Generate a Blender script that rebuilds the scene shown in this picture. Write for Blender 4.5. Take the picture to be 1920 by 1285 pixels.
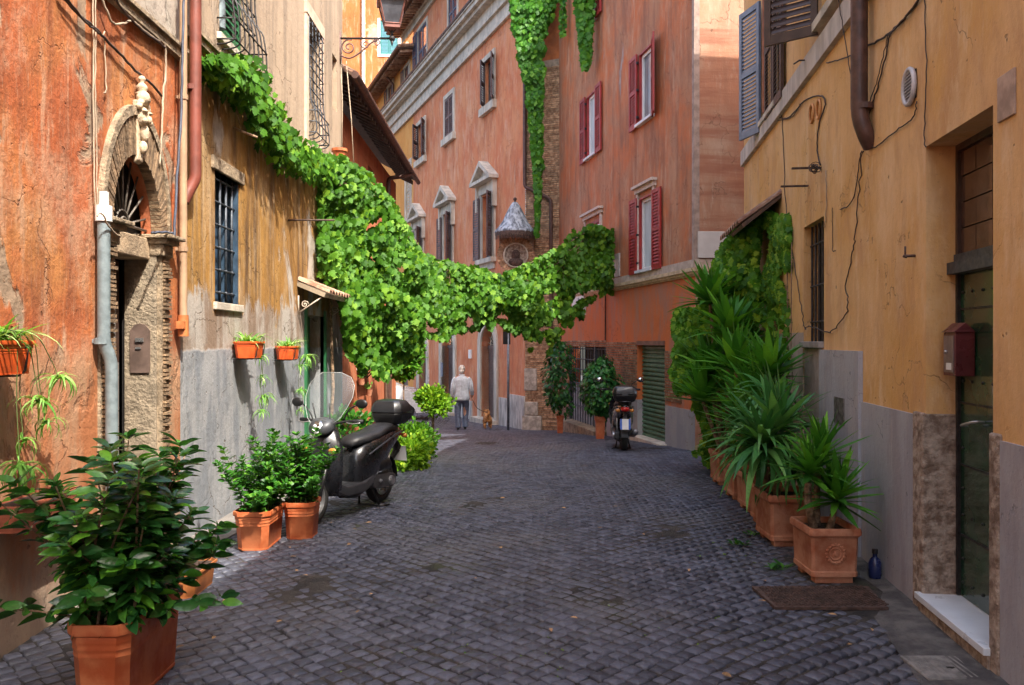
import bpy, math, random
import numpy as np
from mathutils import Vector, Matrix, noise
R = math.radians
random.seed(7); rng = np.random.default_rng(7)
for o in list(bpy.data.objects): bpy.data.objects.remove(o)
scn = bpy.context.scene
COL = scn.collection
# ------------------------------------------------------------------ camera, sky, sun, exposure
CAMH = 1.65; FPX = 1560.0; HZ = 642.5
cd = bpy.data.cameras.new('camera'); cam = bpy.data.objects.new('camera', cd); COL.objects.link(cam)
cam.location = (0, 0, CAMH); cam.rotation_euler = (R(90), 0, 0)
cd.sensor_width = 36; cd.lens = 36*FPX/1920; cd.clip_end = 500; cd.clip_start = .05
scn.camera = cam
SUNV = Vector((.23, -.30, .50)).normalized()
world = bpy.data.worlds.new('World'); scn.world = world; world.use_nodes = True
wn = world.node_tree.nodes; wl = world.node_tree.links
bg = wn['Background']; sky = wn.new('ShaderNodeTexSky'); sky.sky_type = 'NISHITA'; sky.sun_disc = False
sky.sun_elevation = math.asin(SUNV.z); sky.sun_rotation = math.atan2(SUNV.x, SUNV.y)
sky.air_density = 1.0; sky.dust_density = 4.5; sky.ozone_density = .5
wl.new(sky.outputs[0], bg.inputs[0]); bg.inputs[1].default_value = .13
sd = bpy.data.lights.new('sun', 'SUN'); sd.energy = 2.2; sd.angle = R(.5); sd.color = (1, .93, .82)
sun = bpy.data.objects.new('sun', sd); COL.objects.link(sun)
sun.rotation_euler = (-SUNV).to_track_quat('-Z', 'Y').to_euler(); sun.location = (6, -8, 14)
scn.view_settings.view_transform = 'Standard'; scn.view_settings.look = 'None'
scn.view_settings.gamma = 1; scn.view_settings.use_curve_mapping = False
scn.view_settings.exposure = 2.2
# ------------------------------------------------------------------ helpers
ORG = {}
def tagp(o, label=None, cat=None, group=None, kind=None):
    if label: o['label'] = label
    if cat: o['category'] = cat
    if group: o['group'] = group
    if kind: o['kind'] = kind
    return o
def thing(name, label, cat, loc=(0, 0, 0), group=None, rz=0.0, local=False):
    o = bpy.data.objects.new(name, None); COL.objects.link(o); o.empty_display_size = .1
    o.location = loc; o.rotation_euler = (0, 0, rz)
    ORG[o] = Vector((0, 0, 0)) if local else Vector(loc)
    return tagp(o, label, cat, group)
def link(name, me, parent=None, mat=None):
    o = bpy.data.objects.new(name, me); COL.objects.link(o)
    if mat is not None and len(me.materials) == 0: me.materials.append(mat)
    if parent is not None: o.parent = parent; ORG[o] = ORG[parent]
    return o
class MB:
    def __init__(s): s.v = []; s.f = []
    def add(s, vs, fs):
        b = len(s.v); s.v += [tuple(v) for v in vs]; s.f += [tuple(i+b for i in f) for f in fs]; return s
    def hexa(s, p):   # 8 pts: bottom 4 ccw, top 4
        return s.add(p, [(0,3,2,1),(4,5,6,7),(0,1,5,4),(1,2,6,5),(2,3,7,6),(3,0,4,7)])
    def box(s, x0, x1, y0, y1, z0, z1):
        return s.hexa([(x0,y0,z0),(x1,y0,z0),(x1,y1,z0),(x0,y1,z0),(x0,y0,z1),(x1,y0,z1),(x1,y1,z1),(x0,y1,z1)])
    def tube(s, path, r, n=8, cap=True):
        P = [Vector(p) for p in path]; rs = r if hasattr(r, '__len__') else [r]*len(P)
        rings = []; prev = None
        for i, p in enumerate(P):
            t = (P[min(i+1, len(P)-1)]-P[max(i-1, 0)])
            if t.length < 1e-9: t = Vector((0, 0, 1))
            t.normalize()
            if prev is None:
                a = Vector((0, 0, 1)) if abs(t.z) < .9 else Vector((1, 0, 0)); nx = t.cross(a).normalized()
            else:
                nx = (prev-t*prev.dot(t))
                nx = nx.normalized() if nx.length > 1e-6 else t.orthogonal().normalized()
            prev = nx; ny = t.cross(nx)
            rings.append([p+(nx*math.cos(2*math.pi*k/n)+ny*math.sin(2*math.pi*k/n))*rs[i] for k in range(n)])
        b = [v for rg in rings for v in rg]; f = []
        for i in range(len(P)-1):
            for k in range(n):
                a = i*n+k; c = i*n+(k+1) % n; f.append((a, c, c+n, a+n))
        if cap: f.append(tuple(reversed(range(n)))); f.append(tuple(range((len(P)-1)*n, len(P)*n)))
        return s.add(b, f)
    def lathe(s, prof, c, n=16, ax='z', a0=0, a1=2*math.pi):
        full = abs(a1-a0-2*math.pi) < 1e-6; m = n if full else n+1; vs = []
        for r, h in prof:
            for k in range(m):
                a = a0+(a1-a0)*k/n; x = r*math.cos(a); y = r*math.sin(a)
                if ax == 'z': vs.append((c[0]+x, c[1]+y, c[2]+h))
                elif ax == 'y': vs.append((c[0]+x, c[1]+h, c[2]+y))
                else: vs.append((c[0]+h, c[1]+x, c[2]+y))
        f = []
        for i in range(len(prof)-1):
            for k in range(n if full else m-1):
                a = i*m+k; b = i*m+(k+1) % m; f.append((a, b, b+m, a+m))
        return s.add(vs, f)
    def ball(s, c, r, n=8, m=6, sq=(1, 1, 1)):
        pr = [(math.sin(math.pi*i/m), -math.cos(math.pi*i/m)) for i in range(m+1)]
        vs = []; 
        for a, h in pr:
            for k in range(n):
                t = 2*math.pi*k/n; vs.append((c[0]+r*sq[0]*a*math.cos(t), c[1]+r*sq[1]*a*math.sin(t), c[2]+r*sq[2]*h))
        f = [(i*n+k, i*n+(k+1) % n, (i+1)*n+(k+1) % n, (i+1)*n+k) for i in range(m) for k in range(n)]
        return s.add(vs, f)
    def loft(s, rings, closed=True, cap=True):
        n = len(rings[0]); vs = [v for r in rings for v in r]; f = []
        for i in range(len(rings)-1):
            for k in range(n if closed else n-1):
                a = i*n+k; b = i*n+(k+1) % n; f.append((a, b, b+n, a+n))
        if cap: f.append(tuple(reversed(range(n)))); f.append(tuple(range((len(rings)-1)*n, len(rings)*n)))
        return s.add(vs, f)
    def mesh(s, name, org=Vector((0, 0, 0)), smooth=False):
        me = bpy.data.meshes.new(name)
        me.from_pydata([(v[0]-org[0], v[1]-org[1], v[2]-org[2]) for v in s.v], [], s.f)
        if smooth: me.polygons.foreach_set('use_smooth', [True]*len(me.polygons))
        me.update(); return me
    def build(s, name, mat, parent=None, smooth=False, bevel=0, kind=None, label=None, auto=False):
        org = ORG[parent] if parent is not None else Vector((0, 0, 0))
        me = s.mesh(name, org, smooth); 
        if auto:
            me.polygons.foreach_set('use_smooth', [True]*len(me.polygons)); me.set_sharp_from_angle(angle=R(38))
        o = link(name, me, parent, mat)
        if bevel:
            md = o.modifiers.new('b', 'BEVEL'); md.width = bevel; md.segments = 2; md.limit_method = 'ANGLE'
        if kind: o['kind'] = kind
        if label: o['label'] = label
        return o
class Frame:
    """vertical wall frame: origin xy, direction d along wall, normal n towards the street"""
    def __init__(s, ox, oy, dx, dy, side):
        l = math.hypot(dx, dy); s.o = (ox, oy); s.d = (dx/l, dy/l); s.n = (-s.d[1]*side, s.d[0]*side)
    def p(s, u, z, off=0.0):
        return (s.o[0]+s.d[0]*u+s.n[0]*off, s.o[1]+s.d[1]*u+s.n[1]*off, z)
    def box(s, mb, u0, u1, z0, z1, a, b):
        P = s.p
        return mb.hexa([P(u0,z0,b),P(u1,z0,b),P(u1,z0,a),P(u0,z0,a),P(u0,z1,b),P(u1,z1,b),P(u1,z1,a),P(u0,z1,a)])
    def hit(s, px, py, off=0.0):
        k = (px-960)/FPX; m = (HZ-py)/FPX
        ox = s.o[0]+s.n[0]*off; oy = s.o[1]+s.n[1]*off
        # (ox+dx u)=k Y ; Y=oy+dy u
        u = (k*oy-ox)/(s.d[0]-k*s.d[1]); Y = oy+s.d[1]*u
        return u, CAMH+m*Y
    def u(s, px, off=0.0): return s.hit(px, 0, off)[0]
    def poly(s, mb, pts, a, b):      # extrude polygon of (u,z) from offset a to b
        n = len(pts); vs = [s.p(u, z, a) for u, z in pts]+[s.p(u, z, b) for u, z in pts]
        f = [tuple(reversed(range(n))), tuple(range(n, 2*n))]+[(i, (i+1) % n, n+(i+1) % n, n+i) for i in range(n)]
        return mb.add(vs, f)
    def wall(s, mb, u0, u1, z0, z1, holes, depth=.2, off=0.0, cell=1.5, thick=.3):
        us = sorted(set([u0, u1]+[h[0] for h in holes]+[h[1] for h in holes]))
        zs = sorted(set([z0, z1]+[h[2] for h in holes]+[h[3] for h in holes]))
        us = [u for u in us if u0 <= u <= u1]; zs = [z for z in zs if z0 <= z <= z1]
        for i in range(len(us)-1):
            for j in range(len(zs)-1):
                uc = (us[i]+us[i+1])/2; zc = (zs[j]+zs[j+1])/2
                if any(h[0] < uc < h[1] and h[2] < zc < h[3] for h in holes): continue
                mb.add([s.p(us[i], zs[j], off), s.p(us[i+1], zs[j], off), s.p(us[i+1], zs[j+1], off), s.p(us[i], zs[j+1], off)], [(0, 1, 2, 3)])
        for h in holes:
            d = h[4] if len(h) > 4 else depth; a, b, c, e = h[:4]; P = s.p; o1 = off-d
            mb.add([P(a,c,off),P(b,c,off),P(b,e,off),P(a,e,off),P(a,c,o1),P(b,c,o1),P(b,e,o1),P(a,e,o1)],
                   [(0,1,5,4),(1,2,6,5),(2,3,7,6),(3,0,4,7)])
        return mb
def px3(px, py, Z): return Vector(((px-960)/FPX*Z, Z, CAMH+(HZ-py)/FPX*Z))
GP = [(-12, .0), (8, 0), (11, -.04), (13.7, -.12), (16.2, -.25), (18.75, -.42), (22.3, -.70), (26, -.82), (30, -.88), (60, -1.5)]
def zG(y, x=0):  # street level
    if y > 22 and x < -2: return zG(min(y, 1e3))+.14*min(1, (-2-x)/.7)*min(1, (y-22)/1.5)
    for (a, za), (b, zb) in zip(GP, GP[1:]):
        if y <= b:
            return za+(zb-za)*(y-a)/(b-a)
    return GP[-1][1]
# ------------------------------------------------------------------ materials
MATS = {}
def nt(name):
    m = bpy.data.materials.new(name); m.use_nodes = True
    return m, m.node_tree.nodes, m.node_tree.links, m.node_tree.nodes['Principled BSDF']
def rgba(c): return (c[0], c[1], c[2], 1)
class NB:
    def __init__(s, name):
        s.m, s.n, s.l, s.b = nt(name)
        s.geo = s.n.new('ShaderNodeNewGeometry'); s.pos = s.geo.outputs['Position']
    def map(s, sc, loc=(0, 0, 0), src=None):
        q = s.n.new('ShaderNodeMapping'); q.inputs['Scale'].default_value = sc; q.inputs['Location'].default_value = loc
        s.l.new(src or s.pos, q.inputs['Vector']); return q.outputs[0]
    def noise(s, scale, detail=5, rough=.55, vec=None, dist=0):
        q = s.n.new('ShaderNodeTexNoise'); q.inputs['Scale'].default_value = scale; q.inputs['Detail'].default_value = detail
        q.inputs['Roughness'].default_value = rough; q.inputs['Distortion'].default_value = dist
        s.l.new(vec or s.pos, q.inputs['Vector']); return q.outputs['Fac']
    def ramp(s, v, a, b, lo=0.0, hi=1.0):
        q = s.n.new('ShaderNodeMapRange'); q.interpolation_type = 'SMOOTHSTEP'
        q.inputs[1].default_value = a; q.inputs[2].default_value = b; q.inputs[3].default_value = lo; q.inputs[4].default_value = hi
        s.l.new(v, q.inputs[0]); return q.outputs[0]
    def mix(s, f, a, b, mode='MIX'):
        q = s.n.new('ShaderNodeMix'); q.data_type = 'RGBA'; q.blend_type = mode; q.clamp_factor = True
        for i, x in ((0, f), (6, a), (7, b)):
            if isinstance(x, (int, float)): q.inputs[i].default_value = x
            elif isinstance(x, tuple): q.inputs[i].default_value = rgba(x)
            else: s.l.new(x, q.inputs[i])
        return q.outputs[2]
    def math(s, op, a, b=0.0, c=0.0):
        q = s.n.new('ShaderNodeMath'); q.operation = op
        for i, x in ((0, a), (1, b), (2, c)):
            if isinstance(x, (int, float)): q.inputs[i].default_value = x
            else: s.l.new(x, q.inputs[i])
        return q.outputs[0]
    def z(s):
        q = s.n.new('ShaderNodeSeparateXYZ'); s.l.new(s.pos, q.inputs[0]); return q.outputs
    def bump(s, h, dist=.01, strength=1.0, prev=None):
        q = s.n.new('ShaderNodeBump'); q.inputs['Distance'].default_value = dist; q.inputs['Strength'].default_value = strength
        s.l.new(h, q.inputs['Height'])
        if prev is not None: s.l.new(prev, q.inputs['Normal'])
        return q.outputs[0]
    def out(s, col=None, nor=None, rough=None, metal=None):
        for x, k in ((col, 'Base Color'), (nor, 'Normal'), (rough, 'Roughness'), (metal, 'Metallic')):
            if x is None: continue
            if isinstance(x, (int, float)): s.b.inputs[k].default_value = x
            elif isinstance(x, tuple): s.b.inputs[k].default_value = rgba(x)
            else: s.l.new(x, s.b.inputs[k])
        return s.m
def plaster(name, base, alt, streak, light, patch=None, patch_lo=.62, dado=None, seed=0, bump=.006, streak_amt=.75, light_amt=.6, speck=True, bands=None, zstreak=.22, sheen=None, topmix=None, patchscale=.9):
    b = NB(name); L = (seed*7.3, seed*3.1, seed*1.7); p = b.map((1, 1, 1), L)
    ps = b.map((1.0, 1.0, zstreak), L)
    n1 = b.noise(.9, 6, .6, p, .3); c = b.mix(b.ramp(n1, .38, .64), base, alt)
    n2 = b.noise(3.2, 6, .62, ps, .25); c = b.mix(b.math('MULTIPLY', b.ramp(n2, .47, .66), streak_amt), c, streak)
    ps2 = b.map((1.0, 1.0, zstreak*.8), (L[0]+11, L[1], L[2])); n3 = b.noise(5.5, 7, .68, ps2, .15)
    c = b.mix(b.math('MULTIPLY', b.ramp(n3, .52, .70), light_amt), c, light)
    n5 = b.noise(2.2, 8, .7, b.map((1, 1, .7), (L[0]+5, 2, 9))); c = b.mix(b.math('MULTIPLY', b.ramp(n5, .48, .66), .45*streak_amt), c, streak)
    n8 = b.noise(10, 7, .7, b.map((1, 1, zstreak*.6), (L[0]+2, 5, 3))); c = b.mix(b.math('MULTIPLY', b.ramp(n8, .50, .68), .55*streak_amt), c, streak)
    n9 = b.noise(1.4, 8, .72, b.map((1, 1, .6), (L[0]+15, 3, 9))); c = b.mix(b.math('MULTIPLY', b.ramp(n9, .50, .64), .55*light_amt), c, light)
    h = b.math('ADD', b.math('MULTIPLY', b.noise(28, 6, .7, p), .35), b.math('MULTIPLY', b.noise(3, 5, .6, p), 1.0))
    n10 = b.noise(60, 4, .7, b.map((1, 1, .12), L)); c = b.mix(b.math('MULTIPLY', b.ramp(n10, .54, .72), .45*light_amt), c, light)
    n11 = b.noise(48, 4, .7, b.map((1, 1, .2), (L[0]+4, 1, 2))); c = b.mix(b.math('MULTIPLY', b.ramp(n11, .54, .70), .5*streak_amt), c, streak)
    z = b.z()[2]
    if bands:      # horizontal wear bands
        pb = b.map((.4, .4, 4.5), L); nb = b.noise(1.0, 7, .65, pb); c = b.mix(b.math('MULTIPLY', b.ramp(nb, .45, .65), .8), c, bands)
    if patch:
        n4 = b.noise(patchscale, 8, .62, b.map((1, 1, .55), (L[0]+3, L[1]+8, 1)), .6)
        m = b.ramp(n4, patch_lo, patch_lo+.045); pc = b.mix(b.ramp(b.noise(6, 4), .4, .6), patch, tuple(x*.75 for x in patch))
        c = b.mix(m, c, pc); h = b.math('SUBTRACT', h, b.math('MULTIPLY', m, .5))
    if topmix:     # (z, colour, amount, edge) a differently painted storey above z
        zz = b.math('ADD', z, b.math('MULTIPLY', b.noise(2.5, 5), topmix[3]))
        tc = b.mix(b.ramp(n2, .42, .62), topmix[1], tuple(x*.72 for x in topmix[1]))
        c = b.mix(b.math('MULTIPLY', b.ramp(zz, topmix[0], topmix[0]+.06), topmix[2]), c, tc)
    if dado:       # list of (z, colour, rag, alt)
        for dz, dc, rag, da, *sf in dado:
            zz = b.math('ADD', z, b.math('MULTIPLY', b.math('SUBTRACT', b.noise(3.0, 8, .7, b.map((1, 1, .5), L)), .5), rag))
            m = b.ramp(zz, dz, dz-(sf[0] if sf else .02))
            dcol = b.mix(b.ramp(b.noise(3, 7, .65, b.map((1, 1, .3), L)), .42, .62), dc, da)
            c = b.mix(m, c, dcol); h = b.math('ADD', h, b.math('MULTIPLY', m, .25))
    if speck:
        n6 = b.noise(45, 3, .6, p); c = b.mix(b.math('MULTIPLY', b.ramp(n6, .62, .72), .35), c, tuple(x*.45 for x in base))
        n7 = b.noise(11, 2, .5, p); pit = b.ramp(n7, .73, .76); c = b.mix(b.math('MULTIPLY', pit, .6), c, tuple(x*.3 for x in base)); h = b.math('SUBTRACT', h, pit)
    # fine cracks
    v = b.n.new('ShaderNodeTexVoronoi'); v.feature = 'DISTANCE_TO_EDGE'; v.inputs['Scale'].default_value = 1.1
    wv = b.n.new('ShaderNodeVectorMath'); wv.operation = 'ADD'
    nn = b.n.new('ShaderNodeTexNoise'); nn.inputs['Scale'].default_value = 2.5; nn.inputs['Detail'].default_value = 6; b.l.new(p, nn.inputs['Vector'])
    b.l.new(p, wv.inputs[0]); b.l.new(nn.outputs['Color'], wv.inputs[1]); b.l.new(wv.outputs[0], v.inputs['Vector'])
    cr = b.math('MULTIPLY', b.ramp(v.outputs['Distance'], .008, .002), b.ramp(n1, .48, .56))
    c = b.mix(b.math('MULTIPLY', cr, .55), c, tuple(x*.3 for x in base)); h = b.math('SUBTRACT', h, b.math('MULTIPLY', cr, .6))
    nor = b.bump(h, bump*3.0, .8)
    return b.out(c, nor, .88)
def simple(name, col, rough=.6, metal=0.0, var=.25, scale=8, bump=.0, alt=None, bscale=40, coat=0, streak=False, island=0.0, spec=None, objvar=0.0):
    b = NB(name); p = b.map((1, 1, .3)) if streak else b.pos
    c = b.mix(b.ramp(b.noise(scale, 6, .6, p), .35, .65), tuple(x*(1-var) for x in col), alt or tuple(min(1, x*(1+var)) for x in col))
    if island:
        q = b.math('ADD', b.geo.outputs['Random Per Island'], 0); f = b.ramp(q, 0, 1, 1-island, 1+island)
        oi = b.n.new('ShaderNodeObjectInfo'); f2 = b.ramp(oi.outputs['Random'], 0, 1, 1-island, 1+island)
        g = b.n.new('ShaderNodeMix'); g.data_type = 'RGBA'; g.blend_type = 'MULTIPLY'; g.inputs[0].default_value = 1
        cb = b.n.new('ShaderNodeCombineColor'); ff = b.math('MULTIPLY', f, f2)
        for i in range(3): b.l.new(ff, cb.inputs[i])
        b.l.new(c, g.inputs[6]); b.l.new(cb.outputs[0], g.inputs[7]); c = g.outputs[2]
    nor = b.bump(b.noise(bscale, 5, .6), bump*3, .8) if bump else None
    m = b.out(c, nor, rough, metal)
    rr = b.ramp(b.noise(scale*1.7, 4), .3, .7, max(.04, rough-.1), min(1, rough+.1)); b.l.new(rr, b.b.inputs['Roughness'])
    if coat: b.b.inputs['Coat Weight'].default_value = coat
    if spec is not None: b.b.inputs['Specular IOR Level'].default_value = spec
    return m
def leafmat(name, dark, mid, light, rough=.45, trans=.35, hue=.0):
    b = NB(name); oi = b.n.new('ShaderNodeObjectInfo')
    r = b.math('FRACT', b.math('ADD', b.geo.outputs['Random Per Island'], b.math('MULTIPLY', oi.outputs['Random'], 7.3)))
    c = b.mix(b.ramp(r, .0, .6), dark, mid); c = b.mix(b.ramp(r, .68, 1.0), c, light)
    c = b.mix(b.math('MULTIPLY', b.ramp(b.noise(1.8, 3), .42, .62), .45), c, mid)
    c = b.mix(b.math('MULTIPLY', b.ramp(b.noise(60, 3), .45, .65), .25), c, dark)
    nor = b.bump(b.noise(55, 3), .006, .5)
    m = b.out(c, nor, rough); b.b.inputs['Specular IOR Level'].default_value = .5 if rough < .3 else .22
    t = b.n.new('ShaderNodeBsdfTranslucent'); tc = b.mix(1.0, c, (1.6, 1.5, .6), 'MULTIPLY'); b.l.new(tc, t.inputs[0])
    ms = b.n.new('ShaderNodeMixShader'); ms.inputs[0].default_value = trans
    o = [n for n in b.n if n.type == 'OUTPUT_MATERIAL'][0]
    b.l.new(b.b.outputs[0], ms.inputs[1]); b.l.new(t.outputs[0], ms.inputs[2]); b.l.new(ms.outputs[0], o.inputs[0])
    return m
def glassmat(name, col=(.9, .95, .95), rough=.03, alpha=.25):
    b = NB(name); b.out(col, None, rough); b.b.inputs['Alpha'].default_value = alpha; b.b.inputs['Specular IOR Level'].default_value = .8
    return b.m
M = {}
M['orange_plaster'] = plaster('orange_plaster', (.38,.088,.020), (.42,.165,.045), (.16,.045,.015), (.47,.30,.19), patch=(.34,.235,.155), patch_lo=.58, seed=1, streak_amt=.9, light_amt=1.0, patchscale=1.9, zstreak=.2,
    dado=[(1.72, (.36,.20,.11), .55, (.35,.125,.045), .25), (.75, (.34,.24,.16), 1.4, (.24,.17,.12), .5)], topmix=(3.98, (.36,.33,.28), .92, .05), bump=.010)
M['ochre_plaster'] = plaster('ochre_plaster', (.27,.125,.018), (.36,.19,.04), (.085,.038,.009), (.44,.32,.19), patch=(.42,.36,.30), patch_lo=.61, seed=4, zstreak=.10, streak_amt=1.0, light_amt=.75, bump=.008,
    dado=[(2.12, (.36,.325,.285), 1.5, (.21,.145,.10), .12), (1.60, (.165,.18,.20), .12, (.27,.275,.28), .03)], topmix=(4.26, (.37,.285,.205), .90, .25))
M['pink_plaster'] = plaster('pink_plaster', (.58,.175,.068), (.62,.25,.11), (.40,.105,.042), (.68,.42,.28), patch=(.62,.52,.45), patch_lo=.68, seed=6, streak_amt=.55, light_amt=.55, speck=False, zstreak=.3)
M['red_plaster'] = plaster('red_plaster', (.50,.14,.042), (.40,.185,.095), (.24,.10,.055), (.52,.33,.21), patch=(.36,.29,.26), patch_lo=.64, seed=9, streak_amt=.75, light_amt=.6,
    dado=[(2.78, (.55,.145,.04), .02, (.40,.17,.10)), (.55, (.30,.29,.30), .02, (.36,.34,.33))], speck=False)
M['band_plaster'] = plaster('banded_plaster', (.44,.21,.12), (.42,.27,.18), (.30,.16,.10), (.56,.44,.33), bands=(.30,.12,.07), seed=10, speck=False, streak_amt=.4)
M['yellow_plaster'] = plaster('yellow_plaster', (.70,.43,.19), (.62,.34,.10), (.48,.26,.12), (.76,.56,.34), seed=13, streak_amt=.55, light_amt=.6, bump=.004, zstreak=.35)
M['grey_dado'] = plaster('grey_dado', (.33,.345,.39), (.38,.375,.40), (.27,.25,.265), (.47,.43,.41), seed=15, bump=.004)
M['far_orange'] = plaster('far_orange_plaster', (.40,.13,.032), (.36,.11,.026), (.32,.095,.022), (.48,.33,.21), patch=(.48,.36,.25), patch_lo=.56, seed=17, light_amt=.7, speck=False, patchscale=.6)
M['gold_plaster'] = plaster('gold_plaster', (.64,.29,.06), (.60,.25,.05), (.52,.22,.05), (.68,.38,.14), seed=19, speck=False, streak_amt=.4)
M['brown_red_plaster'] = plaster('brown_red_plaster', (.40,.11,.04), (.46,.14,.05), (.30,.08,.03), (.50,.22,.12), seed=21, speck=False)
M['travertine'] = simple('travertine', (.50,.44,.36), .75, var=.22, scale=5, bump=.004, streak=True)
M['stone_dirty'] = simple('weathered_stone', (.27,.205,.135), .9, var=.35, scale=9, bump=.010, bscale=30)
M['stone_brown'] = simple('brown_travertine', (.30,.20,.14), .85, var=.45, scale=14, bump=.012, bscale=24, alt=(.42,.34,.27))
M['marble'] = simple('white_marble', (.62,.66,.70), .35, var=.08, scale=3)
M['plaque'] = simple('marble_plaque', (.58,.56,.54), .5, var=.06, scale=4)
M['brick'] = simple('old_brick', (.36,.185,.10), .9, var=.35, scale=12, bump=.006, island=.28, alt=(.46,.30,.18))
M['mortar'] = simple('mortar', (.30,.24,.18), .95, var=.25, scale=10, bump=.004)
M['brick_dark'] = simple('brown_brick', (.19,.125,.072), .9, var=.3, scale=12, bump=.006, island=.3)
M['cobble'] = None
M['terracotta'] = simple('terracotta_plastic', (.50,.10,.025), .58, var=.2, scale=7, bump=.0015, bscale=12, alt=(.54,.17,.065))
M['clay'] = simple('clay_terracotta', (.38,.115,.050), .8, var=.18, scale=6, bump=.002, alt=(.46,.21,.12))
M['soil'] = simple('soil', (.05,.03,.02), .95, var=.4, scale=30, bump=.02, bscale=60)
M['redshut'] = simple('red_paint', (.30,.022,.02), .5, var=.15, scale=6)
M['brownshut'] = simple('brown_paint', (.085,.048,.045), .55, var=.2, scale=6)
M['darkbrown'] = simple('dark_brown_paint', (.055,.030,.022), .5, var=.2, scale=8)
M['blueshut'] = simple('blue_grey_paint', (.16,.19,.25), .5, var=.15, scale=8)
M['navyshut'] = simple('slate_blue_paint', (.075,.075,.11), .6, var=.15, scale=8)
M['darkblue'] = simple('dark_blue_paint', (.03,.06,.10), .5, var=.3, scale=8)
M['tealshut'] = simple('teal_paint', (.025,.15,.145), .6, var=.12, scale=8)
M['greenpaint'] = simple('green_paint', (.02,.12,.045), .45, var=.2, scale=8)
M['greendoor'] = simple('dark_green_metal', (.010,.045,.022), .22, var=.3, scale=3, coat=.5)
M['garage'] = simple('green_shutter_metal', (.065,.145,.085), .5, var=.15, scale=5)
M['white'] = simple('white_paint', (.72,.72,.70), .5, var=.06, scale=8)
M['greywood'] = simple('grey_wood', (.13,.095,.085), .6, var=.2, scale=8, streak=True)
M['iron'] = simple('wrought_iron', (.028,.026,.027), .55, .3, var=.3, scale=20)
M['ironblue'] = simple('bluish_iron', (.05,.06,.075), .5, .3, var=.3, scale=20)
M['rust'] = simple('rusty_iron', (.075,.045,.035), .8, .1, var=.4, scale=18, bump=.002)
M['copper'] = simple('brown_gutter', (.085,.042,.032), .5, .2, var=.3, scale=9)
M['redpipe'] = simple('red_painted_pipe', (.17,.045,.030), .55, var=.2, scale=6)
M['beigepipe'] = simple('beige_pipe', (.36,.23,.14), .6, var=.15, scale=6)
M['galv'] = simple('galvanised_pipe', (.20,.25,.27), .45, .3, var=.2, scale=14)
M['cable'] = simple('dark_cable', (.05,.035,.03), .7, var=.2)
M['cablew'] = simple('pale_cable', (.36,.28,.20), .7, var=.2)
M['dark'] = simple('dark_interior', (.012,.010,.009), .9, var=.2)  # near-black colour stands in for the unlit depth of openings and holes
M['rooftile'] = simple('roof_tile', (.30,.13,.075), .85, var=.35, scale=7, bump=.004, island=.3, alt=(.38,.25,.17))
M['wood'] = simple('dark_wood', (.085,.045,.028), .8, var=.3, scale=9, streak=True)
M['lead'] = simple('weathered_lead', (.17,.19,.23), .6, .2, var=.55, scale=12, streak=True, bump=.004, alt=(.42,.45,.50))
M['winglass'] = simple('window_glass', (.10,.13,.15), .08, var=.3, scale=2, spec=.8)
M['curtain'] = simple('pale_curtain', (.45,.50,.50), .7, var=.12, scale=6, streak=True)
M['steel'] = simple('brushed_steel', (.42,.42,.42), .35, .8, var=.15)
M['bark'] = simple('bark', (.16,.095,.055), .9, var=.35, scale=22, bump=.008, alt=(.30,.20,.12))
M['stem'] = simple('green_stem', (.10,.14,.04), .7, var=.25, scale=20)
M['cream'] = simple('cream_stucco', (.50,.39,.27), .8, var=.18, scale=20, bump=.004)
M['ivy'] = leafmat('vine_leaf', (.025,.11,.012), (.065,.24,.022), (.17,.42,.04), .5)
M['ivy2'] = leafmat('bright_vine_leaf', (.020,.075,.006), (.065,.19,.012), (.19,.36,.025), .55)
M['creeper'] = leafmat('creeper_leaf', (.025,.11,.008), (.055,.20,.012), (.14,.34,.022), .45)
M['ivyd'] = leafmat('yellow_green_vine_leaf', (.03,.12,.010), (.09,.25,.018), (.30,.46,.04), .5)  # leaf's own colour, deep green to yellow-green
M['laurel'] = leafmat('laurel_leaf', (.012,.062,.016), (.030,.125,.022), (.12,.36,.03), .24, .18)
M['pitto'] = leafmat('bush_leaf', (.016,.075,.012), (.04,.155,.016), (.12,.30,.03), .35, .25)
M['yucca'] = leafmat('yucca_leaf', (.03,.13,.02), (.07,.25,.025), (.17,.42,.04), .38, .25)
M['cordy'] = leafmat('arching_leaf', (.035,.14,.04), (.08,.25,.07), (.18,.40,.11), .38, .25)
M['spider'] = leafmat('spider_plant_leaf', (.07,.22,.03), (.18,.38,.07), (.42,.58,.22), .4, .3)
M['lime'] = leafmat('lime_leaf', (.06,.17,.008), (.14,.29,.014), (.32,.45,.03), .5, .3)
M['ficus'] = leafmat('ficus_leaf', (.012,.07,.02), (.03,.13,.03), (.08,.24,.04), .3, .15)
M['deadleaf'] = simple('dead_leaf', (.34,.20,.09), .8, var=.4, scale=30, island=.3)
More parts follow.
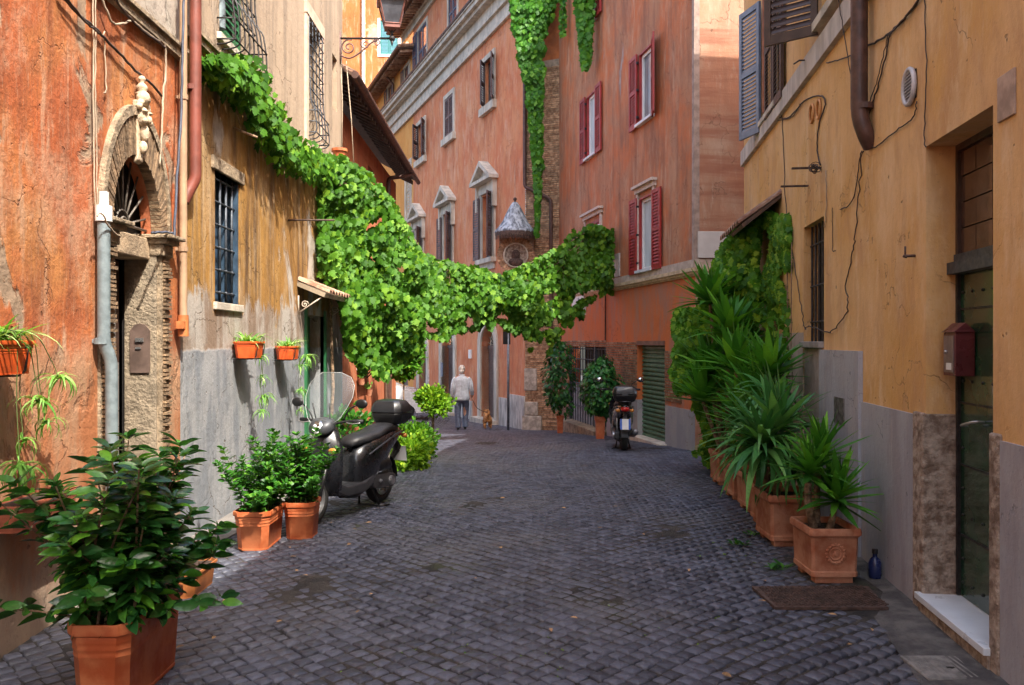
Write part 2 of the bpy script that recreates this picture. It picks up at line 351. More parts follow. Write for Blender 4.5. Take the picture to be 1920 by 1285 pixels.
# ------------------------------------------------------------------ leaves
def leaf_mesh(kind):
    if kind == 'vine':
        out = [(0,-.08),(.22,-.16),(.46,-.02),(.36,.16),(.55,.36),(.28,.42),(.22,.62),(0,.86),(-.22,.62),(-.28,.42),(-.55,.36),(-.36,.16),(-.46,-.02),(-.22,-.16)]
        v = [(0, .2, .03)]+[(x, y, .05*(1-4*x*x)-.10*y*y-(.10*abs(x))) for x, y in out]
        f = [(0, i, i % len(out)+1) for i in range(1, len(out)+1)]
    elif kind == 'oval':
        v = []; f = []; N = 6
        for i in range(N+1):
            t = i/N; w = .20*math.sin(math.pi*min(1, max(0, t*.97+.02)))**.8*(1-.15*t) if 0 < i < N else .004
            z = -.18*t*t; v += [(-w, t, z+w*.35), (0, t, z), (w, t, z+w*.35)]
        for i in range(N):
            a = 3*i; f += [(a,a+1,a+4),(a,a+4,a+3),(a+1,a+2,a+5),(a+1,a+5,a+4)]
    elif kind == 'small':
        v = [(0,0,0),(.22,.35,.05),(.16,.75,-.02),(0,1,-.1),(-.16,.75,-.02),(-.22,.35,.05),(0,.5,0)]
        f = [(6,0,1),(6,1,2),(6,2,3),(6,3,4),(6,4,5),(6,5,0)]
    elif kind.startswith('blade'):
        droop = {'blade0': .05, 'blade1': .35, 'blade2': .9, 'blade3': 1.9}[kind]; v = []; f = []; N = 7
        wd = .045 if kind != 'blade3' else .038
        y = 0; z = 0; a = 0
        for i in range(N+1):
            t = i/N; w = wd*(min(1, .55+2.2*t))*(1-t**2.2)+.0015
            v += [(-w, y, z+w*.45), (0, y, z), (w, y, z+w*.45)]
            a = droop*t*1.4; y += math.cos(a)/N; z -= math.sin(a)/N
        for i in range(N):
            a = 3*i; f += [(a,a+1,a+4),(a,a+4,a+3),(a+1,a+2,a+5),(a+1,a+5,a+4)]
    elif kind.startswith('grass'):
        droop = {'grass0': .6, 'grass1': 1.5, 'grass2': 2.2}[kind]; v = []; f = []; N = 6; y = 0; z = 0
        for i in range(N+1):
            t = i/N; w = .036*(1-t**1.8)+.002; v += [(-w, y, z+w*.3), (w, y, z+w*.3)]
            a = droop*t*1.3; y += math.cos(a)/N; z -= math.sin(a)/N
        for i in range(N):
            a = 2*i; f += [(a,a+1,a+3),(a,a+3,a+2)]
    return np.array(v, float), np.array(f, int)
LEAF = {k: leaf_mesh(k) for k in ('vine','oval','small','blade0','blade1','blade2','blade3','grass0','grass1','grass2')}
LME = {}
def lmesh(kind, mat):
    k = (kind, mat.name)
    if k not in LME:
        v, f = LEAF[kind]; me = bpy.data.meshes.new('leaf'); me.from_pydata(v.tolist(), [], f.tolist())
        me.polygons.foreach_set('use_smooth', [True]*len(me.polygons)); me.materials.append(mat); me.update(); LME[k] = me
    return LME[k]
def mtx(pos, tip, nrm, size, wide=1.0):
    y = Vector(tip).normalized(); z = Vector(nrm); z = z-y*z.dot(y)
    if z.length < 1e-5: z = y.orthogonal()
    z.normalize(); x = y.cross(z)
    m = Matrix((x*size*wide, y*size, z*size)).transposed().to_4x4(); m.translation = Vector(pos); return m
def leaves(parent, items, mat, nmax=300, name='leaf'):
    """items: (kind, matrix). nearest/largest ones become leaf objects, the rest one joined part"""
    org = ORG[parent]; cam_ = Vector((0, 0, CAMH)); par = Matrix.Identity(4)
    items = sorted(items, key=lambda it: -it[1].to_scale().y/max(.3, (it[1].translation-cam_).length))
    for kind, m in items[:nmax]:
        o = link(name, lmesh(kind, mat), parent); mm = m.copy(); mm.translation = mm.translation-org; o.matrix_basis = mm
    rest = items[nmax:]
    if rest:
        V = []; F = []; b = 0
        byk = {}
        for k, m in rest: byk.setdefault(k, []).append(m)
        for k, ms in byk.items():
            v, f = LEAF[k]; A = np.array([np.array(m) for m in ms]); h = np.c_[v, np.ones(len(v))]
            W = np.einsum('nij,vj->nvi', A, h)[:, :, :3]; n = len(ms)
            V.append(W.reshape(-1, 3)); F.append((f[None]+(np.arange(n)*len(v))[:, None, None]).reshape(-1, 3)+b); b += n*len(v)
        V = np.concatenate(V)-np.array(org); F = np.concatenate(F)
        o = link('foliage', npmesh('foliage', V, F, True), parent, mat); o['kind'] = 'stuff'
def npmesh(name, V, F, smooth=False):
    me = bpy.data.meshes.new(name); k = F.shape[1]; n = len(F)
    me.vertices.add(len(V)); me.vertices.foreach_set('co', V.astype(np.float32).ravel())
    me.loops.add(n*k); me.loops.foreach_set('vertex_index', F.astype(np.int32).ravel())
    me.polygons.add(n); me.polygons.foreach_set('loop_start', np.arange(0, n*k, k, dtype=np.int32))
    if smooth: me.polygons.foreach_set('use_smooth', np.ones(n, bool))
    me.update(calc_edges=True); me.validate(); return me
def rv(s=1.0): return Vector((random.uniform(-s, s), random.uniform(-s, s), random.uniform(-s, s)))
def interp(pts, x):
    if x <= pts[0][0]: return pts[0][1]
    for (a, b), (c, d) in zip(pts, pts[1:]):
        if x <= c: return b+(d-b)*(x-a)/(c-a)
    return pts[-1][1]
# ------------------------------------------------------------------ ground
def ground():
    xs = np.concatenate([np.arange(-30, -3, 1.0), np.arange(-3, 3, .1), np.arange(3, 31, 1.0)]); ys = np.concatenate([np.arange(-14, 3.5, .5), np.arange(3.5, 13, .1), np.arange(13, 40, .5), np.arange(40, 82, 4)])
    V = np.array([(x, y, zG(y, x)-.011+max(-.012, .018*noise.noise(Vector((x*1.1, y*1.1, 2)))+.010*noise.noise(Vector((x*4, y*4, 7))))) for y in ys for x in xs]); nx = len(xs)
    F = np.array([(j*nx+i, j*nx+i+1, (j+1)*nx+i+1, (j+1)*nx+i) for j in range(len(ys)-1) for i in range(nx-1)])
    b = NB('paving_joints'); c = b.mix(b.ramp(b.noise(6, 6), .35, .65), (.016, .015, .015), (.055, .048, .042))
    c = b.mix(b.math('MULTIPLY', b.ramp(b.noise(1.1, 5), .6, .7), .5), c, (.05, .07, .02))
    m = b.out(c, b.bump(b.noise(60, 5), .02), .95)
    o = link('ground', npmesh('ground', V, F, True), None, m); tagp(o, 'dark earth and mortar bed under the paving stones', None, None, 'structure')
ground()
def cobbles():
    b = NB('basalt_cobble'); oi = b.n.new('ShaderNodeObjectInfo')
    r = b.math('FRACT', b.math('ADD', b.geo.outputs['Random Per Island'], b.math('MULTIPLY', oi.outputs['Random'], 5.7)))
    c = b.mix(b.ramp(r, 0, 1), (.034, .038, .056), (.078, .086, .120))
    c = b.mix(b.math('MULTIPLY', b.ramp(b.noise(.55, 5), .45, .65), .6), c, (.100, .100, .110))
    c = b.mix(b.math('MULTIPLY', b.ramp(b.noise(2.3, 6), .60, .70), .25), c, (.10, .075, .06))
    c = b.mix(b.math('MULTIPLY', b.ramp(b.noise(38, 4), .55, .7), .5), c, (.14, .14, .15))
    h = b.math('ADD', b.math('MULTIPLY', b.noise(90, 4), .3), b.noise(22, 4))
    m = b.out(c, b.bump(h, .010, .8), .5); b.l.new(b.ramp(b.noise(7, 4), .3, .7, .36, .66), b.b.inputs['Roughness'])
    t = thing('cobbled_street', 'dark grey basalt cobblestone paving running down the lane', None, (0, 6, 0)); t['kind'] = 'structure'
    P = .094; ca = math.cos(R(43)); sa = math.sin(R(43)); rows = []
    N = 420
    for i in range(-N, N):
        for j in range(-N, N):
            a = i*P; c_ = j*P
            x = a*ca-c_*sa; y = a*sa+c_*ca
            if y < 1.5 or y > 33 or x < -9 or x > 4.2: continue
            w = .30*math.sin(y*.9+x*.5)+.12*math.sin(x*2.3+y*.4); x += w*.25+random.gauss(0, .003); y += .12*math.sin(x*1.7)+random.gauss(0, .003)
            if y < 21.5 and x < (-2.46 if y > 5.2 else -2.68): continue
            if y < 12 and x > 1.86+.12*y: continue
            if 12 <= y < 13.6 and x > 4: continue
            if 13.5 <= y < 22.3 and x > 5.75-.2*y: continue
            if y > 22.3 and x > 9.1-.385*y: continue
            rows.append((x, y))
    rows = np.array(rows); n = len(rows); d = np.hypot(rows[:, 0], rows[:, 1]-0)
    vis = (np.abs(rows[:, 0])/rows[:, 1] < .625) & (rows[:, 1] > 3.9)
    key = np.where(vis, d, d+1000); order = np.argsort(key); rows = rows[order]
    def stone(x, y):
        h = P*.5*random.choice((.95, .98, 1.0, .90, .82, 1.04)); rot = R(43)+random.gauss(0, .05)
        gap = .0; zt = random.gauss(0, .0013)+.004*math.sin(x*3)*math.sin(y*2.1); sx = random.gauss(0, .016); sy = random.gauss(0, .016)
        cs = []; cr, sr = math.cos(rot), math.sin(rot)
        for (u, v) in ((-1,-1),(1,-1),(1,1),(-1,1)):
            u = u*h*random.uniform(.84, 1.06); v = v*h*random.uniform(.84, 1.06); cs.append((u*cr-v*sr, u*sr+v*cr))
        g = zG(y, x); top = []; mid = []; bot = []
        # octagon ring for a worn, rounded outline
        ring = []
        for k in range(4):
            a = cs[k]; c2 = cs[(k+1) % 4]; ring.append((a[0]*.90+c2[0]*.09, a[1]*.90+c2[1]*.09)); ring.append((a[0]*.09+c2[0]*.90, a[1]*.09+c2[1]*.90))
        V = [(0, 0, zt+.0012)]
        for s, dz in ((.86, .0), (.98, -.006), (1.0, -.028)):
            for (u, v) in ring: V.append((u*s, v*s, zt+dz+sx*u+sy*v))
        return np.array(V), g
    F = [(0, 1+k, 1+(k+1) % 8) for k in range(8)]
    F4 = [(1+k, 9+k, 9+(k+1) % 8, 1+(k+1) % 8) for k in range(8)]+[(9+k, 17+k, 17+(k+1) % 8, 9+(k+1) % 8) for k in range(8)]
    T = F+[t_ for q in F4 for t_ in ((q[0], q[1], q[2]), (q[0], q[2], q[3]))]; T = np.array(T)
    shared = []
    for i in range(24):
        V, g = stone(0, 0); me = npmesh('cobblestone', V, T, False); me.materials.append(m); shared.append(me)
    for i in range(300):
        x, y = rows[i]; o = link('cobblestone', shared[i % 24], t); o.location = (x, y-6, zG(y)); 
    VV = []; 
    for x, y in rows[300:]:
        V, g = stone(x, y); VV.append(V+np.array([x, y-6, g]))
    k = len(VV); FF = (T[None]+(np.arange(k)*25)[:, None, None]).reshape(-1, 3)
    o = link('cobblestones', npmesh('cobblestones', np.concatenate(VV), FF, False), t, m); o['kind'] = 'stuff'
    print('cobbles', n)
cobbles()
# concrete strip along the left wall and the asphalt strip at the foot of the right wall
mc = plaster('worn_concrete', (.17,.155,.14), (.22,.20,.175), (.11,.10,.09), (.28,.25,.22), seed=31, bump=.006)
mb = MB()
ys = np.arange(5.0, 21.6, .6)
for a, c in zip(ys, ys[1:]):
    ee = lambda q: (-2.52 if q < 5.2 else -2.36)+.06*math.sin(q*1.7)+.03*math.sin(q*5.1)
    e0 = ee(a); e1 = ee(c)
    mb.add([(-2.72, a, zG(a)+.018), (e0, a, zG(a)+.008), (e1, c, zG(c)+.008), (-2.72, c, zG(c)+.018)], [(0, 1, 2, 3)])
    mb.add([(e0, a, zG(a)+.008), (e0, a, zG(a)-.05), (e1, c, zG(c)-.05), (e1, c, zG(c)+.008)], [(0, 1, 2, 3)])
o = mb.build('pavement', mc); tagp(o, 'narrow worn concrete strip at the foot of the left walls', None, None, 'structure')
ma = simple('patched_asphalt', (.085,.08,.08), .9, var=.3, scale=5, bump=.008, bscale=60, alt=(.15,.14,.13))
mb = MB(); ys = np.arange(-2, 12.01, .5)
for a, c in zip(ys, ys[1:]):
    w0 = .16+.05*math.sin(a*2.1)+(.22 if a < 5.2 else 0); w1 = .16+.05*math.sin(c*2.1)+(.22 if c < 5.2 else 0)
    mb.add([(1.909+.12*a-w0, a, zG(a)+.002), (1.93+.12*a, a, zG(a)+.02), (1.93+.12*c, c, zG(c)+.02), (1.909+.12*c-w1, c, zG(c)+.002)], [(0, 1, 2, 3)])
o = mb.build('verge', ma); tagp(o, 'rough asphalt verge at the foot of the yellow house', None, None, 'structure')
# ------------------------------------------------------------------ generic facade pieces
def shutter(parent, F, u0, u1, z0, z1, off, mat, n, th=.035, side=1, name='shutter', mid=True, label=None, solid=False):
    """louvred shutter in frame F between u0,u1; off = inner face offset; slats are sub-parts"""
    m = MB(); w = abs(u1-u0); a, b = min(u0, u1), max(u0, u1); st = min(.06, w*.17)
    F.box(m, a, a+st, z0, z1, off, off+th); F.box(m, b-st, b, z0, z1, off, off+th)
    e = .002
    F.box(m, a+st, b-st, z0, z0+.09, off+e, off+th-e); F.box(m, a+st, b-st, z1-.07, z1, off+e, off+th-e)
    zm = z0+(z1-z0)*.5
    if mid: F.box(m, a+st, b-st, zm-.035, zm+.035, off+e, off+th-e)
    if solid: F.box(m, a+st, b-st, z0+.09, z1-.07, off+.010, off+.022)
    o = m.build(name, mat, parent, label=label)
    if solid: return o
    segs = [(z0+.09, zm-.035), (zm+.035, z1-.07)] if mid else [(z0+.09, z1-.07)]
    me = None; base = None
    for s0, s1 in segs:
        k = max(1, int(n*(s1-s0)/(z1-z0))); ph = (s1-s0)/k
        for i in range(k):
            za = s0+ph*i+.004; P = F.p
            q = [P(a+st, za, off+th-.004), P(b-st, za, off+th-.004), P(b-st, za+.008, off+th-.004), P(a+st, za+.008, off+th-.004),
                 P(a+st, za+ph*.85, off+.006), P(b-st, za+ph*.85, off+.006), P(b-st, za+ph*.85+.008, off+.006), P(a+st, za+ph*.85+.008, off+.006)]
            if me is None:
                base = za; c0 = Vector(q[0]); sm = MB(); sm.add([Vector(x)-c0 for x in q], [(0,1,2,3),(4,7,6,5),(3,2,6,7),(0,4,5,1),(0,3,7,4),(1,5,6,2)])
                me = sm.mesh('slat'); me.materials.append(mat); hh = ph
            s = link('slat', me, o); s.location = Vector(q[0])-ORG[o]
    return o
def casement(parent, F, u0, u1, z0, z1, off, mat, glass, panes=1, leafs=2, fw=.05):
    """window frame with panes; frame front at off"""
    m = MB(); a, b = u0, u1; t = .05
    F.box(m, a, a+fw, z0, z1, off-t, off); F.box(m, b-fw, b, z0, z1, off-t, off)
    F.box(m, a+fw, b-fw, z0, z0+fw, off-t, off-.002); F.box(m, a+fw, b-fw, z1-fw, z1, off-t, off-.002)
    for i in range(1, leafs):
        c = a+(b-a)*i/leafs; F.box(m, c-fw*.6, c+fw*.6, z0+fw, z1-fw, off-t, off+.004)
    for j in range(1, panes):
        zz = z0+(z1-z0)*j/panes; F.box(m, a+fw, b-fw, zz-.012, zz+.012, off-t+.006, off-.006)
    o = m.build('window_frame', mat, parent)
    for i in range(leafs):
        ca = a+fw+(b-a-2*fw)*i/leafs; cb = a+fw+(b-a-2*fw)*(i+1)/leafs
        g = MB(); F.box(g, ca, cb, z0+fw, z1-fw, off-.035, off-.028); g.build('pane', glass, o)
    return o
def wpipe(F, pts, r, mat, name, label, cat, group=None, n=10, off=.06, collars=()):
    """pipe on a wall through (u,z[,off])"""
    P = [F.p(p[0], p[1], p[2] if len(p) > 2 else off) for p in pts]
    t = thing(name, label, cat, P[-1] if P[-1][2] < P[0][2] else P[0], group)
    Q = []
    for i, p in enumerate(P):
        if 0 < i < len(P)-1:
            a, b = Vector(P[i-1]), Vector(P[i+1]); p = Vector(p); d1 = (a-p); d2 = (b-p); k = min(.06, d1.length*.4, d2.length*.4)
            Q += [p+d1.normalized()*k, p+d1.normalized()*k*.35+d2.normalized()*k*.35, p+d2.normalized()*k]
        else: Q.append(Vector(p))
    MB().tube(Q, r, n).build('pipe', mat, t, auto=True)
    for c in collars:
        m = MB(); q = F.p(c[0], c[1], off); m.tube([(q[0], q[1], q[2]-.02), (q[0], q[1], q[2]+.02)], r*1.25, n); F.box(m, c[0]-.012, c[0]+.012, c[1]-.012, c[1]+.012, 0, off); m.build('pipe_clip', mat, t)
    return t
def smooth_path(pts, k=6, jit=0.0):
    P = [Vector(p) for p in pts]; out = []
    for i in range(len(P)-1):
        p0 = P[max(0, i-1)]; p1 = P[i]; p2 = P[i+1]; p3 = P[min(len(P)-1, i+2)]
        for j in range(k):
            t = j/k; q = .5*((2*p1)+(-p0+p2)*t+(2*p0-5*p1+4*p2-p3)*t*t+(-p0+3*p1-3*p2+p3)*t*t*t); out.append(q+rv(jit) if jit else q)
    out.append(P[-1]); return out
def cable(F, pxs, r, mat, label, off=.012, name='cable', jit=.004, group=None):
    P = []
    for q in pxs:
        of = q[2] if len(q) > 2 else off; u, z = F.hit(q[0], q[1], of); P.append(F.p(u, z, of))
    m = MB().tube(smooth_path(P, 6, jit), r, 5); o = m.build(name, mat, smooth=True); return tagp(o, label, 'cable', group)
def bricks_on(F, mb_list, u0, u1, z0, z1, off, bh=.045, bl=.24, gap=.012, depth=.03, skip=None, rnd=.008):
    zz = z0; r = 0
    while zz < z1-.01:
        u = u0-(r % 2)*bl*.5-random.random()*.05
        while u < u1:
            l = bl*random.uniform(.8, 1.1); a = max(u, u0); b = min(u+l-gap, u1)
            if b-a > .03 and not (skip and skip((a+b)/2, zz)): F.box(mb_list, a, b, zz+random.uniform(0, .003), min(z1, zz+bh-gap), off-.02, off+depth+random.uniform(-rnd, rnd))
            u += l
        zz += bh; r += 1
# ================================================================== LEFT WALL
FL = Frame(-2.7, 0, 0, 1, -1)         # normal +x
UB = FL.u(338)
# --- orange house
oh = thing('orange_house', 'weathered orange plastered house at the left with the arched doorway', 'house', (-2.7, 4, 0))
dU0, dU1, dZ = 5.60, 6.36, 2.96      # doorway opening
spr = 2.47
m = MB(); FL.wall(m, -8, UB, -.3, 9.2, [(5.42, 6.50, -.3, 3.33, .0), ], 0)
# spandrels round the outer arch
def arch_pts(c, hw, hz, zs, n=20): return [(c-hw*math.cos(math.pi*i/n), zs+hz*math.sin(math.pi*i/n)) for i in range(n+1)]
ac = 5.96; A = arch_pts(ac, .54, .86, spr)
for i in range(20):
    (a, za), (b, zb) = A[i], A[i+1]; m.add([FL.p(a, za), FL.p(b, zb), FL.p(b, 3.33), FL.p(a, 3.33)], [(0, 1, 2, 3)])
m.box(-9, -2.76, -8, UB, 9.19, 9.25)
m.box(-9, -2.71, -8.2, -8, -.3, 9.2)
m.build('wall', M['orange_plaster'], oh)
m = MB(); m.box(-3.05, -2.45, -8, UB-.01, 9.26, 9.42); m.build('roof', M['rooftile'], oh)
# string course with a shadow gap under it
m = MB(); FL.box(m, -8, UB-.004, 3.93, 4.0, 0, .05); FL.box(m, -8, UB-.006, 4.0, 4.03, 0, .075); m.build('string_course', M['stone_dirty'], oh)
# doorway: arch ring of stone pieces
def ring_stone(parent, F, c, hw0, hz0, hw1, hz1, zs, n, a, b, mat, gapf=.06, rnd=.006, name='arch_stone'):
    for i in range(n):
        t0 = math.pi*(i+gapf)/n; t1 = math.pi*(i+1-gapf)/n; q = []
        for t in (t0, t1): q.append(((c-hw0*math.cos(t)), zs+hz0*math.sin(t)))
        for t in (t1, t0): q.append(((c-hw1*math.cos(t)), zs+hz1*math.sin(t)))
        mm = MB(); F.poly(mm, q, a, b+random.uniform(-rnd, rnd)); mm.build(name, mat, parent)
gate = thing('arched_doorway', 'arched stone and tile doorway of the orange house beside the grey pipe', 'doorway', (-2.7, 5.96, 0))
ring_stone(gate, FL, ac, .38, .52, .505, .80, spr, 56, -.05, .030, M['brick_dark'], .10, .006, 'tile')
m = MB()
A0 = arch_pts(ac, .505, .80, spr, 28); A1 = arch_pts(ac, .55, .87, spr, 28)
for i in range(28): FL.poly(m, [A0[i], A0[i+1], A1[i+1], A1[i]], 0, .042)
m.build('arch_moulding', M['stone_dirty'], gate)
# mortar backing + reveal soffit
m = MB(); B0 = arch_pts(ac, .385, .525, spr, 28)
for i in range(28):
    FL.poly(m, [B0[i], B0[i+1], A0[i+1], A0[i]], -.02, .015)
    (a, za), (b, zb) = B0[i], B0[i+1]; m.add([FL.p(a, za, .01), FL.p(b, zb, .01), FL.p(b, zb, -.13), FL.p(a, za, -.13)], [(0, 1, 2, 3)])
m.build('arch_soffit', M['brown_red_plaster'], gate)  # dark orange-brown plaster puts the soffit's shadow into its colour
# jambs
m = MB(); FL.box(m, 5.42, 5.60, -.2, 2.36, -.26, .02); FL.box(m, 6.36, 6.50, -.2, 2.36, -.26, .02); m.build('jamb', M['stone_dirty'], gate)
zz = .12; meL = None
for side, (a, b) in ((0, (5.435, 5.585)), (1, (6.385, 6.485))):
    zz = .05
    while zz < 2.33:
        h = random.uniform(.026, .034); mm = MB(); FL.box(mm, a+random.uniform(-.006, .006), b+random.uniform(-.006, .006), zz, zz+h-.009, .0, .045+random.uniform(-.012, .012))
        mm.build('tile', M['brick_dark'], gate); zz += h
# plastered reveal face towards camera at far jamb, soft grey
m = MB(); m.box(-2.955, -2.712, 6.338, 6.362, -.1, 2.36); m.build('reveal', simple('grey_render', (.25,.20,.14), .95, var=.25, scale=9, bump=.010, bscale=35), gate, bevel=.006)
# capitals
def capital(u0, u1, z):
    mm = MB(); FL.box(mm, u0+.03, u1-.03, z-.16, z-.07, -.24, .05); FL.box(mm, u0+.01, u1-.01, z-.07, z-.03, -.245, .09); FL.box(mm, u0-.02, u1+.02, z-.03, z, -.25, .13)
    mm.build('capital', M['stone_dirty'], gate, bevel=.008)
capital(5.40, 5.66, 2.47); capital(6.30, 6.54, 2.47)
m = MB(); FL.box(m, 5.55, 6.42, 2.28, 2.44, -.30, -.06); m.build('lintel', simple('pale_lintel', (.34,.25,.16), .9, var=.3, scale=6, bump=.005), gate, bevel=.01)
# dark interior
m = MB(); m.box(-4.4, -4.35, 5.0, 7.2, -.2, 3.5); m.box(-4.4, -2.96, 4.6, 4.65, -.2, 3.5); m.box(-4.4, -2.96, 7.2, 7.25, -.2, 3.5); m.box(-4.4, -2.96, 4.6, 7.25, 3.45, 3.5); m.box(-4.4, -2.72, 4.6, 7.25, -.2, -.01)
m.box(-2.90, -2.88, 5.45, 6.50, 2.45, 3.32); m.box(-2.98, -2.97, 4.6, 5.60, -.2, 3.45); m.box(-2.98, -2.97, 6.36, 7.2, -.2, 3.45)  # near-black panel behind the fan grille stands in for the unlit lunette
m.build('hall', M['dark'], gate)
# fan grille
fan = MB(); cc = (ac, 2.50)
for i in range(9):
    t = math.pi*(i+.5)/9; fan.tube([FL.p(cc[0]-.10*math.cos(t), cc[1]+.10*math.sin(t), -.09), FL.p(cc[0]-.375*math.cos(t), cc[1]+.50*math.sin(t), -.09)], .008, 6)
fan.tube([FL.p(cc[0]-.10*math.cos(t/12*math.pi), cc[1]+.10*math.sin(t/12*math.pi), -.09) for t in range(13)], .008, 6)
fan.tube([FL.p(cc[0]-.05*math.cos(t/12*math.pi), cc[1]+.05*math.sin(t/12*math.pi), -.08) for t in range(13)], .007, 6)
fan.tube([FL.p(5.58, 2.50, -.09), FL.p(6.34, 2.50, -.09)], .010, 6)
fan.build('fan_grille', simple('grey_iron', (.16,.14,.12), .6, .3), gate, smooth=True)
# door leaf (open inwards) dark brown with pale edges
m = MB(); m.box(-3.62, -2.985, 6.27, 6.325, .02, 2.27); o = m.build('door', M['darkbrown'], gate, bevel=.006)
for x in (-3.03, -3.0):
    pass
m = MB(); m.tube([(-2.985, 6.24, .05), (-2.985, 6.24, 2.0)], .010, 6); m.tube([(-2.965, 6.255, .05), (-2.965, 6.255, 1.5)], .009, 6); m.build('door_bar', M['steel'], gate)
# intercom
m = MB(); K = [( -2.90, 1.42), (-2.76, 1.42), (-2.755, 1.46), (-2.755, 1.74), (-2.79, 1.785), (-2.83, 1.795), (-2.87, 1.785), (-2.905, 1.74), (-2.905, 1.46)]
n = len(K); m.add([(x, 6.325, z) for x, z in K]+[(x, 6.338, z) for x, z in K], [tuple(range(n)), tuple(reversed(range(n, 2*n)))]+[(i, i+n, (i+1) % n+n, (i+1) % n) for i in range(n)])
o = m.build('intercom_plate', simple('brown_bronze', (.16,.11,.09), .5, .4), gate)
m = MB(); m.box(-2.86, -2.80, 6.312, 6.324, 1.655, 1.685); m.box(-2.86, -2.82, 6.316, 6.324, 1.60, 1.615); m.build('button', M['steel'], o)
# step
m = MB(); m.box(-2.96, -2.55, 5.5, 6.45, -.02, .10); m.build('step', M['stone_dirty'], gate, bevel=.012)
# ornament: grotesque mask and finial
orn = thing('stone_mask', 'cream carved mask with finial above the keystone of the arched doorway', 'ornament', (-2.62, 6.0, 2.95))
m = MB(); x0 = -2.655; y0 = 5.97
m.hexa([(-2.7, y0-.045, 2.93), (x0-.005, y0-.045, 2.95), (x0-.005, y0+.045, 2.95), (-2.7, y0+.045, 2.93), (-2.7, y0-.06, 3.38), (x0-.01, y0-.06, 3.38), (x0-.01, y0+.06, 3.38), (-2.7, y0+.06, 3.38)])
m.build('bracket', M['cream'], orn, bevel=.012)
m = MB()
m.ball((x0+.0, y0, 3.27), .07, 10, 8, (.7, .85, 1.1)); m.ball((x0+.055, y0, 3.245), .018, 8, 6, (1, .8, 1.5)); m.ball((x0+.04, y0-.035, 3.30), .02, 8, 6, (1, 1.3, .6)); m.ball((x0+.04, y0+.035, 3.30), .02, 8, 6, (1, 1.3, .6))
m.ball((x0+.04, y0-.04, 3.23), .022); m.ball((x0+.04, y0+.04, 3.23), .022); m.ball((x0+.02, y0, 3.15), .042, 8, 6, (.8, .7, 1.5)); m.ball((x0+.01, y0, 3.05), .035, 8, 6, (.9, .8, 1.4))
m.build('face', M['cream'], orn, smooth=True)
m = MB()
for k in range(7):
    a = math.pi*k/6; m.ball((x0+.01, y0-.065*math.cos(a), 3.33+.045*math.sin(a)), .026, 8, 6)
m.ball((x0+.01, y0, 3.40), .055, 10, 7, (.9, 1, 1)); m.build('curls', M['cream'], orn, smooth=True)
m = MB().lathe([(.001, 0), (.04, .0), (.045, .015), (.025, .03), (.038, .045), (.04, .065), (.022, .085), (.012, .095), (.024, .11), (.026, .125), (.015, .14), (.001, .145)], (x0, y0, 3.42), 14)
m.build('finial', M['cream'], orn, smooth=True)
# grey drain pipe left of door with kink
zt = FL.hit(178, 405)[1]
dp_ = wpipe(FL, [(5.36, 2.42, .07), (5.36, 1.64, .07), (5.40, 1.54, .10), (5.41, .02, .10)], .040, M['galv'], 'drain_pipe', 'fat grey galvanised drain pipe left of the arched doorway', 'pipe', collars=[(5.36, 1.66)], n=14)
m = MB().tube([FL.p(5.36, 2.43, .07), FL.p(5.36, 2.53, .07)], .052, 12).tube([FL.p(5.36, 2.53, .07), FL.p(5.36, 2.62, .07)], .03, 10); m.build('pipe_collar', M['white'], dp_, auto=True)
# red and beige pipes at the house joint
wpipe(FL, [(UB+.09, 9, .09), (UB+.09, 3.0, .09), (UB+.07, 2.93, .06), (UB+.02, 2.80, .02)], .047, M['redpipe'], 'red_downpipe', 'dark red painted downpipe between the orange and ochre houses', 'pipe', collars=[(UB+.09, 3.75), (UB+.09, 4.6)], n=14)
bc_ = wpipe(FL, [(UB-.09, 9, .06), (UB-.09, 1.84, .06)], .030, M['beigepipe'], 'beige_conduit', 'slim beige conduit beside the dark red downpipe', 'pipe', collars=[(UB-.09, 3.62), (UB-.09, 2.4)])
m = MB().tube([FL.p(UB-.09, 1.87, .06), FL.p(UB-.09, 1.70, .06)], .042, 10); FL.box(m, UB-.16, UB-.08, 1.76, 1.82, .03, .09); m.build('pipe_fitting', simple('orange_pvc', (.46,.15,.05), .5), bc_, auto=True)
cable(FL, [(345, -60), (343, 60), (340, 200), (332, 330), (327, 435), (327, 438)], .011, simple('blue_black_cable', (.06,.07,.10), .5), 'thick blue black cable strapped beside the red downpipe', .12)
cable(FL, [(285, 437), (305, 436), (325, 437)], .010, simple('blue_black_cable2', (.06,.07,.10), .5), 'short black cable end resting on the right capital', .10)
for i, (dx, r) in enumerate(((0, .006), (6, .005))):
    cable(FL, [(173+dx, -60), (175+dx*.7, 60), (176+dx*.5, 200), (176+dx, 330), (181+dx*.3, 400)], r, M['cablew'], ('pale', 'thinner pale')[i]+' cable running straight down into the grey drain pipe', .03)
cable(FL, [(110, -15), (150, 30), (178, 52), (200, 75), (235, 112), (262, 140), (285, 158), (303, 180)], .010, M['cable'], 'dark sagging cable crossing the orange wall above the stone mask', .03)
cable(FL, [(118, -15), (155, 36), (180, 58), (185, 62)], .007, M['cable'], 'short dark cable bunched over the first on the orange wall', .05)
cable(FL, [(190, -10), (205, 35), (222, 46), (245, 40), (262, 50), (290, 72), (308, 85), (311, 130), (306, 180), (303, 250), (300, 310)], .008, M['cablew'], 'pale cable hanging from the string course beside the beige conduit', .04)
cable(FL, [(215, -5), (240, 30), (270, 60), (300, 80), (309, 90)], .009, M['cable'], 'dark cable bundle running under the string course', .06)
cable(FL, [(195, 60), (197, 110), (199, 165), (196, 175)], .005, M['cablew'], 'loose pale cable end hanging on the orange wall', .02)
cable(FL, [(182, 405), (190, 400), (205, 425), (225, 445)], .006, M['cablew'], 'pale tangled wire over the left capital', .12)
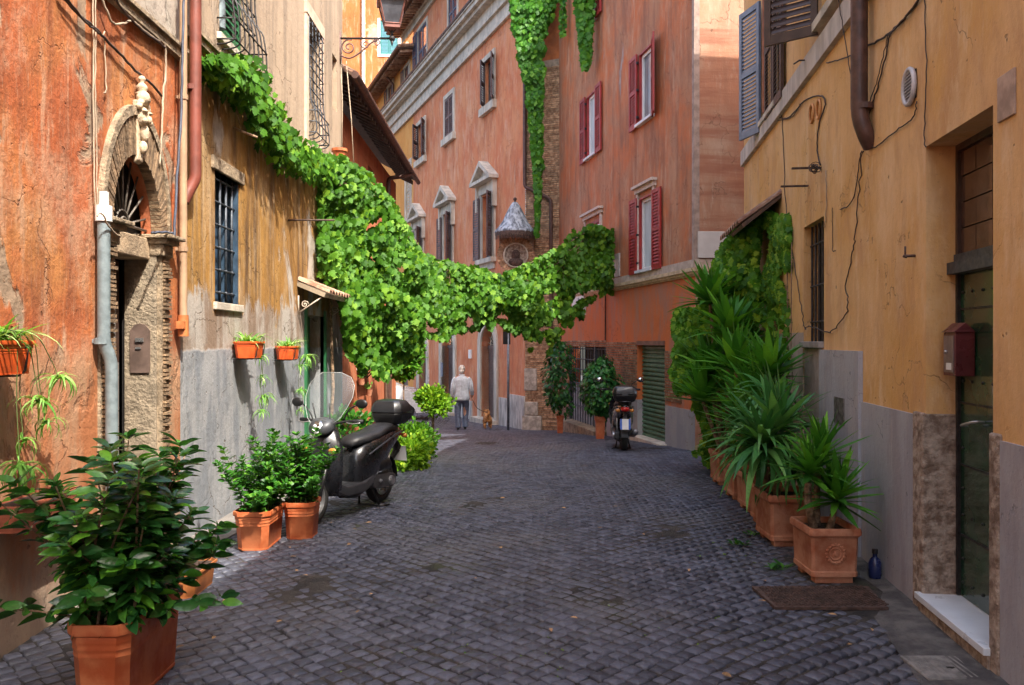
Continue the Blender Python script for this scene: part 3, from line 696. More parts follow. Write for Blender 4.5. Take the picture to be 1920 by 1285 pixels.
# --- ochre house
UC = FL.u(642)
ch = thing('ochre_house', 'stained ochre house in the middle of the left side with barred windows', 'house', (-2.7, 10, 0))
w1 = (FL.u(403), FL.u(450), 2.02, 3.22)
w2 = (FL.u(411), FL.u(466), 4.50, 6.6)
w3 = (FL.u(575), FL.u(600), 4.39, 5.95)
nich = (FL.u(623), FL.u(632), 5.2, 6.0)
gd = (FL.u(573), FL.u(607), -.1, 2.02)
m = MB(); FL.wall(m, UB, UC, -.3, 9.5, [w1+(.22,), w2+(.2,), w3+(.2,), nich+(.25,), gd+(.25,)])
m.add([(-2.7, UC, -.5), (-8, UC, -.5), (-8, UC, 9.5), (-2.7, UC, 9.5)], [(0, 1, 2, 3)])
m.box(-9, -2.71, UB, UC-.01, 9.5, 9.55)
m.build('wall', M['ochre_plaster'], ch)
m = MB(); m.box(-3.0, -2.5, UB+.01, UC+.1, 9.56, 9.7); m.build('roof', M['rooftile'], ch)
m = MB(); FL.box(m, UB+.15, FL.u(404), 4.20, 4.26, 0, .045); FL.box(m, UB+.15, FL.u(404), 4.26, 4.29, 0, .07); m.build('string_course', M['stone_dirty'], ch)
# window 1
m = MB(); FL.box(m, w1[0]-.1, w1[1]+.08, 3.22, 3.34, -.21, .025); m.build('window_lintel', M['stone_dirty'], ch, bevel=.008)
m = MB(); FL.box(m, w1[0]-.04, w1[1]+.04, 1.95, 2.02, -.21, .03); m.build('window_sill', M['travertine'], ch, bevel=.006)
o = shutter(ch, FL, w1[0]+.02, w1[1]-.02, w1[2], w1[3], -.21, M['darkblue'], 4, solid=True, label='dark blue boarded shutter behind the bars')
m = MB(); m.box(-2.905, -2.715, w1[1]-.03, w1[1]-.004, w1[2]+.01, w1[3]-.01); m.build('shutter', M['darkblue'], ch)
m = MB(); FL.box(m, w1[0]+.12, w1[0]+.26, w1[2], w1[3]-.3, -.17, -.16); m.build('curtain', M['curtain'], ch)
g = MB()
for i in range(4):
    u = w1[0]+.10+(w1[1]-w1[0]-.2)*i/3; g.tube([FL.p(u, w1[2], -.05), FL.p(u, w1[3], -.05)], .013, 8)
for j in range(6):
    z = w1[2]+.1+(w1[3]-w1[2]-.15)*j/5; g.tube([FL.p(w1[0], z, -.05), FL.p(w1[1]-.02, z, -.05)], .011, 8)
    for i in range(4):
        u = w1[0]+.10+(w1[1]-w1[0]-.2)*i/3; g.ball(FL.p(u, z, -.05), .020, 6, 4)
g.build('window_grille', M['ironblue'], ch, smooth=True)
# window 2 basket grille with green shutters
casement(ch, FL, w2[0], w2[1], w2[2], w2[3], -.15, M['white'], M['winglass'])
shutter(ch, FL, w2[0]+.28, w2[1]-.05, w2[2]+.05, w2[3], -.10, M['greenpaint'], 30)
m = MB(); m.tube([FL.p(w2[0]+.15, w2[2]+.1, -.05), FL.p(w2[0]+.15, w2[3], -.05)], .055, 12); m.build('flue', M['galv'], ch, auto=True)
m = MB(); FL.box(m, w2[0]-.06, w2[1]+.06, w2[2]-.07, w2[2], -.19, .04); m.build('window_sill', M['travertine'], ch, bevel=.006)
g = MB(); nb = 7
def basket(g, u0, u1, z0, z1, bulge, nb, nh, r=.008):
    for i in range(nb):
        u = u0+(u1-u0)*i/(nb-1)
        pts = [FL.p(u, z1, .03), FL.p(u, z0+(z1-z0)*.35, .05), FL.p(u, z0+(z1-z0)*.22, bulge*.8), FL.p(u, z0+.10, bulge), FL.p(u, z0+.02, bulge*.7), FL.p(u, z0, .0)]
        g.tube(smooth_path(pts, 4), r, 6)
    for j in range(nh):
        z = z0+.05+(z1-z0)*j/nh; b = bulge if z < z0+(z1-z0)*.22 else .05
        g.tube([FL.p(u0, z, 0), FL.p(u0, z, b), FL.p(u1, z, b), FL.p(u1, z, 0)], r, 6)
basket(g, w2[0]-.06, w2[1]+.06, 4.38, 6.3, .17, 8, 10); g.build('window_grille', M['iron'], ch, smooth=True)
# window 3
casement(ch, FL, w3[0], w3[1], w3[2], w3[3], -.16, M['greywood'], M['winglass'])
m = MB(); e = .004
FL.box(m, w3[0]-.12, w3[0], w3[2]-.1, w3[3], 0, .03); FL.box(m, w3[1], w3[1]+.12, w3[2]-.1, w3[3], 0, .03); FL.box(m, w3[0]-.13, w3[1]+.13, w3[3], w3[3]+.16, 0, .04)
FL.box(m, w3[0]-.13, w3[1]+.13, w3[2]-.2, w3[2]-.1, 0, .045); m.build('window_surround', simple('pink_stucco', (.55,.40,.30), .8, var=.15, scale=6), ch)
g = MB(); basket(g, w3[0], w3[1], w3[2]-.02, w3[3], .13, 5, 11); g.build('window_grille', M['ironblue'], ch, smooth=True)
m = MB(); m.add([(-2.945, nich[0], 5.2), (-2.945, nich[1], 5.2), (-2.945, nich[1], 6.0), (-2.945, nich[0], 6.0)], [(0, 1, 2, 3)]); m.build('niche_panel', simple('orange_niche', (.60,.20,.08), .8), ch)
# green door
m = MB(); FL.box(m, gd[0], gd[1], -.1, 2.02, -.24, -.20); o = m.build('door', M['greenpaint'], ch)
m = MB(); FL.box(m, gd[0]+.08, gd[0]+.42, 1.0, 1.85, -.20, -.185); FL.box(m, gd[0]+.08, gd[0]+.42, .15, .85, -.20, -.185); m.build('door_panel', M['greenpaint'], o)
m = MB(); FL.box(m, gd[0]-.07, gd[0], -.1, 2.1, -.05, .03); FL.box(m, gd[1], gd[1]+.08, -.1, 2.1, -.05, .03); m.build('door_frame', M['greenpaint'], ch)
# canopy over the green door
cp = thing('tiled_canopy', 'small tiled canopy on scroll brackets above the green door', 'canopy', (-2.7, 11.4, 2.2))
m = MB(); cu0 = 10.45; cu1 = 12.35
m.add([FL.p(cu0, 2.36, 0), FL.p(cu1, 2.36, 0), FL.p(cu1, 2.22, .34), FL.p(cu0, 2.22, .34), FL.p(cu0, 2.42, 0), FL.p(cu1, 2.42, 0), FL.p(cu1, 2.27, .36), FL.p(cu0, 2.27, .36)], [(0,1,2,3),(4,7,6,5),(3,2,6,7),(0,3,7,4),(1,5,6,2)])
m.build('board', simple('pale_board', (.33,.26,.18), .8, streak=True), cp)
k = 11
for i in range(k):
    u = cu0+.12+(cu1-cu0-.15)*i/(k-1); mm = MB(); n = 7; rings = []
    for t in (0, 1):
        q = []
        for j in range(n): a = math.pi*j/(n-1); q.append(Vector(FL.p(u-.075*math.cos(a), (2.44, 2.275)[t]+.055*math.sin(a), (.0, .40)[t])))
        for j in reversed(range(n)): a = math.pi*j/(n-1); q.append(Vector(FL.p(u-.058*math.cos(a), (2.44, 2.275)[t]+.040*math.sin(a), (.0, .40)[t])))
        rings.append(q)
    mm.loft(rings); mm.build('roof_tile', M['rooftile'], cp)
for u in (cu0+.03, cu1-.1):
    mm = MB(); mm.tube([FL.p(u, 2.02, .01), FL.p(u, 2.22, .30)], .010, 6)
    sp = [FL.p(u, 2.13+.05*(1-t/14)*math.sin(t*.8), .09+.05*(1-t/14)*math.cos(t*.8)) for t in range(14)]; mm.tube(sp, .008, 6); mm.tube([FL.p(u, 2.0, .01), FL.p(u, 2.24, .01)], .01, 6)
    mm.build('bracket', simple('pale_bracket', (.40,.33,.26), .6), cp, smooth=True)
# rusty rod
u, z = FL.hit(540, 413); m = MB().tube([FL.p(u, z, 0), FL.p(u, z-.0, .56)], .011, 8); tagp(m.build('rusty_rod', M['rust'], smooth=True), 'thin rusty rod sticking out of the ochre wall towards the ivy', 'rod')
u, z = FL.hit(437, 240); m = MB().tube([FL.p(u, z, 0), FL.p(u+.05, z-.08, .22)], .012, 8); tagp(m.build('wooden_peg', M['beigepipe'], smooth=True), 'short pale peg jutting from the ochre wall under the vine', 'peg')
# ================================================================== LOW HOUSE WITH EAVES
FH = Frame(-3.0, 0, 0, 1, -1)
lh = thing('low_house', 'low dark orange house with projecting tiled eaves behind the vine curtain', 'house', (-3, 17, 0))
hw = (17.35, 18.1, 4.75, 5.35)
m = MB(); FH.wall(m, 13.22, 21.5, -1.2, 5.75, [hw+(.2,)]); m.add([(-3, 21.5, -1.2), (-8, 21.5, -1.2), (-8, 21.5, 5.75), (-3, 21.5, 5.75)], [(0, 1, 2, 3)])
m.build('wall', M['brown_red_plaster'], lh)
m = MB(); FH.box(m, hw[0], hw[1], hw[2], hw[3], -.22, -.18); m.build('window', M['dark'], lh)
m = MB()
sl = (7.9-5.95)/(6.0-2.55)
def roofz(x): return 5.93+(-2.55-x)*.52
m.hexa([(-2.55,13.22,5.90),(-2.55,21.9,5.90),(-7.5,21.9,roofz(-7.5)-.03),(-7.5,13.22,roofz(-7.5)-.03),(-2.55,13.22,5.95),(-2.55,21.9,5.95),(-7.5,21.9,roofz(-7.5)+.03),(-7.5,13.22,roofz(-7.5)+.03)])
m.build('roof_boards', M['wood'], lh)
mrt = None
for i in range(40):
    y = 13.35+i*.217
    if mrt is None:
        mm = MB(); n = 6; rings = []
        for x in (-2.50, -7.5):
            z = roofz(x)+.03; q = []
            for j in range(n): a = math.pi*j/(n-1); q.append((x+2.5, -.085*math.cos(a), z-5.9+.075*math.sin(a)))
            for j in reversed(range(n)): a = math.pi*j/(n-1); q.append((x+2.5, -.065*math.cos(a), z-5.9+.055*math.sin(a)))
            rings.append(q)
        mm.loft(rings); mrt = mm.mesh('roof_tile'); mrt.materials.append(M['rooftile'])
    o = link('roof_tile', mrt, lh); o.location = Vector((-2.5, y, 5.9))-ORG[lh]
for i in range(29):
    y = 13.4+i*.30; mm = MB()
    mm.hexa([(-2.60,y,5.79),(-2.60,y+.07,5.79),(-3.02,y+.07,5.99),(-3.02,y,5.99),(-2.60,y,5.895),(-2.60,y+.07,5.895),(-3.02,y+.07,6.10),(-3.02,y,6.10)]); mm.build('rafter', M['wood'], lh)
m = MB(); m.tube([(-2.47, 13.1, 5.87), (-2.47, 21.95, 5.87)], .06, 10); m.build('gutter', M['copper'], lh, auto=True)
wpipe(FH, [(20.6, 5.82, .5), (19.9, 5.62, .38), (19.75, 5.55, .07), (19.75, -.6, .07)], .05, M['copper'], 'downpipe', 'brown downpipe bending under the eaves of the low house', 'pipe')
# small balcony shelf with pots on the low house, ladder-like trellis
# ================================================================== FAR ORANGE BLOCK
fo = thing('far_apartment_block', 'tall sunlit orange block at the far end above the low eaves', 'building', (-9, 45, 0))
FO = Frame(-16, 45, 1, 0, -1)
xo = lambda px: FO.u(px)
tw = (xo(711), xo(748), FO.hit(730, 104)[1], FO.hit(730, 38)[1])
m = MB(); FO.wall(m, 0, 13, -2, 24, [tw+(.1,)]); m.box(-16, -3, 45.01, 52, 24, 24.1); m.build('wall', M['far_orange'], fo)
sh = shutter(fo, FO, tw[0]+.06, (tw[0]+tw[1])/2, tw[2]+.06, tw[3], -.06, M['tealshut'], 26, mid=False); sh = shutter(fo, FO, (tw[0]+tw[1])/2+.01, tw[1]-.06, tw[2]+.06, tw[3], -.06, M['tealshut'], 26, mid=False)
m = MB(); FO.box(m, tw[0]-.08, tw[0]+.05, tw[2]-.08, tw[3]+.1, -.08, .03); FO.box(m, tw[1]-.05, tw[1]+.08, tw[2]-.08, tw[3]+.1, -.08, .03); FO.box(m, tw[0]+.05, tw[1]-.05, tw[2]-.08, tw[2]+.05, -.08, .04); m.build('window_frame', M['white'], fo)
wpipe(FO, [(xo(682), 24, .1), (xo(682), 0, .1)], .10, simple('pale_pipe', (.70,.55,.42), .6), 'drain_pipe', 'pale drain pipe running down the far orange block', 'pipe', collars=[(xo(682), FO.hit(682, 45)[1]), (xo(682), FO.hit(682, 97)[1])])
# ================================================================== PINK PALAZZO
FP = Frame(.36, 22.5, -.385, 1, 1)
pk = thing('pink_palazzo', 'long pink plastered palazzo with stone cornice and pedimented windows', 'building', (0, 25, -.8))
UY = FP.u(775)       # where the gold coloured neighbour starts
def U(px): return FP.u(px)
W = [(U(925), U(905)), (U(848), U(833)), (U(793), U(780))]
S = [(U(926), U(909)), (U(851), U(836)), (U(797), U(784))]
AT = [(U(858), U(842)), (U(801), U(785)), (U(905), U(886))]
D = [(U(929), U(903), 2.15), (U(852), U(829), 2.15), (U(801), U(786), 1.9)]
holes = [(a, b, 4.2, 6.15, .22) for a, b in W]+[(a, b, 8.85, 10.25, .2) for a, b in S]+[(a, b, 12.2, 14.0, .12) for a, b in AT]+[(a, b, -1.3, c, .0) for a, b, c in D]
m = MB(); FP.wall(m, 0, UY, -1.4, 14.9, holes)
def arched(m, F, u0, u1, zs, top, depth, n=12):
    c = (u0+u1)/2; A = arch_pts(c, (u1-u0)/2, top-zs, zs, n)
    for i in range(n):
        (a, za), (b, zb) = A[i], A[i+1]; m.add([F.p(a, za), F.p(b, zb), F.p(b, top), F.p(a, top)], [(0, 1, 2, 3)]); m.add([F.p(a, za), F.p(b, zb), F.p(b, zb, -depth), F.p(a, za, -depth)], [(0, 1, 2, 3)])
    for u in (u0, u1): m.add([F.p(u, -1.4), F.p(u, zs), F.p(u, zs, -depth), F.p(u, -1.4, -depth)], [(0, 1, 2, 3)])
for a, b, c in D: arched(m, FP, a, b, c-.62, c, .28)
# volume behind
q0 = FP.p(0, 0); q1 = FP.p(UY, 0)
m.add([FP.p(0, 14.88), FP.p(UY, 14.88), FP.p(UY, 14.88, -8), FP.p(0, 14.88, -8)], [(0, 1, 2, 3)])
m.build('wall', M['pink_plaster'], pk)
# cornice
m = MB(); e = .003
for z0, z1, o1 in ((10.87, 11.0, .10), (11.0, 11.32, .05), (11.32, 11.42, .14), (11.42, 11.75, .10), (11.75, 11.88, .30), (11.88, 12.02, .42), (12.02, 12.06, .46)):
    FP.box(m, -.2, 17.5, z0, z1, 0, o1)
cn = m.build('cornice', M['travertine'], pk)
for k in range(24):
    mm = MB(); u = .4+k*.72; FP.box(mm, u, u+.05, 12.06, 12.10, .1, .50); mm.build('gutter_clip', M['iron'], pk)
m = MB(); P = [FP.p(-.2, 12.12, .44), FP.p(17.5, 12.12, .44)]; m.tube(P, .06, 8); m.build('gutter', M['copper'], pk)
# attic eaves
def eave(F, u0, u1, z, par, out=.65, step=.28):
    mm = MB(); mm.add([F.p(u0, z, 0), F.p(u1, z, 0), F.p(u1, z-.12, out), F.p(u0, z-.12, out), F.p(u0, z+.10, 0), F.p(u1, z+.10, 0), F.p(u1, z-.04, out), F.p(u0, z-.04, out)], [(0,1,2,3),(4,7,6,5),(3,2,6,7),(0,3,7,4),(1,5,6,2)])
    mm.build('roof_boards', M['wood'], par)
    mm = MB(); mm.tube([F.p(u0, z-.05, out+.05), F.p(u1, z-.05, out+.05)], .07, 8); mm.build('gutter', M['copper'], par, auto=True)
    u = u0+.1
    while u < u1:
        mm = MB(); mm.add([F.p(u, z-.12, 0), F.p(u+.08, z-.12, 0), F.p(u+.08, z-.22, out-.05), F.p(u, z-.22, out-.05), F.p(u, z, 0), F.p(u+.08, z, 0), F.p(u+.08, z-.115, out-.05), F.p(u, z-.115, out-.05)], [(0,3,2,1),(3,2,6,7),(0,3,7,4),(1,5,6,2)])
        mm.build('rafter', M['rooftile'], par); u += step
    mm = MB(); u = u0
    while u < u1:
        mm.tube([F.p(u, z+.12, 0), F.p(u, z-.0, out+.04)], .07, 6); u += .2
    o = mm.build('roof_tiles', M['rooftile'], par); o['kind'] = 'stuff'
eave(FP, -.3, FP.u(757), 14.75, pk)
m = MB(); FP.box(m, 0, FP.u(757), 14.3, 14.6, 0, .10); FP.box(m, 0, FP.u(757), 14.6, 14.66, 0, .18); m.build('frieze', M['travertine'], pk)
stone = M['travertine']
def ped_window(a, b):
    m = MB(); w = b-a
    FP.box(m, a-.20, a, 4.2, 6.2, -.02, .06); FP.box(m, b, b+.20, 4.2, 6.2, -.02, .06); FP.box(m, a-.20, b+.20, 6.2, 6.36, -.02, .08)
    FP.box(m, a-.32, a-.20, 5.7, 6.5, 0, .14); FP.box(m, b+.20, b+.32, 5.7, 6.5, 0, .14)
    FP.box(m, a-.28, b+.28, 6.36, 6.5, 0, .07)
    FP.box(m, a-.26, b+.26, 4.06, 4.2, -.2, .17); FP.box(m, a-.18, b+.18, 3.86, 4.06, 0, .06)
    FP.box(m, a-.45, b+.45, 6.5, 6.60, 0, .30)
    c = (a+b)/2; hw_ = w/2+.45
    for s in (-1, 1):
        FP.poly(m, [(c+s*hw_, 6.60), (c+s*(hw_-.22), 6.60), (c, 7.00), (c, 7.16)], 0, .30)
    FP.poly(m, [(c-hw_+.2, 6.601), (c+hw_-.2, 6.601), (c, 7.0)], 0, .10)
    m.build('window_surround', stone, pk)
    casement(pk, FP, a, b, 4.2, 6.15, -.12, M['greywood'], M['winglass'], panes=3)
    shutter(pk, FP, b+.06, b+.06+w*.55, 4.22, 6.13, .09, M['brownshut'], 26)
    FS = Frame(*FP.p(a, 0, .09)[:2], FP.n[0]*.55-FP.d[0]*.8, FP.n[1]*.55-FP.d[1]*.8, 1)
    shutter(pk, FS, 0, w*.5, 4.22, 6.13, 0, M['brownshut'], 26)
for a, b in W: ped_window(a, b)
for i, (a, b) in enumerate(S):
    m = MB(); FP.box(m, a-.17, a, 8.75, 10.4, -.02, .05); FP.box(m, b, b+.17, 8.75, 10.4, -.02, .05); FP.box(m, a, b, 10.25, 10.4, -.02, .05); FP.box(m, a-.24, b+.24, 8.62, 8.85, -.1, .13)
    m.build('window_surround', stone, pk)
    casement(pk, FP, a, b, 8.85, 10.25, -.12, M['greywood'], M['winglass'], panes=2)
    w = (b-a)/2
    if i == 1: shutter(pk, FP, a, a+w-.005, 8.87, 10.22, .01, M['brownshut'], 20); shutter(pk, FP, a+w+.005, b, 8.87, 10.22, .01, M['brownshut'], 20)
    else:
        FS = Frame(*FP.p(b, 0, .03)[:2], FP.n[0]*.6-FP.d[0]*.8, FP.n[1]*.6-FP.d[1]*.8, 1); shutter(pk, FS, 0, w, 8.87, 10.22, 0, M['brownshut'], 20)
        FS = Frame(*FP.p(a, 0, .03)[:2], FP.n[0]*.5-FP.d[0]*.87, FP.n[1]*.5-FP.d[1]*.87, 1); shutter(pk, FS, 0, w, 8.87, 10.22, 0, M['brownshut'], 20)
for i, (a, b) in enumerate(AT):
    m = MB(); FP.box(m, a-.14, a, 12.12, 14.12, -.02, .04); FP.box(m, b, b+.14, 12.12, 14.12, -.02, .04); FP.box(m, a, b, 14.0, 14.12, -.02, .04); m.build('window_surround', stone, pk)
    w = (b-a)/2; shutter(pk, FP, a, a+w-.01, 12.2, 14.0, -.02, M['navyshut'], 30); shutter(pk, FP, a+w+.01, b, 12.2, 14.0, -.02, M['navyshut'], 30)
    if i == 1: shutter(pk, FP, b+.03, b+.03+w, 12.2, 14.0, .05, M['navyshut'], 30)
# doors
for i, (a, b, top) in enumerate(D):
    zs = top-.62; c = (a+b)/2; hwd = (b-a)/2; m = MB()
    A0 = arch_pts(c, hwd, .62, zs, 14); A1 = arch_pts(c, hwd+.26, .88, zs, 14)
    for k in range(14): FP.poly(m, [A0[k], A0[k+1], A1[k+1], A1[k]], -.01, .06)
    FP.box(m, a-.26, a, -1.2, zs, -.28, .06); FP.box(m, b, b+.26, -1.2, zs, -.28, .06); m.build('door_surround', stone, pk)
    m = MB(); FP.box(m, a, b, -1.2, 1.45, -.30, -.24)
    d = m.build('door', (M['greywood'], M['brownshut'], M['greywood'])[i], pk)
    if i == 0:
        for k in range(26):
            mm = MB(); z = -.88+k*.09; FP.box(mm, a+.03, b-.03, z, z+.072, -.245, -.225); mm.build('slat', M['greywood'], d)
    else:
        for k in range(3):
            mm = MB(); z = -.75+k*.72; FP.box(mm, a+.10, c-.04, z, z+.6, -.245, -.225); FP.box(mm, c+.04, b-.10, z, z+.6, -.245, -.225); mm.build('door_panel', M['brownshut'], d)
    m = MB(); FP.box(m, a, b, 1.45, 1.56, -.30, -.2); m.build('transom', M['greywood'], pk)
    m = MB(); FP.box(m, a, b, 1.5, top, -.34, -.32); m.build('fanlight', M['dark'], pk)
    m = MB()
    for k in range(9):
        t = math.pi*(k+.5)/9; m.tube([FP.p(c, 1.57, -.2), FP.p(c-(hwd-.03)*math.cos(t), 1.54+.58*math.sin(t), -.2)], .012, 5)
    m.build('fan_grille', simple('pale_iron', (.34,.27,.2), .6), pk)
    m = MB(); FP.box(m, a-.3, b+.3, -1.3, zG(FP.p(a, 0)[1])+.12, -.3, .30); m.build('doorstep', stone, pk)
# stone plinth panels
m = MB()
for a, b, h in ((0.0, U(953), .55), (U(953)+.02, U(937), .45), (U(886), U(862), .25), (U(822), U(803), .3)):
    z = zG(FP.p(a, 0)[1]); FP.box(m, a, b, -1.4, z+h+.35, 0, .035)
m.build('plinth', simple('pale_plinth', (.46,.42,.38), .8, var=.35, scale=7, streak=True), pk)
u, z = FP.hit(833, 693); m = MB(); FP.box(m, U(834), U(831), z-.25, z+.25, .06, .10); tagp(m.build('intercom', M['blueshut']), 'small blue grey intercom beside the narrow brown door of the pink palazzo', 'intercom')
u, z = FP.hit(883, 663); m = MB(); FP.box(m, u-.12, u+.12, z-.16, z+.12, 0, .05); tagp(m.build('letter_slot', M['white']), 'small white box between the two arched doors of the pink palazzo', 'wall box')
m = MB(); u, z = FP.hit(803, 720); FP.box(m, u-.16, u+.16, z-.95, z+.55, 0, .05); tagp(m.build('notice_board', simple('pale_board2', (.5,.46,.42), .7)), 'tall pale board left of the narrow brown door', 'board')
# --- gold neighbour
gh = thing('gold_house', 'narrow gold coloured house between the pink palazzo and the low eaves', 'house', FP.p(UY+3, 0))
gw = [(U(771), U(762), 6.9, 9.1), (U(768), U(759), 12.05, 13.2), (U(738), U(728), 11.95, 13.3), (U(765), U(750), -1.4, 1.5)]
m = MB(); FP.wall(m, UY, 21, -1.6, 13.7, [g+(.15,) for g in gw]); m.add([FP.p(UY, 13.69), FP.p(21, 13.69), FP.p(21, 13.69, -8), FP.p(UY, 13.69, -8)], [(0, 1, 2, 3)]); m.build('wall', M['gold_plaster'], gh)
eave(FP, UY-.3, 21, 13.55, gh)
for i, g in enumerate(gw[:3]):
    m = MB(); FP.box(m, g[0]-.15, g[0], g[2]-.1, g[3]+.12, -.02, .05); FP.box(m, g[1], g[1]+.15, g[2]-.1, g[3]+.12, -.02, .05); FP.box(m, g[0], g[1], g[3], g[3]+.12, -.02, .05); FP.box(m, g[0]-.2, g[1]+.2, g[2]-.2, g[2]-.1, -.02, .12); m.build('window_surround', stone, gh)
    w = (g[1]-g[0])/2; sm = (simple('pale_shutter', (.42,.36,.28), .6), M['brownshut'], M['brownshut'])[i]
    shutter(gh, FP, g[0], g[0]+w, g[2], g[3], -.05, sm, 20); shutter(gh, FP, g[1]-w, g[1], g[2], g[3], -.05, sm, 20)
    if i: shutter(gh, FP, g[1]+.02, g[1]+.02+w, g[2], g[3], .05, sm, 20)
m = MB(); FP.box(m, gw[3][0], gw[3][1], -1.5, 1.5, -.2, -.15); m.build('door', M['greywood'], gh)
wpipe(FP, [(U(741), 13.5, .5), (U(741), 13.1, .1), (U(741), 12.1, .1)], .05, M['copper'], 'downpipe', 'short brown downpipe under the eaves of the gold house', 'pipe')
# side street closing wall left of the gold house
m = MB(); m.box(-16, -3, 46, 46.2, -2, 3); 
# ================================================================== BRICK PIER
FB = Frame(.36, 22.5, 1.25-.36, 22.1-22.5, -1)
LB = math.hypot(.89, .4)
bp = thing('brick_pier', 'old exposed brick wall strip between the pink palazzo and the red house', 'wall', (.8, 22.3, -.7))
m = MB(); FB.box(m, 0, LB+.3, -1.2, 9.2, -.5, -.02); m.build('mortar', M['mortar'], bp)
m = MB(); bricks_on(FB, m, 0, LB+.05, -.8, 9.0, 0, .055, .26, .014, .012, rnd=.012); o = m.build('bricks', M['brick'], bp); o['kind'] = 'stuff'
m = MB(); FB.box(m, 0.3, LB+.3, 9.2, 13, -.6, -.05); m.build('upper_wall', simple('shaded_orange', (.36,.11,.035), .9, var=.2, scale=4), bp)
m = MB(); FB.box(m, -.02, .35, .35, .95, .0, .05); FB.box(m, .02, .38, -.3, .05, .0, .06); FB.box(m, -.06, .5, -.85, -.32, 0, .10); m.build('stone_block', simple('pale_block', (.42,.36,.30), .9, var=.3, scale=9, bump=.008), bp, bevel=.02)
wpipe(FB, [(.02, 9.2, .09), (.02, 5.85, .09), (.70, 5.5, .09), (.78, 5.4, .09), (.78, 4.0, .09), (.80, .0, .09)], .05, M['copper'], 'downpipe', 'brown downpipe stepping across the old brick pier', 'pipe')
# shrine: cone roof and medallion
sx, sy = .08, 21.98; Z0 = lambda py: px3(972, py, sy)[2]
sr = thing('wall_shrine', 'street corner shrine with a conical lead canopy over a round brick medallion', 'shrine', (sx, sy+.3, 3.8))
zt, zb = Z0(378), Z0(436)
prof = [(.0, zt), (.06, zt), (.13, zt-.10), (.24, zt-.32), (.33, zt-.52), (.43, zt-.66), (.52, zb+.06), (.53, zb)]
rings = [[(sx+r*math.cos(2*math.pi*k/36)*(1+.03*math.cos(k*math.pi)), sy+.12+r*math.sin(2*math.pi*k/36)*.8, z) for k in range(36)] for r, z in prof]
m = MB().loft(rings, cap=False); m.build('canopy', M['lead'], sr)
m = MB(); m.ball((sx, sy+.12, zt+.08), .05); m.tube([(sx, sy+.12, zt-.02), (sx, sy+.12, zt+.05)], .03, 6); m.build('finial', M['rust'], sr, smooth=True)
m = MB().tube([(sx, sy+.12, zt+.1), (sx, sy+.14, zt+1.0)], .005, 4); m.build('stay', M['cablew'], sr)
for k in range(26):
    a = math.pi+math.pi*(k+.5)/26; cx = sx+.53*math.cos(a); cy = sy+.12+.53*.8*math.sin(a); tx = -math.sin(a)*.045; ty = math.cos(a)*.8*.045; mm = MB()
    mm.add([(cx-tx, cy-ty, zb+.02), (cx+tx, cy+ty, zb+.02), (cx+tx, cy+ty, zb-.04), (cx+tx*.35, cy+ty*.35, zb-.10), (cx+tx*.3, cy+ty*.3, zb-.17), (cx, cy, zb-.20), (cx-tx*.3, cy-ty*.3, zb-.17), (cx-tx*.35, cy-ty*.35, zb-.10), (cx-tx, cy-ty, zb-.04)], [tuple(range(9))])
    n = len(mm.v); mm.add([(v[0]-math.cos(a)*.008, v[1]-math.sin(a)*.008, v[2]) for v in mm.v[:9]], [tuple(reversed(range(9)))]); mm.build('fringe', M['rust'], sr)
cz = Z0(478)
m = MB().lathe([(.46, 0), (.46, .42), (.001, .42), (.001, 0), (.46, 0)], (sx+.02, sy+.16, cz), 28, 'y'); m.box(sx-.42, sx+.5, sy+.2, sy+.6, cz-.1, zb); m.build('niche', M['stone_brown'], sr, auto=True)
for k in range(40):
    a = 2*math.pi*k/40; mm = MB(); q = []
    for r, da in ((.34, -.06), (.34, .06), (.50, .065), (.50, -.065)): q.append((sx+.02+r*math.cos(a+da), r*math.sin(a+da)+cz))
    mm.add([(x, sy+.16, z) for x, z in q]+[(x, sy+.12+random.uniform(-.01, .01), z) for x, z in q], [(0,1,2,3),(7,6,5,4),(0,4,5,1),(1,5,6,2),(2,6,7,3),(3,7,4,0)]); mm.build('brick', M['brick'], sr)
m = MB().lathe([(.30, .0), (.335, .0), (.335, .05), (.30, .05), (.30, 0)], (sx+.02, sy+.09, cz), 28, 'y'); m.build('ring', M['travertine'], sr, smooth=True)
m = MB(); m.ball((sx+.02, sy+.15, cz), .12, 10, 8, (1, .5, 1.3)); m.ball((sx+.02, sy+.13, cz-.18), .2, 10, 8, (1, .3, .6)); m.build('relief', M['rust'], sr, smooth=True)
# ================================================================== RED HOUSE
FA = Frame(2.97, 13.5, -.196, .981, 1)
FBB = Frame(2.97, 13.5, 1, .07, -1)
rh = thing('red_house', 'tall terracotta red house with bright red louvred shutters', 'house', (2.97, 13.5, -.2))
LA = 8.78
def UA(px): return FA.u(px)
a1 = (UA(1226), UA(1199), 5.85, 7.2); a2 = (UA(1119), UA(1101), 5.95, 7.4); a3 = (UA(1226), UA(1199), 3.03, 4.42); a4 = (UA(1127), UA(1099), 3.05, 4.42); a0 = (UA(1119), UA(1101), 9.0, 10.4); a5 = (UA(1226), UA(1199), 8.9, 10.3)
ga = (UA(1247), UA(1195), -1, 1.6); gg = (UA(1137), UA(1066), -1, 1.55)
m = MB(); FA.wall(m, 0, LA, -1.2, 12, [h+(.17,) for h in (a1, a2, a3, a4, a0, a5)]+[ga+(.14,), gg+(.3,)])
m.add([FA.p(0, 12), FA.p(LA, 12), (8, 22, 12), (8, 13.7, 12)], [(0, 1, 2, 3)]); m.build('wall', M['red_plaster'], rh)
m = MB(); FBB.wall(m, 0, 4.5, -1, 12, []); m.build('side_wall', M['band_plaster'], rh)
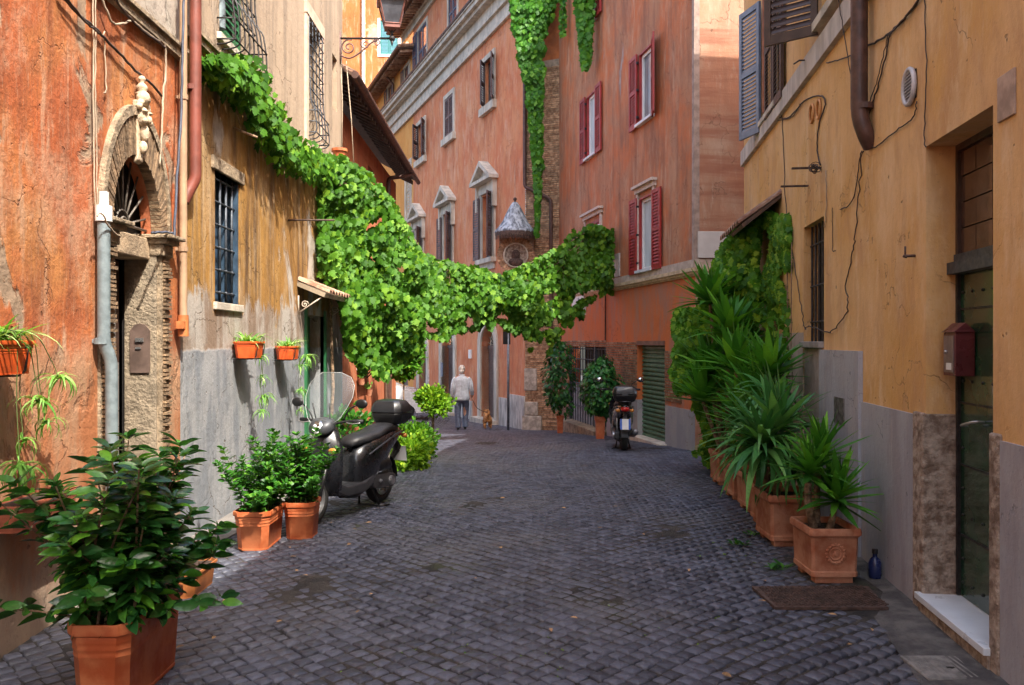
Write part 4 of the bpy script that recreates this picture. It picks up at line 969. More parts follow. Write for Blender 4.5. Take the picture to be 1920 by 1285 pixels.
m = MB(); FBB.box(m, -.02, .07, 2.95, 12, 0, .012); FA.box(m, 0, .10, 2.95, 12, 0, .012); m.build('corner_strip', simple('grey_render2', (.33,.25,.21), .9, var=.2), rh)
for F, L_ in ((FA, LA), (FBB, 4.5)):
    m = MB(); F.box(m, 0, L_, 2.86, 3.0, 0, .03); m.build('band', simple('pale_band', (.44,.36,.30), .8, var=.2, scale=6), rh)
    m = MB(); F.box(m, -.06, L_, 2.80, 2.86, 0, .09); F.box(m, -.04, L_, 2.76, 2.80, 0, .06); F.box(m, -.02, L_, 2.73, 2.76, 0, .03); m.build('string_course', simple('cream_moulding', (.50,.38,.24), .8, var=.2, scale=9), rh)
fr = simple('cream_frame', (.52,.44,.38), .7, var=.12)
def red_window(h, kind='open', top=False):
    a, b, z0, z1 = h; w = (b-a)
    if top:
        m = MB(); FA.box(m, a-.09, a-.0, z0, z1+.1, 0, .04); FA.box(m, b, b+.09, z0, z1+.1, 0, .04); FA.box(m, a-.13, b+.13, z1+.10, z1+.19, 0, .06); FA.box(m, a-.17, b+.17, z1+.19, z1+.24, 0, .12); m.build('window_surround', fr, rh)
    m = MB(); FA.box(m, a-.05, b+.05, z0-.05, z0, -.15, .09); m.build('window_sill', M['marble'], rh)
    if kind == 'closed':
        shutter(rh, FA, a, a+w/2-.005, z0, z1, -.03, M['redshut'], 24); shutter(rh, FA, a+w/2+.005, b, z0, z1, -.03, M['redshut'], 24); return
    m = MB(); FA.box(m, a, b, z1-.03, z1, -.10, .012); FA.box(m, a, a+.03, z0, z1-.03, -.10, .012); FA.box(m, b-.03, b, z0, z1-.03, -.10, .012); m.build('frame_lining', M['redshut'], rh)
    casement(rh, FA, a+.03, b-.03, z0, z1-.03, -.04, M['white'], M['curtain'] if kind != 'lace' else M['winglass'], fw=.06, leafs=1)
    sw = min(w*.55, .5)
    shutter(rh, FA, b+.03, b+.03+sw, z0-.05, z1+.02, .03, M['redshut'], 26)
    if kind == 'lace':
        FS = Frame(*FA.p(a, 0, .02)[:2], -.10, -1, -1); shutter(rh, FS, 0, sw, z0-.05, z1+.02, 0, M['redshut'], 26)
        m = MB()
        for i in range(7):
            for j in range(22): 
                uu = a+.12+(w-.24)*i/6; zz = z0+.1+(z1-z0-.3)*j/21; FA.box(m, uu-.012, uu+.012, zz-.010, zz+.010, -.067, -.064)
        m.build('lace_curtain', M['white'], rh)
    else: shutter(rh, FA, a-.03-sw, a-.03, z0-.05, z1+.02, .03, M['redshut'], 26)
    for z in (z0+.15, (z0+z1)/2, z1-.15):
        m = MB(); FA.box(m, b+.0, b+.06, z-.02, z+.02, .0, .06); m.build('hinge', M['iron'], rh)
red_window(a1, 'lace'); red_window(a2); red_window(a3, 'open', True); red_window(a4, 'closed', True); red_window(a0); red_window(a5)
# garage
g = MB(); FA.box(g, ga[0], ga[1], -.6, 1.6, -.15, -.13); gd_ = g.build('garage_door', M['garage'], rh)
k = 24; z0 = -.42
for i in range(k):
    z = z0+i*(2.02/k); mm = MB(); h = 2.02/k; q = []
    for u in (ga[0], ga[1]): q.append([FA.p(u, z, -.128), FA.p(u, z+h*.25, -.100), FA.p(u, z+h*.6, -.100), FA.p(u, z+h*.88, -.126)])
    mm.loft(q, closed=False, cap=False); mm.build('slat', M['garage'], gd_)
m = MB(); FA.box(m, ga[0]-.08, ga[1]+.05, -.8, zG(15.2)+.05, -.16, .14); m.build('threshold', M['travertine'], rh, bevel=.01)
m = MB(); FA.box(m, ga[0], ga[1]+.0, 1.6, 1.68, 0, .02); m.build('garage_lintel', simple('dark_lintel', (.20,.10,.07), .9), rh)
# brick piers around garage and gate
m = MB(); bricks_on(FA, m, ga[1]+.01, gg[0]-.01, .62, 1.68, .0, .05, .25, .014, .022, rnd=.006); bricks_on(FA, m, .55, ga[0]-.02, .62, 1.5, .0, .05, .25, .014, .022); bricks_on(FA, m, gg[1], LA, -.6, 1.68, 0, .05, .25, .014, .022)
bricks_on(FA, m, gg[0], gg[1], 1.56, 1.72, 0, .05, .25, .014, .022)
o = m.build('bricks', M['brick'], rh); o['kind'] = 'stuff'
# gate with iron bars
gt = thing('iron_gate', 'dark wrought iron grille gate behind the potted fig trees', 'gate', FA.p(gg[0], -.4))
m = MB()
nb = 15
for i in range(nb):
    u = gg[0]+.05+(gg[1]-gg[0]-.1)*i/(nb-1); m.tube([FA.p(u, -.5, -.05), FA.p(u, 1.55, -.05)], .013, 6)
for z in (-.35, .1, .62, .66, 1.0, 1.25, 1.5): m.tube([FA.p(gg[0], z, -.05), FA.p(gg[1], z, -.05)], .014, 6)
m.build('bars', M['ironblue'], gt)
m = MB(); FA.box(m, gg[0]+.9, gg[0]+.98, -.5, 1.55, -.08, -.02); FA.box(m, gg[0], gg[0]+.05, -.5, 1.55, -.08, -.02); FA.box(m, gg[1]-.05, gg[1], -.5, 1.55, -.08, -.02); m.build('gate_frame', M['ironblue'], gt)
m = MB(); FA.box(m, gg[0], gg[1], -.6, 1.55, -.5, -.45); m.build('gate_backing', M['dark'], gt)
m = MB(); FA.box(m, gg[0]+1.1, gg[1]-.15, -.5, .6, -.12, -.09); m.build('panel', simple('grey_panel', (.25,.24,.25), .6), gt)
m = MB(); FA.box(m, gg[0], gg[1]+.1, -.8, zG(18.5)+.12, -.3, .28); m.build('doorstep', M['stone_dirty'], rh, bevel=.01)
# wall boxes, plaque
u, z0 = FA.hit(1088, 592); u2, z1 = FA.hit(1088, 556); b_ = thing('meter_box', 'white square meter box on the red wall under the vine', 'box', FA.p(u, z0))
m = MB(); FA.box(m, UA(1099), UA(1077), z0, z1, 0, .07); m.build('case', M['white'], b_, bevel=.006)
m = MB(); FA.box(m, UA(1090), UA(1089), z0+.04, z1-.04, .07, .074); m.build('slit', M['iron'], b_)
m = MB(); FA.box(m, UA(1163), UA(1151), 3.02, 3.5, 0, .03); tagp(m.build('wall_panel', simple('pale_panel', (.42,.38,.35), .7)), 'narrow pale access panel beside the lowest large red shutter', 'panel')
m = MB(); FBB.box(m, .04, .66, 3.02, 3.45, .0, .045); p_ = m.build('marble_plaque', M['plaque'], bevel=.006); tagp(p_, 'blank pale marble plaque on the banded corner of the red house', 'plaque')
m = MB().tube([FA.p(UA(1137.5), 2.7, .03), FA.p(UA(1137.5), 1.7, .03)], .018, 6); tagp(m.build('thin_pipe', M['copper']), 'thin dark pipe running down the red wall to the gate', 'pipe')
for px, a, b, lab in ((1182, -40, 110, 'upper'), (1193, -40, 70, 'second')):
    pass
# ================================================================== YELLOW HOUSE
FY = Frame(1.909, 0, .12, 1, 1)
yh = thing('yellow_house', 'yellow ochre plastered house on the right with the dark green door', 'house', (2.5, 5, 0))
def UYl(px, off=0): return FY.u(px, off)
EY = UYl(1395)
sw_ = (UYl(1545), UYl(1507), 1.64, 2.79); dr = (UYl(1862), UYl(1736), .10, 2.84); uw = (9.65, 10.55, 4.42, 6.0); uw2 = (6.6, 7.62, 4.55, 6.1)
m = MB(); FY.wall(m, -9, EY, -.4, 8.72, [sw_+(.15,), (dr[0], dr[1], -.4, 2.84, .0), uw+(.15,), uw2+(.15,)])
P = FY.p
m.add([P(dr[0], -.4), P(dr[0], 2.84), P(dr[0], 2.84, -.21), P(dr[0], -.4, -.21)], [(0, 1, 2, 3)]); m.add([P(dr[1], -.4), P(dr[1], 2.84), P(dr[1], 2.84, -.21), P(dr[1], -.4, -.21)], [(0, 1, 2, 3)]); m.add([P(dr[0], 2.84), P(dr[1], 2.84), P(dr[1], 2.84, -.21), P(dr[0], 2.84, -.21)], [(0, 1, 2, 3)])
m.add([P(EY, -.4), P(EY, 8.72), (9, 12.3, 8.72), (9, 12.3, -.4)], [(0, 1, 2, 3)])
m.add([P(-1.5, 8.71), P(EY, 8.71), (9, 12.3, 8.71), (9, -1.5, 8.71)], [(0, 1, 2, 3)])
m.box(P(-1.5, 0)[0], 9, -9, -1.5, 8.45, 10.6)  # unseen higher block behind the camera, its height set to shade the left wall
m.add([P(-9, -.4), P(-9, 8.5), (9, -9, 8.5), (9, -9, -.4)], [(0, 1, 2, 3)])
m.build('wall', M['yellow_plaster'], yh)
m = MB(); FY.box(m, UYl(1700), EY, 4.19, 4.40, 0, .05); m.build('string_course', simple('pale_stone_band', (.47,.42,.38), .8, var=.2, scale=6, streak=True), yh)
# dado
m = MB(); FY.box(m, dr[1]+.0, UYl(1618), -.4, 1.20, 0, .012); FY.box(m, UYl(1618), UYl(1543), -.4, 1.585, 0, .035); FY.box(m, -9, dr[0]-.10, -.4, 1.17, 0, .012)
m.build('dado', M['grey_dado'], yh)
m = MB(); FY.box(m, UYl(1507), EY, -.4, 1.75, 0, .010); m.build('low_dado', plaster('beige_dado', (.42,.33,.26), (.36,.29,.25), (.30,.24,.2), (.45,.40,.33), seed=23, bump=.003), yh)
m = MB(); FY.box(m, sw_[0]+.06, sw_[1]-.03, -.4, 1.60, -.10, .002); m.build('sill_panel', simple('grey_beige', (.30,.26,.24), .8, var=.15), yh)
m = MB(); FY.box(m, sw_[0], sw_[1]-.02, 1.60, 1.66, -.15, .05); m.build('window_sill', simple('grey_sill', (.24,.22,.21), .7), yh, bevel=.006)
m = MB(); FY.box(m, sw_[0], sw_[1], 1.66, 2.79, -.16, -.145); m.build('window_pane', M['dark'], yh)
m = MB()
for i in range(6):
    u = sw_[0]+.05+(sw_[1]-sw_[0]-.1)*i/5; m.tube([P(u, 1.66, -.07), P(u, 2.79, -.07)], .011, 6)
for z in (1.85, 2.2, 2.6): m.tube([P(sw_[0], z, -.07), P(sw_[1], z, -.07)], .010, 6)
m.build('window_grille', M['iron'], yh)
# upper windows
m = MB(); FY.box(m, uw[0], uw[1], uw[2], uw[3], -.16, -.14); FY.box(m, uw2[0], uw2[1], uw2[2], uw2[3], -.16, -.14); m.build('window_pane', M['winglass'], yh)
FS = Frame(*FY.p(uw[1], 0, .03)[:2], -.22, .85, 1); shutter(yh, FS, 0, .48, 4.30, 5.95, 0, M['blueshut'], 34, label='pale blue grey shutter on the far side of the window')
shutter(yh, FY, uw[0]-.50, uw[0]-.02, 4.34, 5.95, .03, M['darkbrown'], 34)
shutter(yh, FY, uw[0]+.02, uw[0]+.50, 4.34, 5.95, .03, M['darkbrown'], 34)
h = Vector(FY.p(7.62, 0, .03)); FS = Frame(h[0], h[1], -.42, .36, 1); shutter(yh, FS, 0, .50, 4.45, 6.1, 0, M['darkbrown'], 26, label='dark brown louvred shutter swung out from the wall')
m = MB(); FY.box(m, uw2[0], uw2[1]+.1, 4.47, 4.55, -.1, .09); FY.box(m, uw[0]-.1, uw[1]+.1, 4.36, 4.42, -.1, .07); m.build('window_sill', M['travertine'], yh)
# door reveal: travertine base jambs
m = MB(); FY.box(m, dr[1]-.004, dr[1]+.17, -.3, 1.22, -.215, .022); o = m.build('jamb', M['stone_brown'], yh, bevel=.012)
m = MB(); FY.box(m, dr[0]-.10, dr[0]+.004, -.3, 1.20, -.215, .022); m.build('jamb', M['stone_brown'], yh, bevel=.012)
m = MB(); FY.box(m, dr[0]-.02, dr[1]+.04, .085, .125, -.20, .055); m.build('marble_sill', M['marble'], yh, bevel=.004)
m = MB(); FY.box(m, dr[0]-.02, dr[1]+.03, -.3, .085, -.20, .035); m.build('doorstep', M['stone_brown'], yh, bevel=.008)
gdoor = thing('green_metal_door', 'dark glossy green studded metal door with mailbox and marble sill', 'door', P((dr[0]+dr[1])/2, .12, -.2))
mid = dr[0]+.40
for a, b in ((dr[0]+.002, mid-.004), (mid+.004, dr[1]-.03)):
    mm = MB(); FY.box(mm, a, b, .13, 2.06, -.215, -.19); lf = mm.build('door_leaf', M['greendoor'], gdoor)
    for z in (.50, .92, 1.29, 1.85):
        s_ = MB(); FY.box(s_, a+.003, b-.003, z-.006, z+.006, -.19, -.183); s_.build('strip', M['iron'], lf)
    for z in [.22, .36, .62, .78, 1.02, 1.16, 1.42, 1.58, 1.72, 1.95]:
        us_ = [a+.035, b-.035]+([a+(b-a)*.35, a+(b-a)*.65] if z in (.22, .62, 1.42, 1.95) else [])
        for u in us_:
            s_ = MB(); c = P(u, z, -.188); s_.ball(c, .010, 6, 4); s_.build('stud', M['iron'], lf, smooth=True)
for u in (mid+.20, mid-.30):
    mm = MB(); q = [P(u-.05, 1.20, -.19), P(u-.05, 1.20, -.13), P(u+.06, 1.17, -.11), P(u+.07, 1.17, -.15)]; mm.tube(smooth_path(q, 4), .008, 8); mm.build('handle', M['steel'], gdoor, smooth=True)
m = MB(); FY.box(m, mid-.10, mid-.06, 1.02, 1.12, -.189, -.182); m.build('label', simple('yellow_label', (.45,.35,.03), .4), gdoor)
m = MB(); FY.box(m, dr[0], dr[1], 2.06, 2.13, -.21, -.12); FY.box(m, dr[0], dr[1], 2.13, 2.18, -.21, -.16); m.build('transom_bar', M['ironblue'], gdoor)
m = MB(); FY.box(m, dr[0], dr[0]+.03, 2.18, 2.84, -.21, -.17); FY.box(m, dr[1]-.03, dr[1], 2.18, 2.84, -.21, -.17); FY.box(m, dr[0]+.03, dr[1]-.03, 2.80, 2.84, -.21, -.17); m.build('transom_frame', M['darkbrown'], gdoor)
gl = simple('brown_glass', (.07,.038,.028), .12, var=.35, scale=5, spec=.8)
for i in range(4):
    for j in range(4):
        a = dr[0]+.03+(dr[1]-dr[0]-.06)*i/4; b = dr[0]+.03+(dr[1]-dr[0]-.06)*(i+1)/4; z = 2.18+.62*j/4
        mm = MB(); FY.box(mm, a+.004, b-.004, z+.004, z+.151, -.20, -.190+random.uniform(-.002, .002)); mm.build('pane', gl, gdoor)
m = MB(); FY.box(m, dr[0]+.03, dr[1]-.03, 2.18, 2.80, -.212, -.203); m.build('pane_backing', M['dark'], gdoor)
m = MB(); FY.box(m, dr[1]-.03, dr[1], .13, 2.06, -.215, -.17); m.build('door_frame', M['iron'], gdoor)
# mailbox
mbx = thing('mailbox', 'maroon metal mailbox with a pitched lid fixed on the green door', 'mailbox', P(dr[1]-.1, 1.45, -.1))
mu0, mu1 = dr[1]-.24, dr[1]-.07; z0, z1 = 1.455, 1.71
mar = simple('maroon_metal', (.11,.025,.030), .35, .2)
m = MB(); FY.box(m, mu0, mu1, z0, z1, -.185, -.075); m.build('body', mar, mbx, bevel=.004)
m = MB(); c = (mu0+mu1)/2
mm = MB().add([P(mu0-.008, z1, -.185), P(mu0-.008, z1, -.065), P(mu0-.008, z1+.055, -.13), P(mu1+.008, z1, -.185), P(mu1+.008, z1, -.065), P(mu1+.008, z1+.055, -.13)], [(0,1,2),(5,4,3),(0,3,4,1),(1,4,5,2),(2,5,3,0)]); mm.build('lid', mar, mbx)
m = MB(); FY.box(m, mu0+.015, mu1-.015, z0+.02, z1-.02, -.075, -.070); dd = m.build('front', simple('grey_maroon', (.19,.14,.14), .4, .3), mbx)
m = MB(); FY.box(m, mu0+.04, mu1-.06, z0+.035, z0+.075, -.070, -.067); m.build('name_card', M['white'], dd)
m = MB(); m.ball(P(mu1-.06, z0+.14, -.066), .011); m.build('lock', M['steel'], dd, smooth=True)
# vent, panel, round vents, brackets
u, z = FY.hit(1710, 163)
vt = thing('oval_vent', 'round white ventilation grille high on the yellow wall', 'vent', P(u, z))
ring = [P(u+.095*math.cos(t/24*2*math.pi), z+.11*math.sin(t/24*2*math.pi), .02) for t in range(25)]
m = MB().tube(ring, .016, 6, cap=False); m.build('rim', simple('grey_plastic', (.45,.44,.46), .5), vt, smooth=True)
for k in range(9):
    zz = z-.085+k*.021; hw_ = .09*math.sqrt(max(0.05, 1-((zz-z)/.105)**2)); mm = MB(); FY.box(mm, u-hw_, u+hw_, zz, zz+.009, .008, .024); mm.build('slat', simple('grey_plastic2', (.35,.34,.35), .5) if k == 0 else bpy.data.materials['grey_plastic2'], vt)
m = MB(); FY.box(m, u-.085, u+.085, z-.09, z+.09, .001, .006); m.build('backing', M['dark'], vt)
m = MB(); FY.box(m, UYl(1906), UYl(1874), 2.73, 2.95, 0, .012); tagp(m.build('access_panel', simple('pinkish_panel', (.38,.27,.21), .6), bevel=.003), 'square pinkish access panel high beside the green door', 'panel')
for i, (px, py) in enumerate(((1524, 213), (1537, 205))):
    u, z = FY.hit(px, py); c = P(u, z, .01); mm = MB(); ring = [P(u+.075*math.cos(t/18*2*math.pi), z+.085*math.sin(t/18*2*math.pi), .012) for t in range(19)]; mm.tube(ring, .012, 6, cap=False)
    o = mm.build('round_vent', simple('ochre_vent', (.50,.24,.09), .7) if i == 0 else bpy.data.materials['ochre_vent'], smooth=True); tagp(o, ('left one of the two small ochre vent rings under the stone band', 'right one of the two small ochre vent rings under the stone band')[i], 'vent ring', 'small vent rings on the yellow wall')
for px, py, lab in ((1540, 315, 'rusty flat bracket with the wire bundle on the yellow wall'), (1516, 349, 'lower rusty flat bracket on the yellow wall')):
    u, z = FY.hit(px, py); mm = MB(); FY.box(mm, u-.01, u+.02, z-.006, z+.01, 0, .26); tagp(mm.build('iron_bracket', M['rust']), lab, 'bracket', 'rusty brackets on the yellow wall')
u, z = FY.hit(1545, 313); mm = MB(); 
for k in range(7):
    c = Vector(P(u-.03+random.uniform(-.02, .02), z-.01+random.uniform(-.02, .02), .09)); r1 = random.uniform(.03, .055); ax = rv().normalized(); bx = ax.orthogonal().normalized(); cx = ax.cross(bx); mm.tube([c+(bx*math.cos(t/10*2*math.pi)+cx*math.sin(t/10*2*math.pi))*r1 for t in range(11)], .004, 4)
tagp(mm.build('wire_bundle', M['cable'], smooth=True), 'tangled bundle of wire on the rusty bracket', 'wire')
u, z = FY.hit(1510, 135); mm = MB().tube([P(u-.2, z+.05, .0), P(u-.2, z+.05, .10), P(u-.1, z+.05, .13)], .008, 6); tagp(mm.build('hook', M['iron'], smooth=True), 'small iron hook beneath the swung out brown shutter', 'hook')
u, z = FY.hit(1716, 480); mm = MB(); mm.tube([P(u, z, 0), P(u, z, .07)], .010, 6); mm.tube([P(u-.02, z-.01, .06), P(u+.03, z-.0, .06)], .007, 6); mm.tube([P(u, z, .06), P(u, z+.06, .06)], .006, 6); tagp(mm.build('tap', M['rust'], smooth=True), 'small rusty tap on the yellow wall left of the door', 'tap')
# electric hatch in the grey block
u, z = FY.hit(1582, 768); mm = MB(); FY.box(mm, UYl(1592), UYl(1573), z-.12, z+.10, .035, .042); hb = mm.build('hatch', simple('scuffed_metal', (.16,.14,.14), .5, .4, var=.5, scale=20), bevel=.002); tagp(hb, 'small scuffed metal hatch in the raised grey block', 'hatch')
# pipes and cables on the yellow wall
wpipe(FY, [(UYl(1611, .09), 8.5, .09), (UYl(1611, .09), 3.32, .09), (UYl(1618, .07), 3.17, .05), (UYl(1628, .02), 3.10, .0)], .060, M['copper'], 'downpipe', 'dark brown downpipe ending in an elbow on the yellow wall', 'pipe', collars=[(UYl(1611, .09), 3.38), (UYl(1611, .09), 4.6)], n=16)
wpipe(FY, [(UYl(1441), 8.5, .05), (UYl(1441), 4.45, .05)], .026, simple('rust_pipe', (.30,.10,.045), .6), 'thin_pipe', 'thin rust red pipe beside the upper window of the yellow house', 'pipe')
Lc = 'cable'
cable(FY, [(1392+340, -20), (1735, 60), (1737, 170), (1733, 255), (1736, 276)], .004, M['cable'], 'thin cable dropping to the top corner of the green door')
cable(FY, [(1728, -8), (1700, 30), (1668, 62), (1640, 80), (1620, 88)], .008, M['cable'], 'thick cable climbing from the brown downpipe to the upper right')
cable(FY, [(1725, -4), (1695, 36), (1666, 66)], .006, M['cable'], 'second cable twisted over the thick one at the upper right', .03)
cable(FY, [(1600, 102), (1575, 112), (1550, 118)], .006, M['cable'], 'cable running on from the downpipe to the stone band', .02)
cable(FY, [(1668, 62), (1660, 110), (1645, 165), (1632, 205), (1622, 250)], .006, M['cable'], 'cable sagging from the junction to the downpipe elbow')
cable(FY, [(1664, 64), (1654, 115), (1640, 165), (1628, 200), (1618, 240)], .004, M['cable'], 'thinner twin of the cable sagging to the downpipe elbow', .02)
cable(FY, [(1718, 190), (1717, 205), (1708, 225), (1680, 245), (1640, 276), (1625, 268)], .0045, M['cable'], 'thin cable from the white vent to the downpipe elbow')
cable(FY, [(1616, 283), (1610, 310), (1603, 360), (1592, 385), (1575, 393)], .0045, M['cable'], 'wire curling left below the downpipe elbow')
cable(FY, [(1617, 283), (1612, 340), (1604, 430), (1598, 475), (1586, 535), (1590, 575), (1570, 612), (1552, 623), (1520, 612), (1508, 615), (1503, 575), (1490, 500), (1475, 400), (1470, 300), (1465, 210), (1458, 90), (1452, -10)], .005, M['cable'], 'long wandering wire looping below the small barred window', jit=.008)
cable(FY, [(1538, 310), (1532, 275), (1536, 230), (1548, 195), (1538, 180), (1510, 188), (1495, 205), (1475, 222), (1455, 218), (1443, 200)], .007, M['cable'], 'thick cable arching around the two vent rings')
cable(FY, [(1500, 195), (1490, 215), (1470, 225), (1450, 222), (1440, 198)], .004, M['cable'], 'slack thin cable loop below the stone band')
cable(FY, [(1548, 320), (1550, 360), (1548, 410), (1545, 425)], .005, M['cablew'], 'pale wire from the bundle down to the small barred window')
cable(FY, [(1560, 390), (1561, 430), (1561, 468), (1566, 470)], .0035, M['cable'], 'short hanging wire right of the small barred window')
cable(FY, [(1570, -10), (1580, 50), (1590, 110), (1598, 165)], .004, M['cable'], 'thin wire crossing the stone band left of the downpipe', .06)
# tiled canopy among the right ivy
cy = thing('tiled_porch_roof', 'little tiled porch roof poking out above the ivy on the right', 'canopy', P(10.6, 3.1))
m = MB(); c0, c1 = UYl(1466), UYl(1420)
m.add([P(c0, 3.28, 0), P(c1, 3.28, 0), P(c1, 2.95, .42), P(c0, 2.95, .42), P(c0, 3.32, 0), P(c1, 3.32, 0), P(c1, 2.99, .44), P(c0, 2.99, .44)], [(0,1,2,3),(4,7,6,5),(3,2,6,7),(0,3,7,4),(1,5,6,2)]); m.build('board', M['wood'], cy)
k = 9
for i in range(k):
    u = c0+.08+(c1-c0-.16)*i/(k-1); mm = MB(); n = 7; rings = []
    for t in (0, 1):
        q = []
        for j in range(n): a = math.pi*j/(n-1); q.append(Vector(P(u-.08*math.cos(a), (3.33, 2.99)[t]+.06*math.sin(a), (.0, .48)[t])))
        for j in reversed(range(n)): a = math.pi*j/(n-1); q.append(Vector(P(u-.062*math.cos(a), (3.33, 2.99)[t]+.044*math.sin(a), (.0, .48)[t])))
        rings.append(q)
    mm.loft(rings); mm.build('roof_tile', M['rooftile'], cy)
# ================================================================== OBJECTS
def superell(cx, cz, hw, hh, n=20, p=2.6, x=0):
    r = []
    for k in range(n):
        a = 2*math.pi*k/n; c, s = math.cos(a), math.sin(a)
        r.append((x, cx+hw*math.copysign(abs(c)**(2/p), c), cz+hh*math.copysign(abs(s)**(2/p), s)))
    return r
def sloft(secs, n=20, p=2.6):
    """secs: (x, zc, halfwidth, halfheight[, p])"""
    rings = [superell(0, s[1], s[2], s[3], n, s[4] if len(s) > 4 else p, s[0]) for s in secs]
    return MB().loft(rings)
def make_scooter(name, label, loc, rz, scale, body, screen=True, plate=True):
    t = thing(name, label, 'scooter', loc, None, rz, True); t.scale = (scale,)*3; t['group'] = 'parked scooters'
    tyre = M['tyre']; blk = M['blackplastic']
    for x, nm in ((0, 'rear_wheel'), (1.33, 'front_wheel')):
        w = .065 if x == 0 else .055
        m = MB().lathe([(.17, -w*.8), (.215, -w), (.245, -w*.7), (.26, -w*.25), (.26, w*.25), (.245, w*.7), (.215, w), (.17, w*.8), (.17, -w*.8)], (x, 0, .26), 32, 'y'); wh = m.build(nm, tyre, t, smooth=True)
        m = MB().lathe([(.172, -.045), (.16, -.05), (.155, -.03), (.155, .03), (.16, .05), (.172, .045)], (x, 0, .26), 28, 'y')
        for k in range(5):
            a = 2*math.pi*k/5; c, s = math.cos(a), math.sin(a); m.tube([(x+.03*c, 0, .26+.03*s), (x+.16*c, 0, .26+.16*s)], .018, 6)
        m.lathe([(.001, -.05), (.05, -.05), (.055, 0), (.05, .05), (.001, .05)], (x, 0, .26), 14, 'y'); m.build('rim', M['rim'], wh, auto=True)
    # tail body
    m = sloft([(-.42, .80, .03, .02), (-.38, .79, .07, .045), (-.25, .75, .11, .085), (-.05, .70, .15, .14), (.15, .61, .18, .21), (.35, .54, .19, .26), (.50, .50, .18, .26), (.62, .47, .15, .22), (.66, .46, .06, .14)], p=2.9)
    m.build('body', body, t, smooth=True)
    m = sloft([(-.30, .84, .07, .03), (-.25, .85, .11, .05), (-.05, .86, .14, .055), (.10, .835, .15, .055), (.22, .80, .155, .055), (.45, .785, .15, .06), (.60, .775, .12, .055), (.68, .75, .07, .04)], p=2.6); m.build('seat', M['seat'], t, smooth=True)
    m = MB().tube(smooth_path([(-.35, .13, .80), (-.1, .165, .78), (.25, .185, .70), (.5, .17, .62)], 5), .012, 6).tube(smooth_path([(-.35, -.13, .80), (-.1, -.165, .78), (.25, -.185, .70), (.5, -.17, .62)], 5), .012, 6); m.build('trim', M['bodygrey2'], t, smooth=True)
    # floorboard & underbody
    m = MB()
    m.loft([[(x, y, z) for y, z in ((-w, z0), (w, z0), (w*1.02, z0+.07), (w, z0+.10), (-w, z0+.10), (-w*1.02, z0+.07))] for x, w, z0 in ((.40, .17, .30), (.60, .19, .24), (.95, .19, .24), (1.08, .15, .30))]); m.build('floorboard', M['bodygrey2'], t, auto=True, bevel=.01)
    m = MB().tube([(.35, .13, .30), (.75, .15, .22), (1.0, .12, .26)], .03, 8).tube([(.35, -.13, .30), (.75, -.15, .22), (1.0, -.12, .26)], .03, 8); m.build('underframe', blk, t, smooth=True)
    # leg shield
    ls = []
    for z, x, w, d in ((.26, 1.06, .14, .05), (.40, 1.12, .19, .07), (.60, 1.14, .215, .09), (.78, 1.12, .20, .10), (.90, 1.09, .14, .09), (.97, 1.06, .09, .07)):
        ls.append([(x+d*(1-((k/8-1)**2))*1.0, w*(k/8-1), z) for k in range(17)]+[(x-.05, w*(1-k/8), z) for k in range(0, 17, 2)])
    m = MB().loft(ls); m.build('leg_shield', body, t, auto=True)
    m = sloft([(1.04, 1.0, .05, .04), (1.08, 1.0, .12, .075), (1.15, .985, .14, .085), (1.22, .96, .11, .07), (1.25, .95, .05, .04)]); m.build('headlight_cowl', M['bodygrey2'], t, smooth=True)
    m = MB().lathe([(.001, .03), (.05, .025), (.075, .0), (.08, -.02)], (1.225, 0, .965), 20, 'x'); hl = m.build('headlight', M['chrome'], t, smooth=True)
    for k in range(4):
        a = k*math.pi/2+.4; m = MB(); m.ball((1.255, .035*math.cos(a), .965+.035*math.sin(a)), .017, 8, 6); m.build('bulb', M['clearlens'], hl, smooth=True)
    for s in (-1, 1):
        m = MB(); m.ball((1.20, s*.16, .74), .04, 10, 8, (.5, 1.3, .8)); m.build('indicator', M['amber'], t, smooth=True)
    m = MB(); m.tube(smooth_path([(.98, .36, 1.03), (1.02, .22, 1.03), (1.08, .06, 1.00), (1.08, -.06, 1.00), (1.02, -.22, 1.03), (.98, -.36, 1.03)], 4), .014, 8); hb = m.build('handlebar', blk, t, smooth=True)
    for s in (-1, 1):
        m = MB().tube([(.99, s*.27, 1.03), (.975, s*.38, 1.03)], .021, 10); m.build('grip', M['seat'], hb, smooth=True)
        m = MB().tube(smooth_path([(1.04, s*.22, 1.02), (1.06, s*.30, 1.01), (1.03, s*.38, 1.02)], 4), .007, 6); m.build('brake_lever', M['steel'], hb, smooth=True)
        mir = MB().tube(smooth_path([(1.03, s*.19, 1.04), (1.04, s*.24, 1.14), (1.02, s*.33, 1.20)], 4), .008, 6); mo = mir.build('mirror', blk, t, smooth=True)
        m = MB(); m.ball((1.02, s*.39, 1.215), .062, 12, 8, (.35, 1.15, .78)); m.build('mirror_shell', blk, mo, smooth=True)
        m = MB(); m.ball((1.012, s*.39, 1.215), .055, 12, 8, (.30, 1.1, .72)); m.build('mirror_glass', M['mirror'], mo, smooth=True)
    # fork and fender
    m = MB()
    for s in (-1, 1): m.tube([(1.33, s*.085, .26), (1.15, s*.085, .70)], .022, 8)
    m.tube([(1.17, 0, .62), (1.06, 0, .95)], .035, 8); m.build('fork', blk, t, smooth=True)
    fr_ = []
    for k in range(9):
        a = R(20+k*17); fr_.append([(1.33+.30*math.cos(a)*q[1], q[0], .26+.30*math.sin(a)*q[1]) for q in ((-.085, .90), (-.075, .98), (-.04, 1.03), (.04, 1.03), (.075, .98), (.085, .90), (.07, .90), (-.07, .90))])
    m = MB().loft(fr_); m.build('front_mudguard', body, t, auto=True)
    fr_ = []
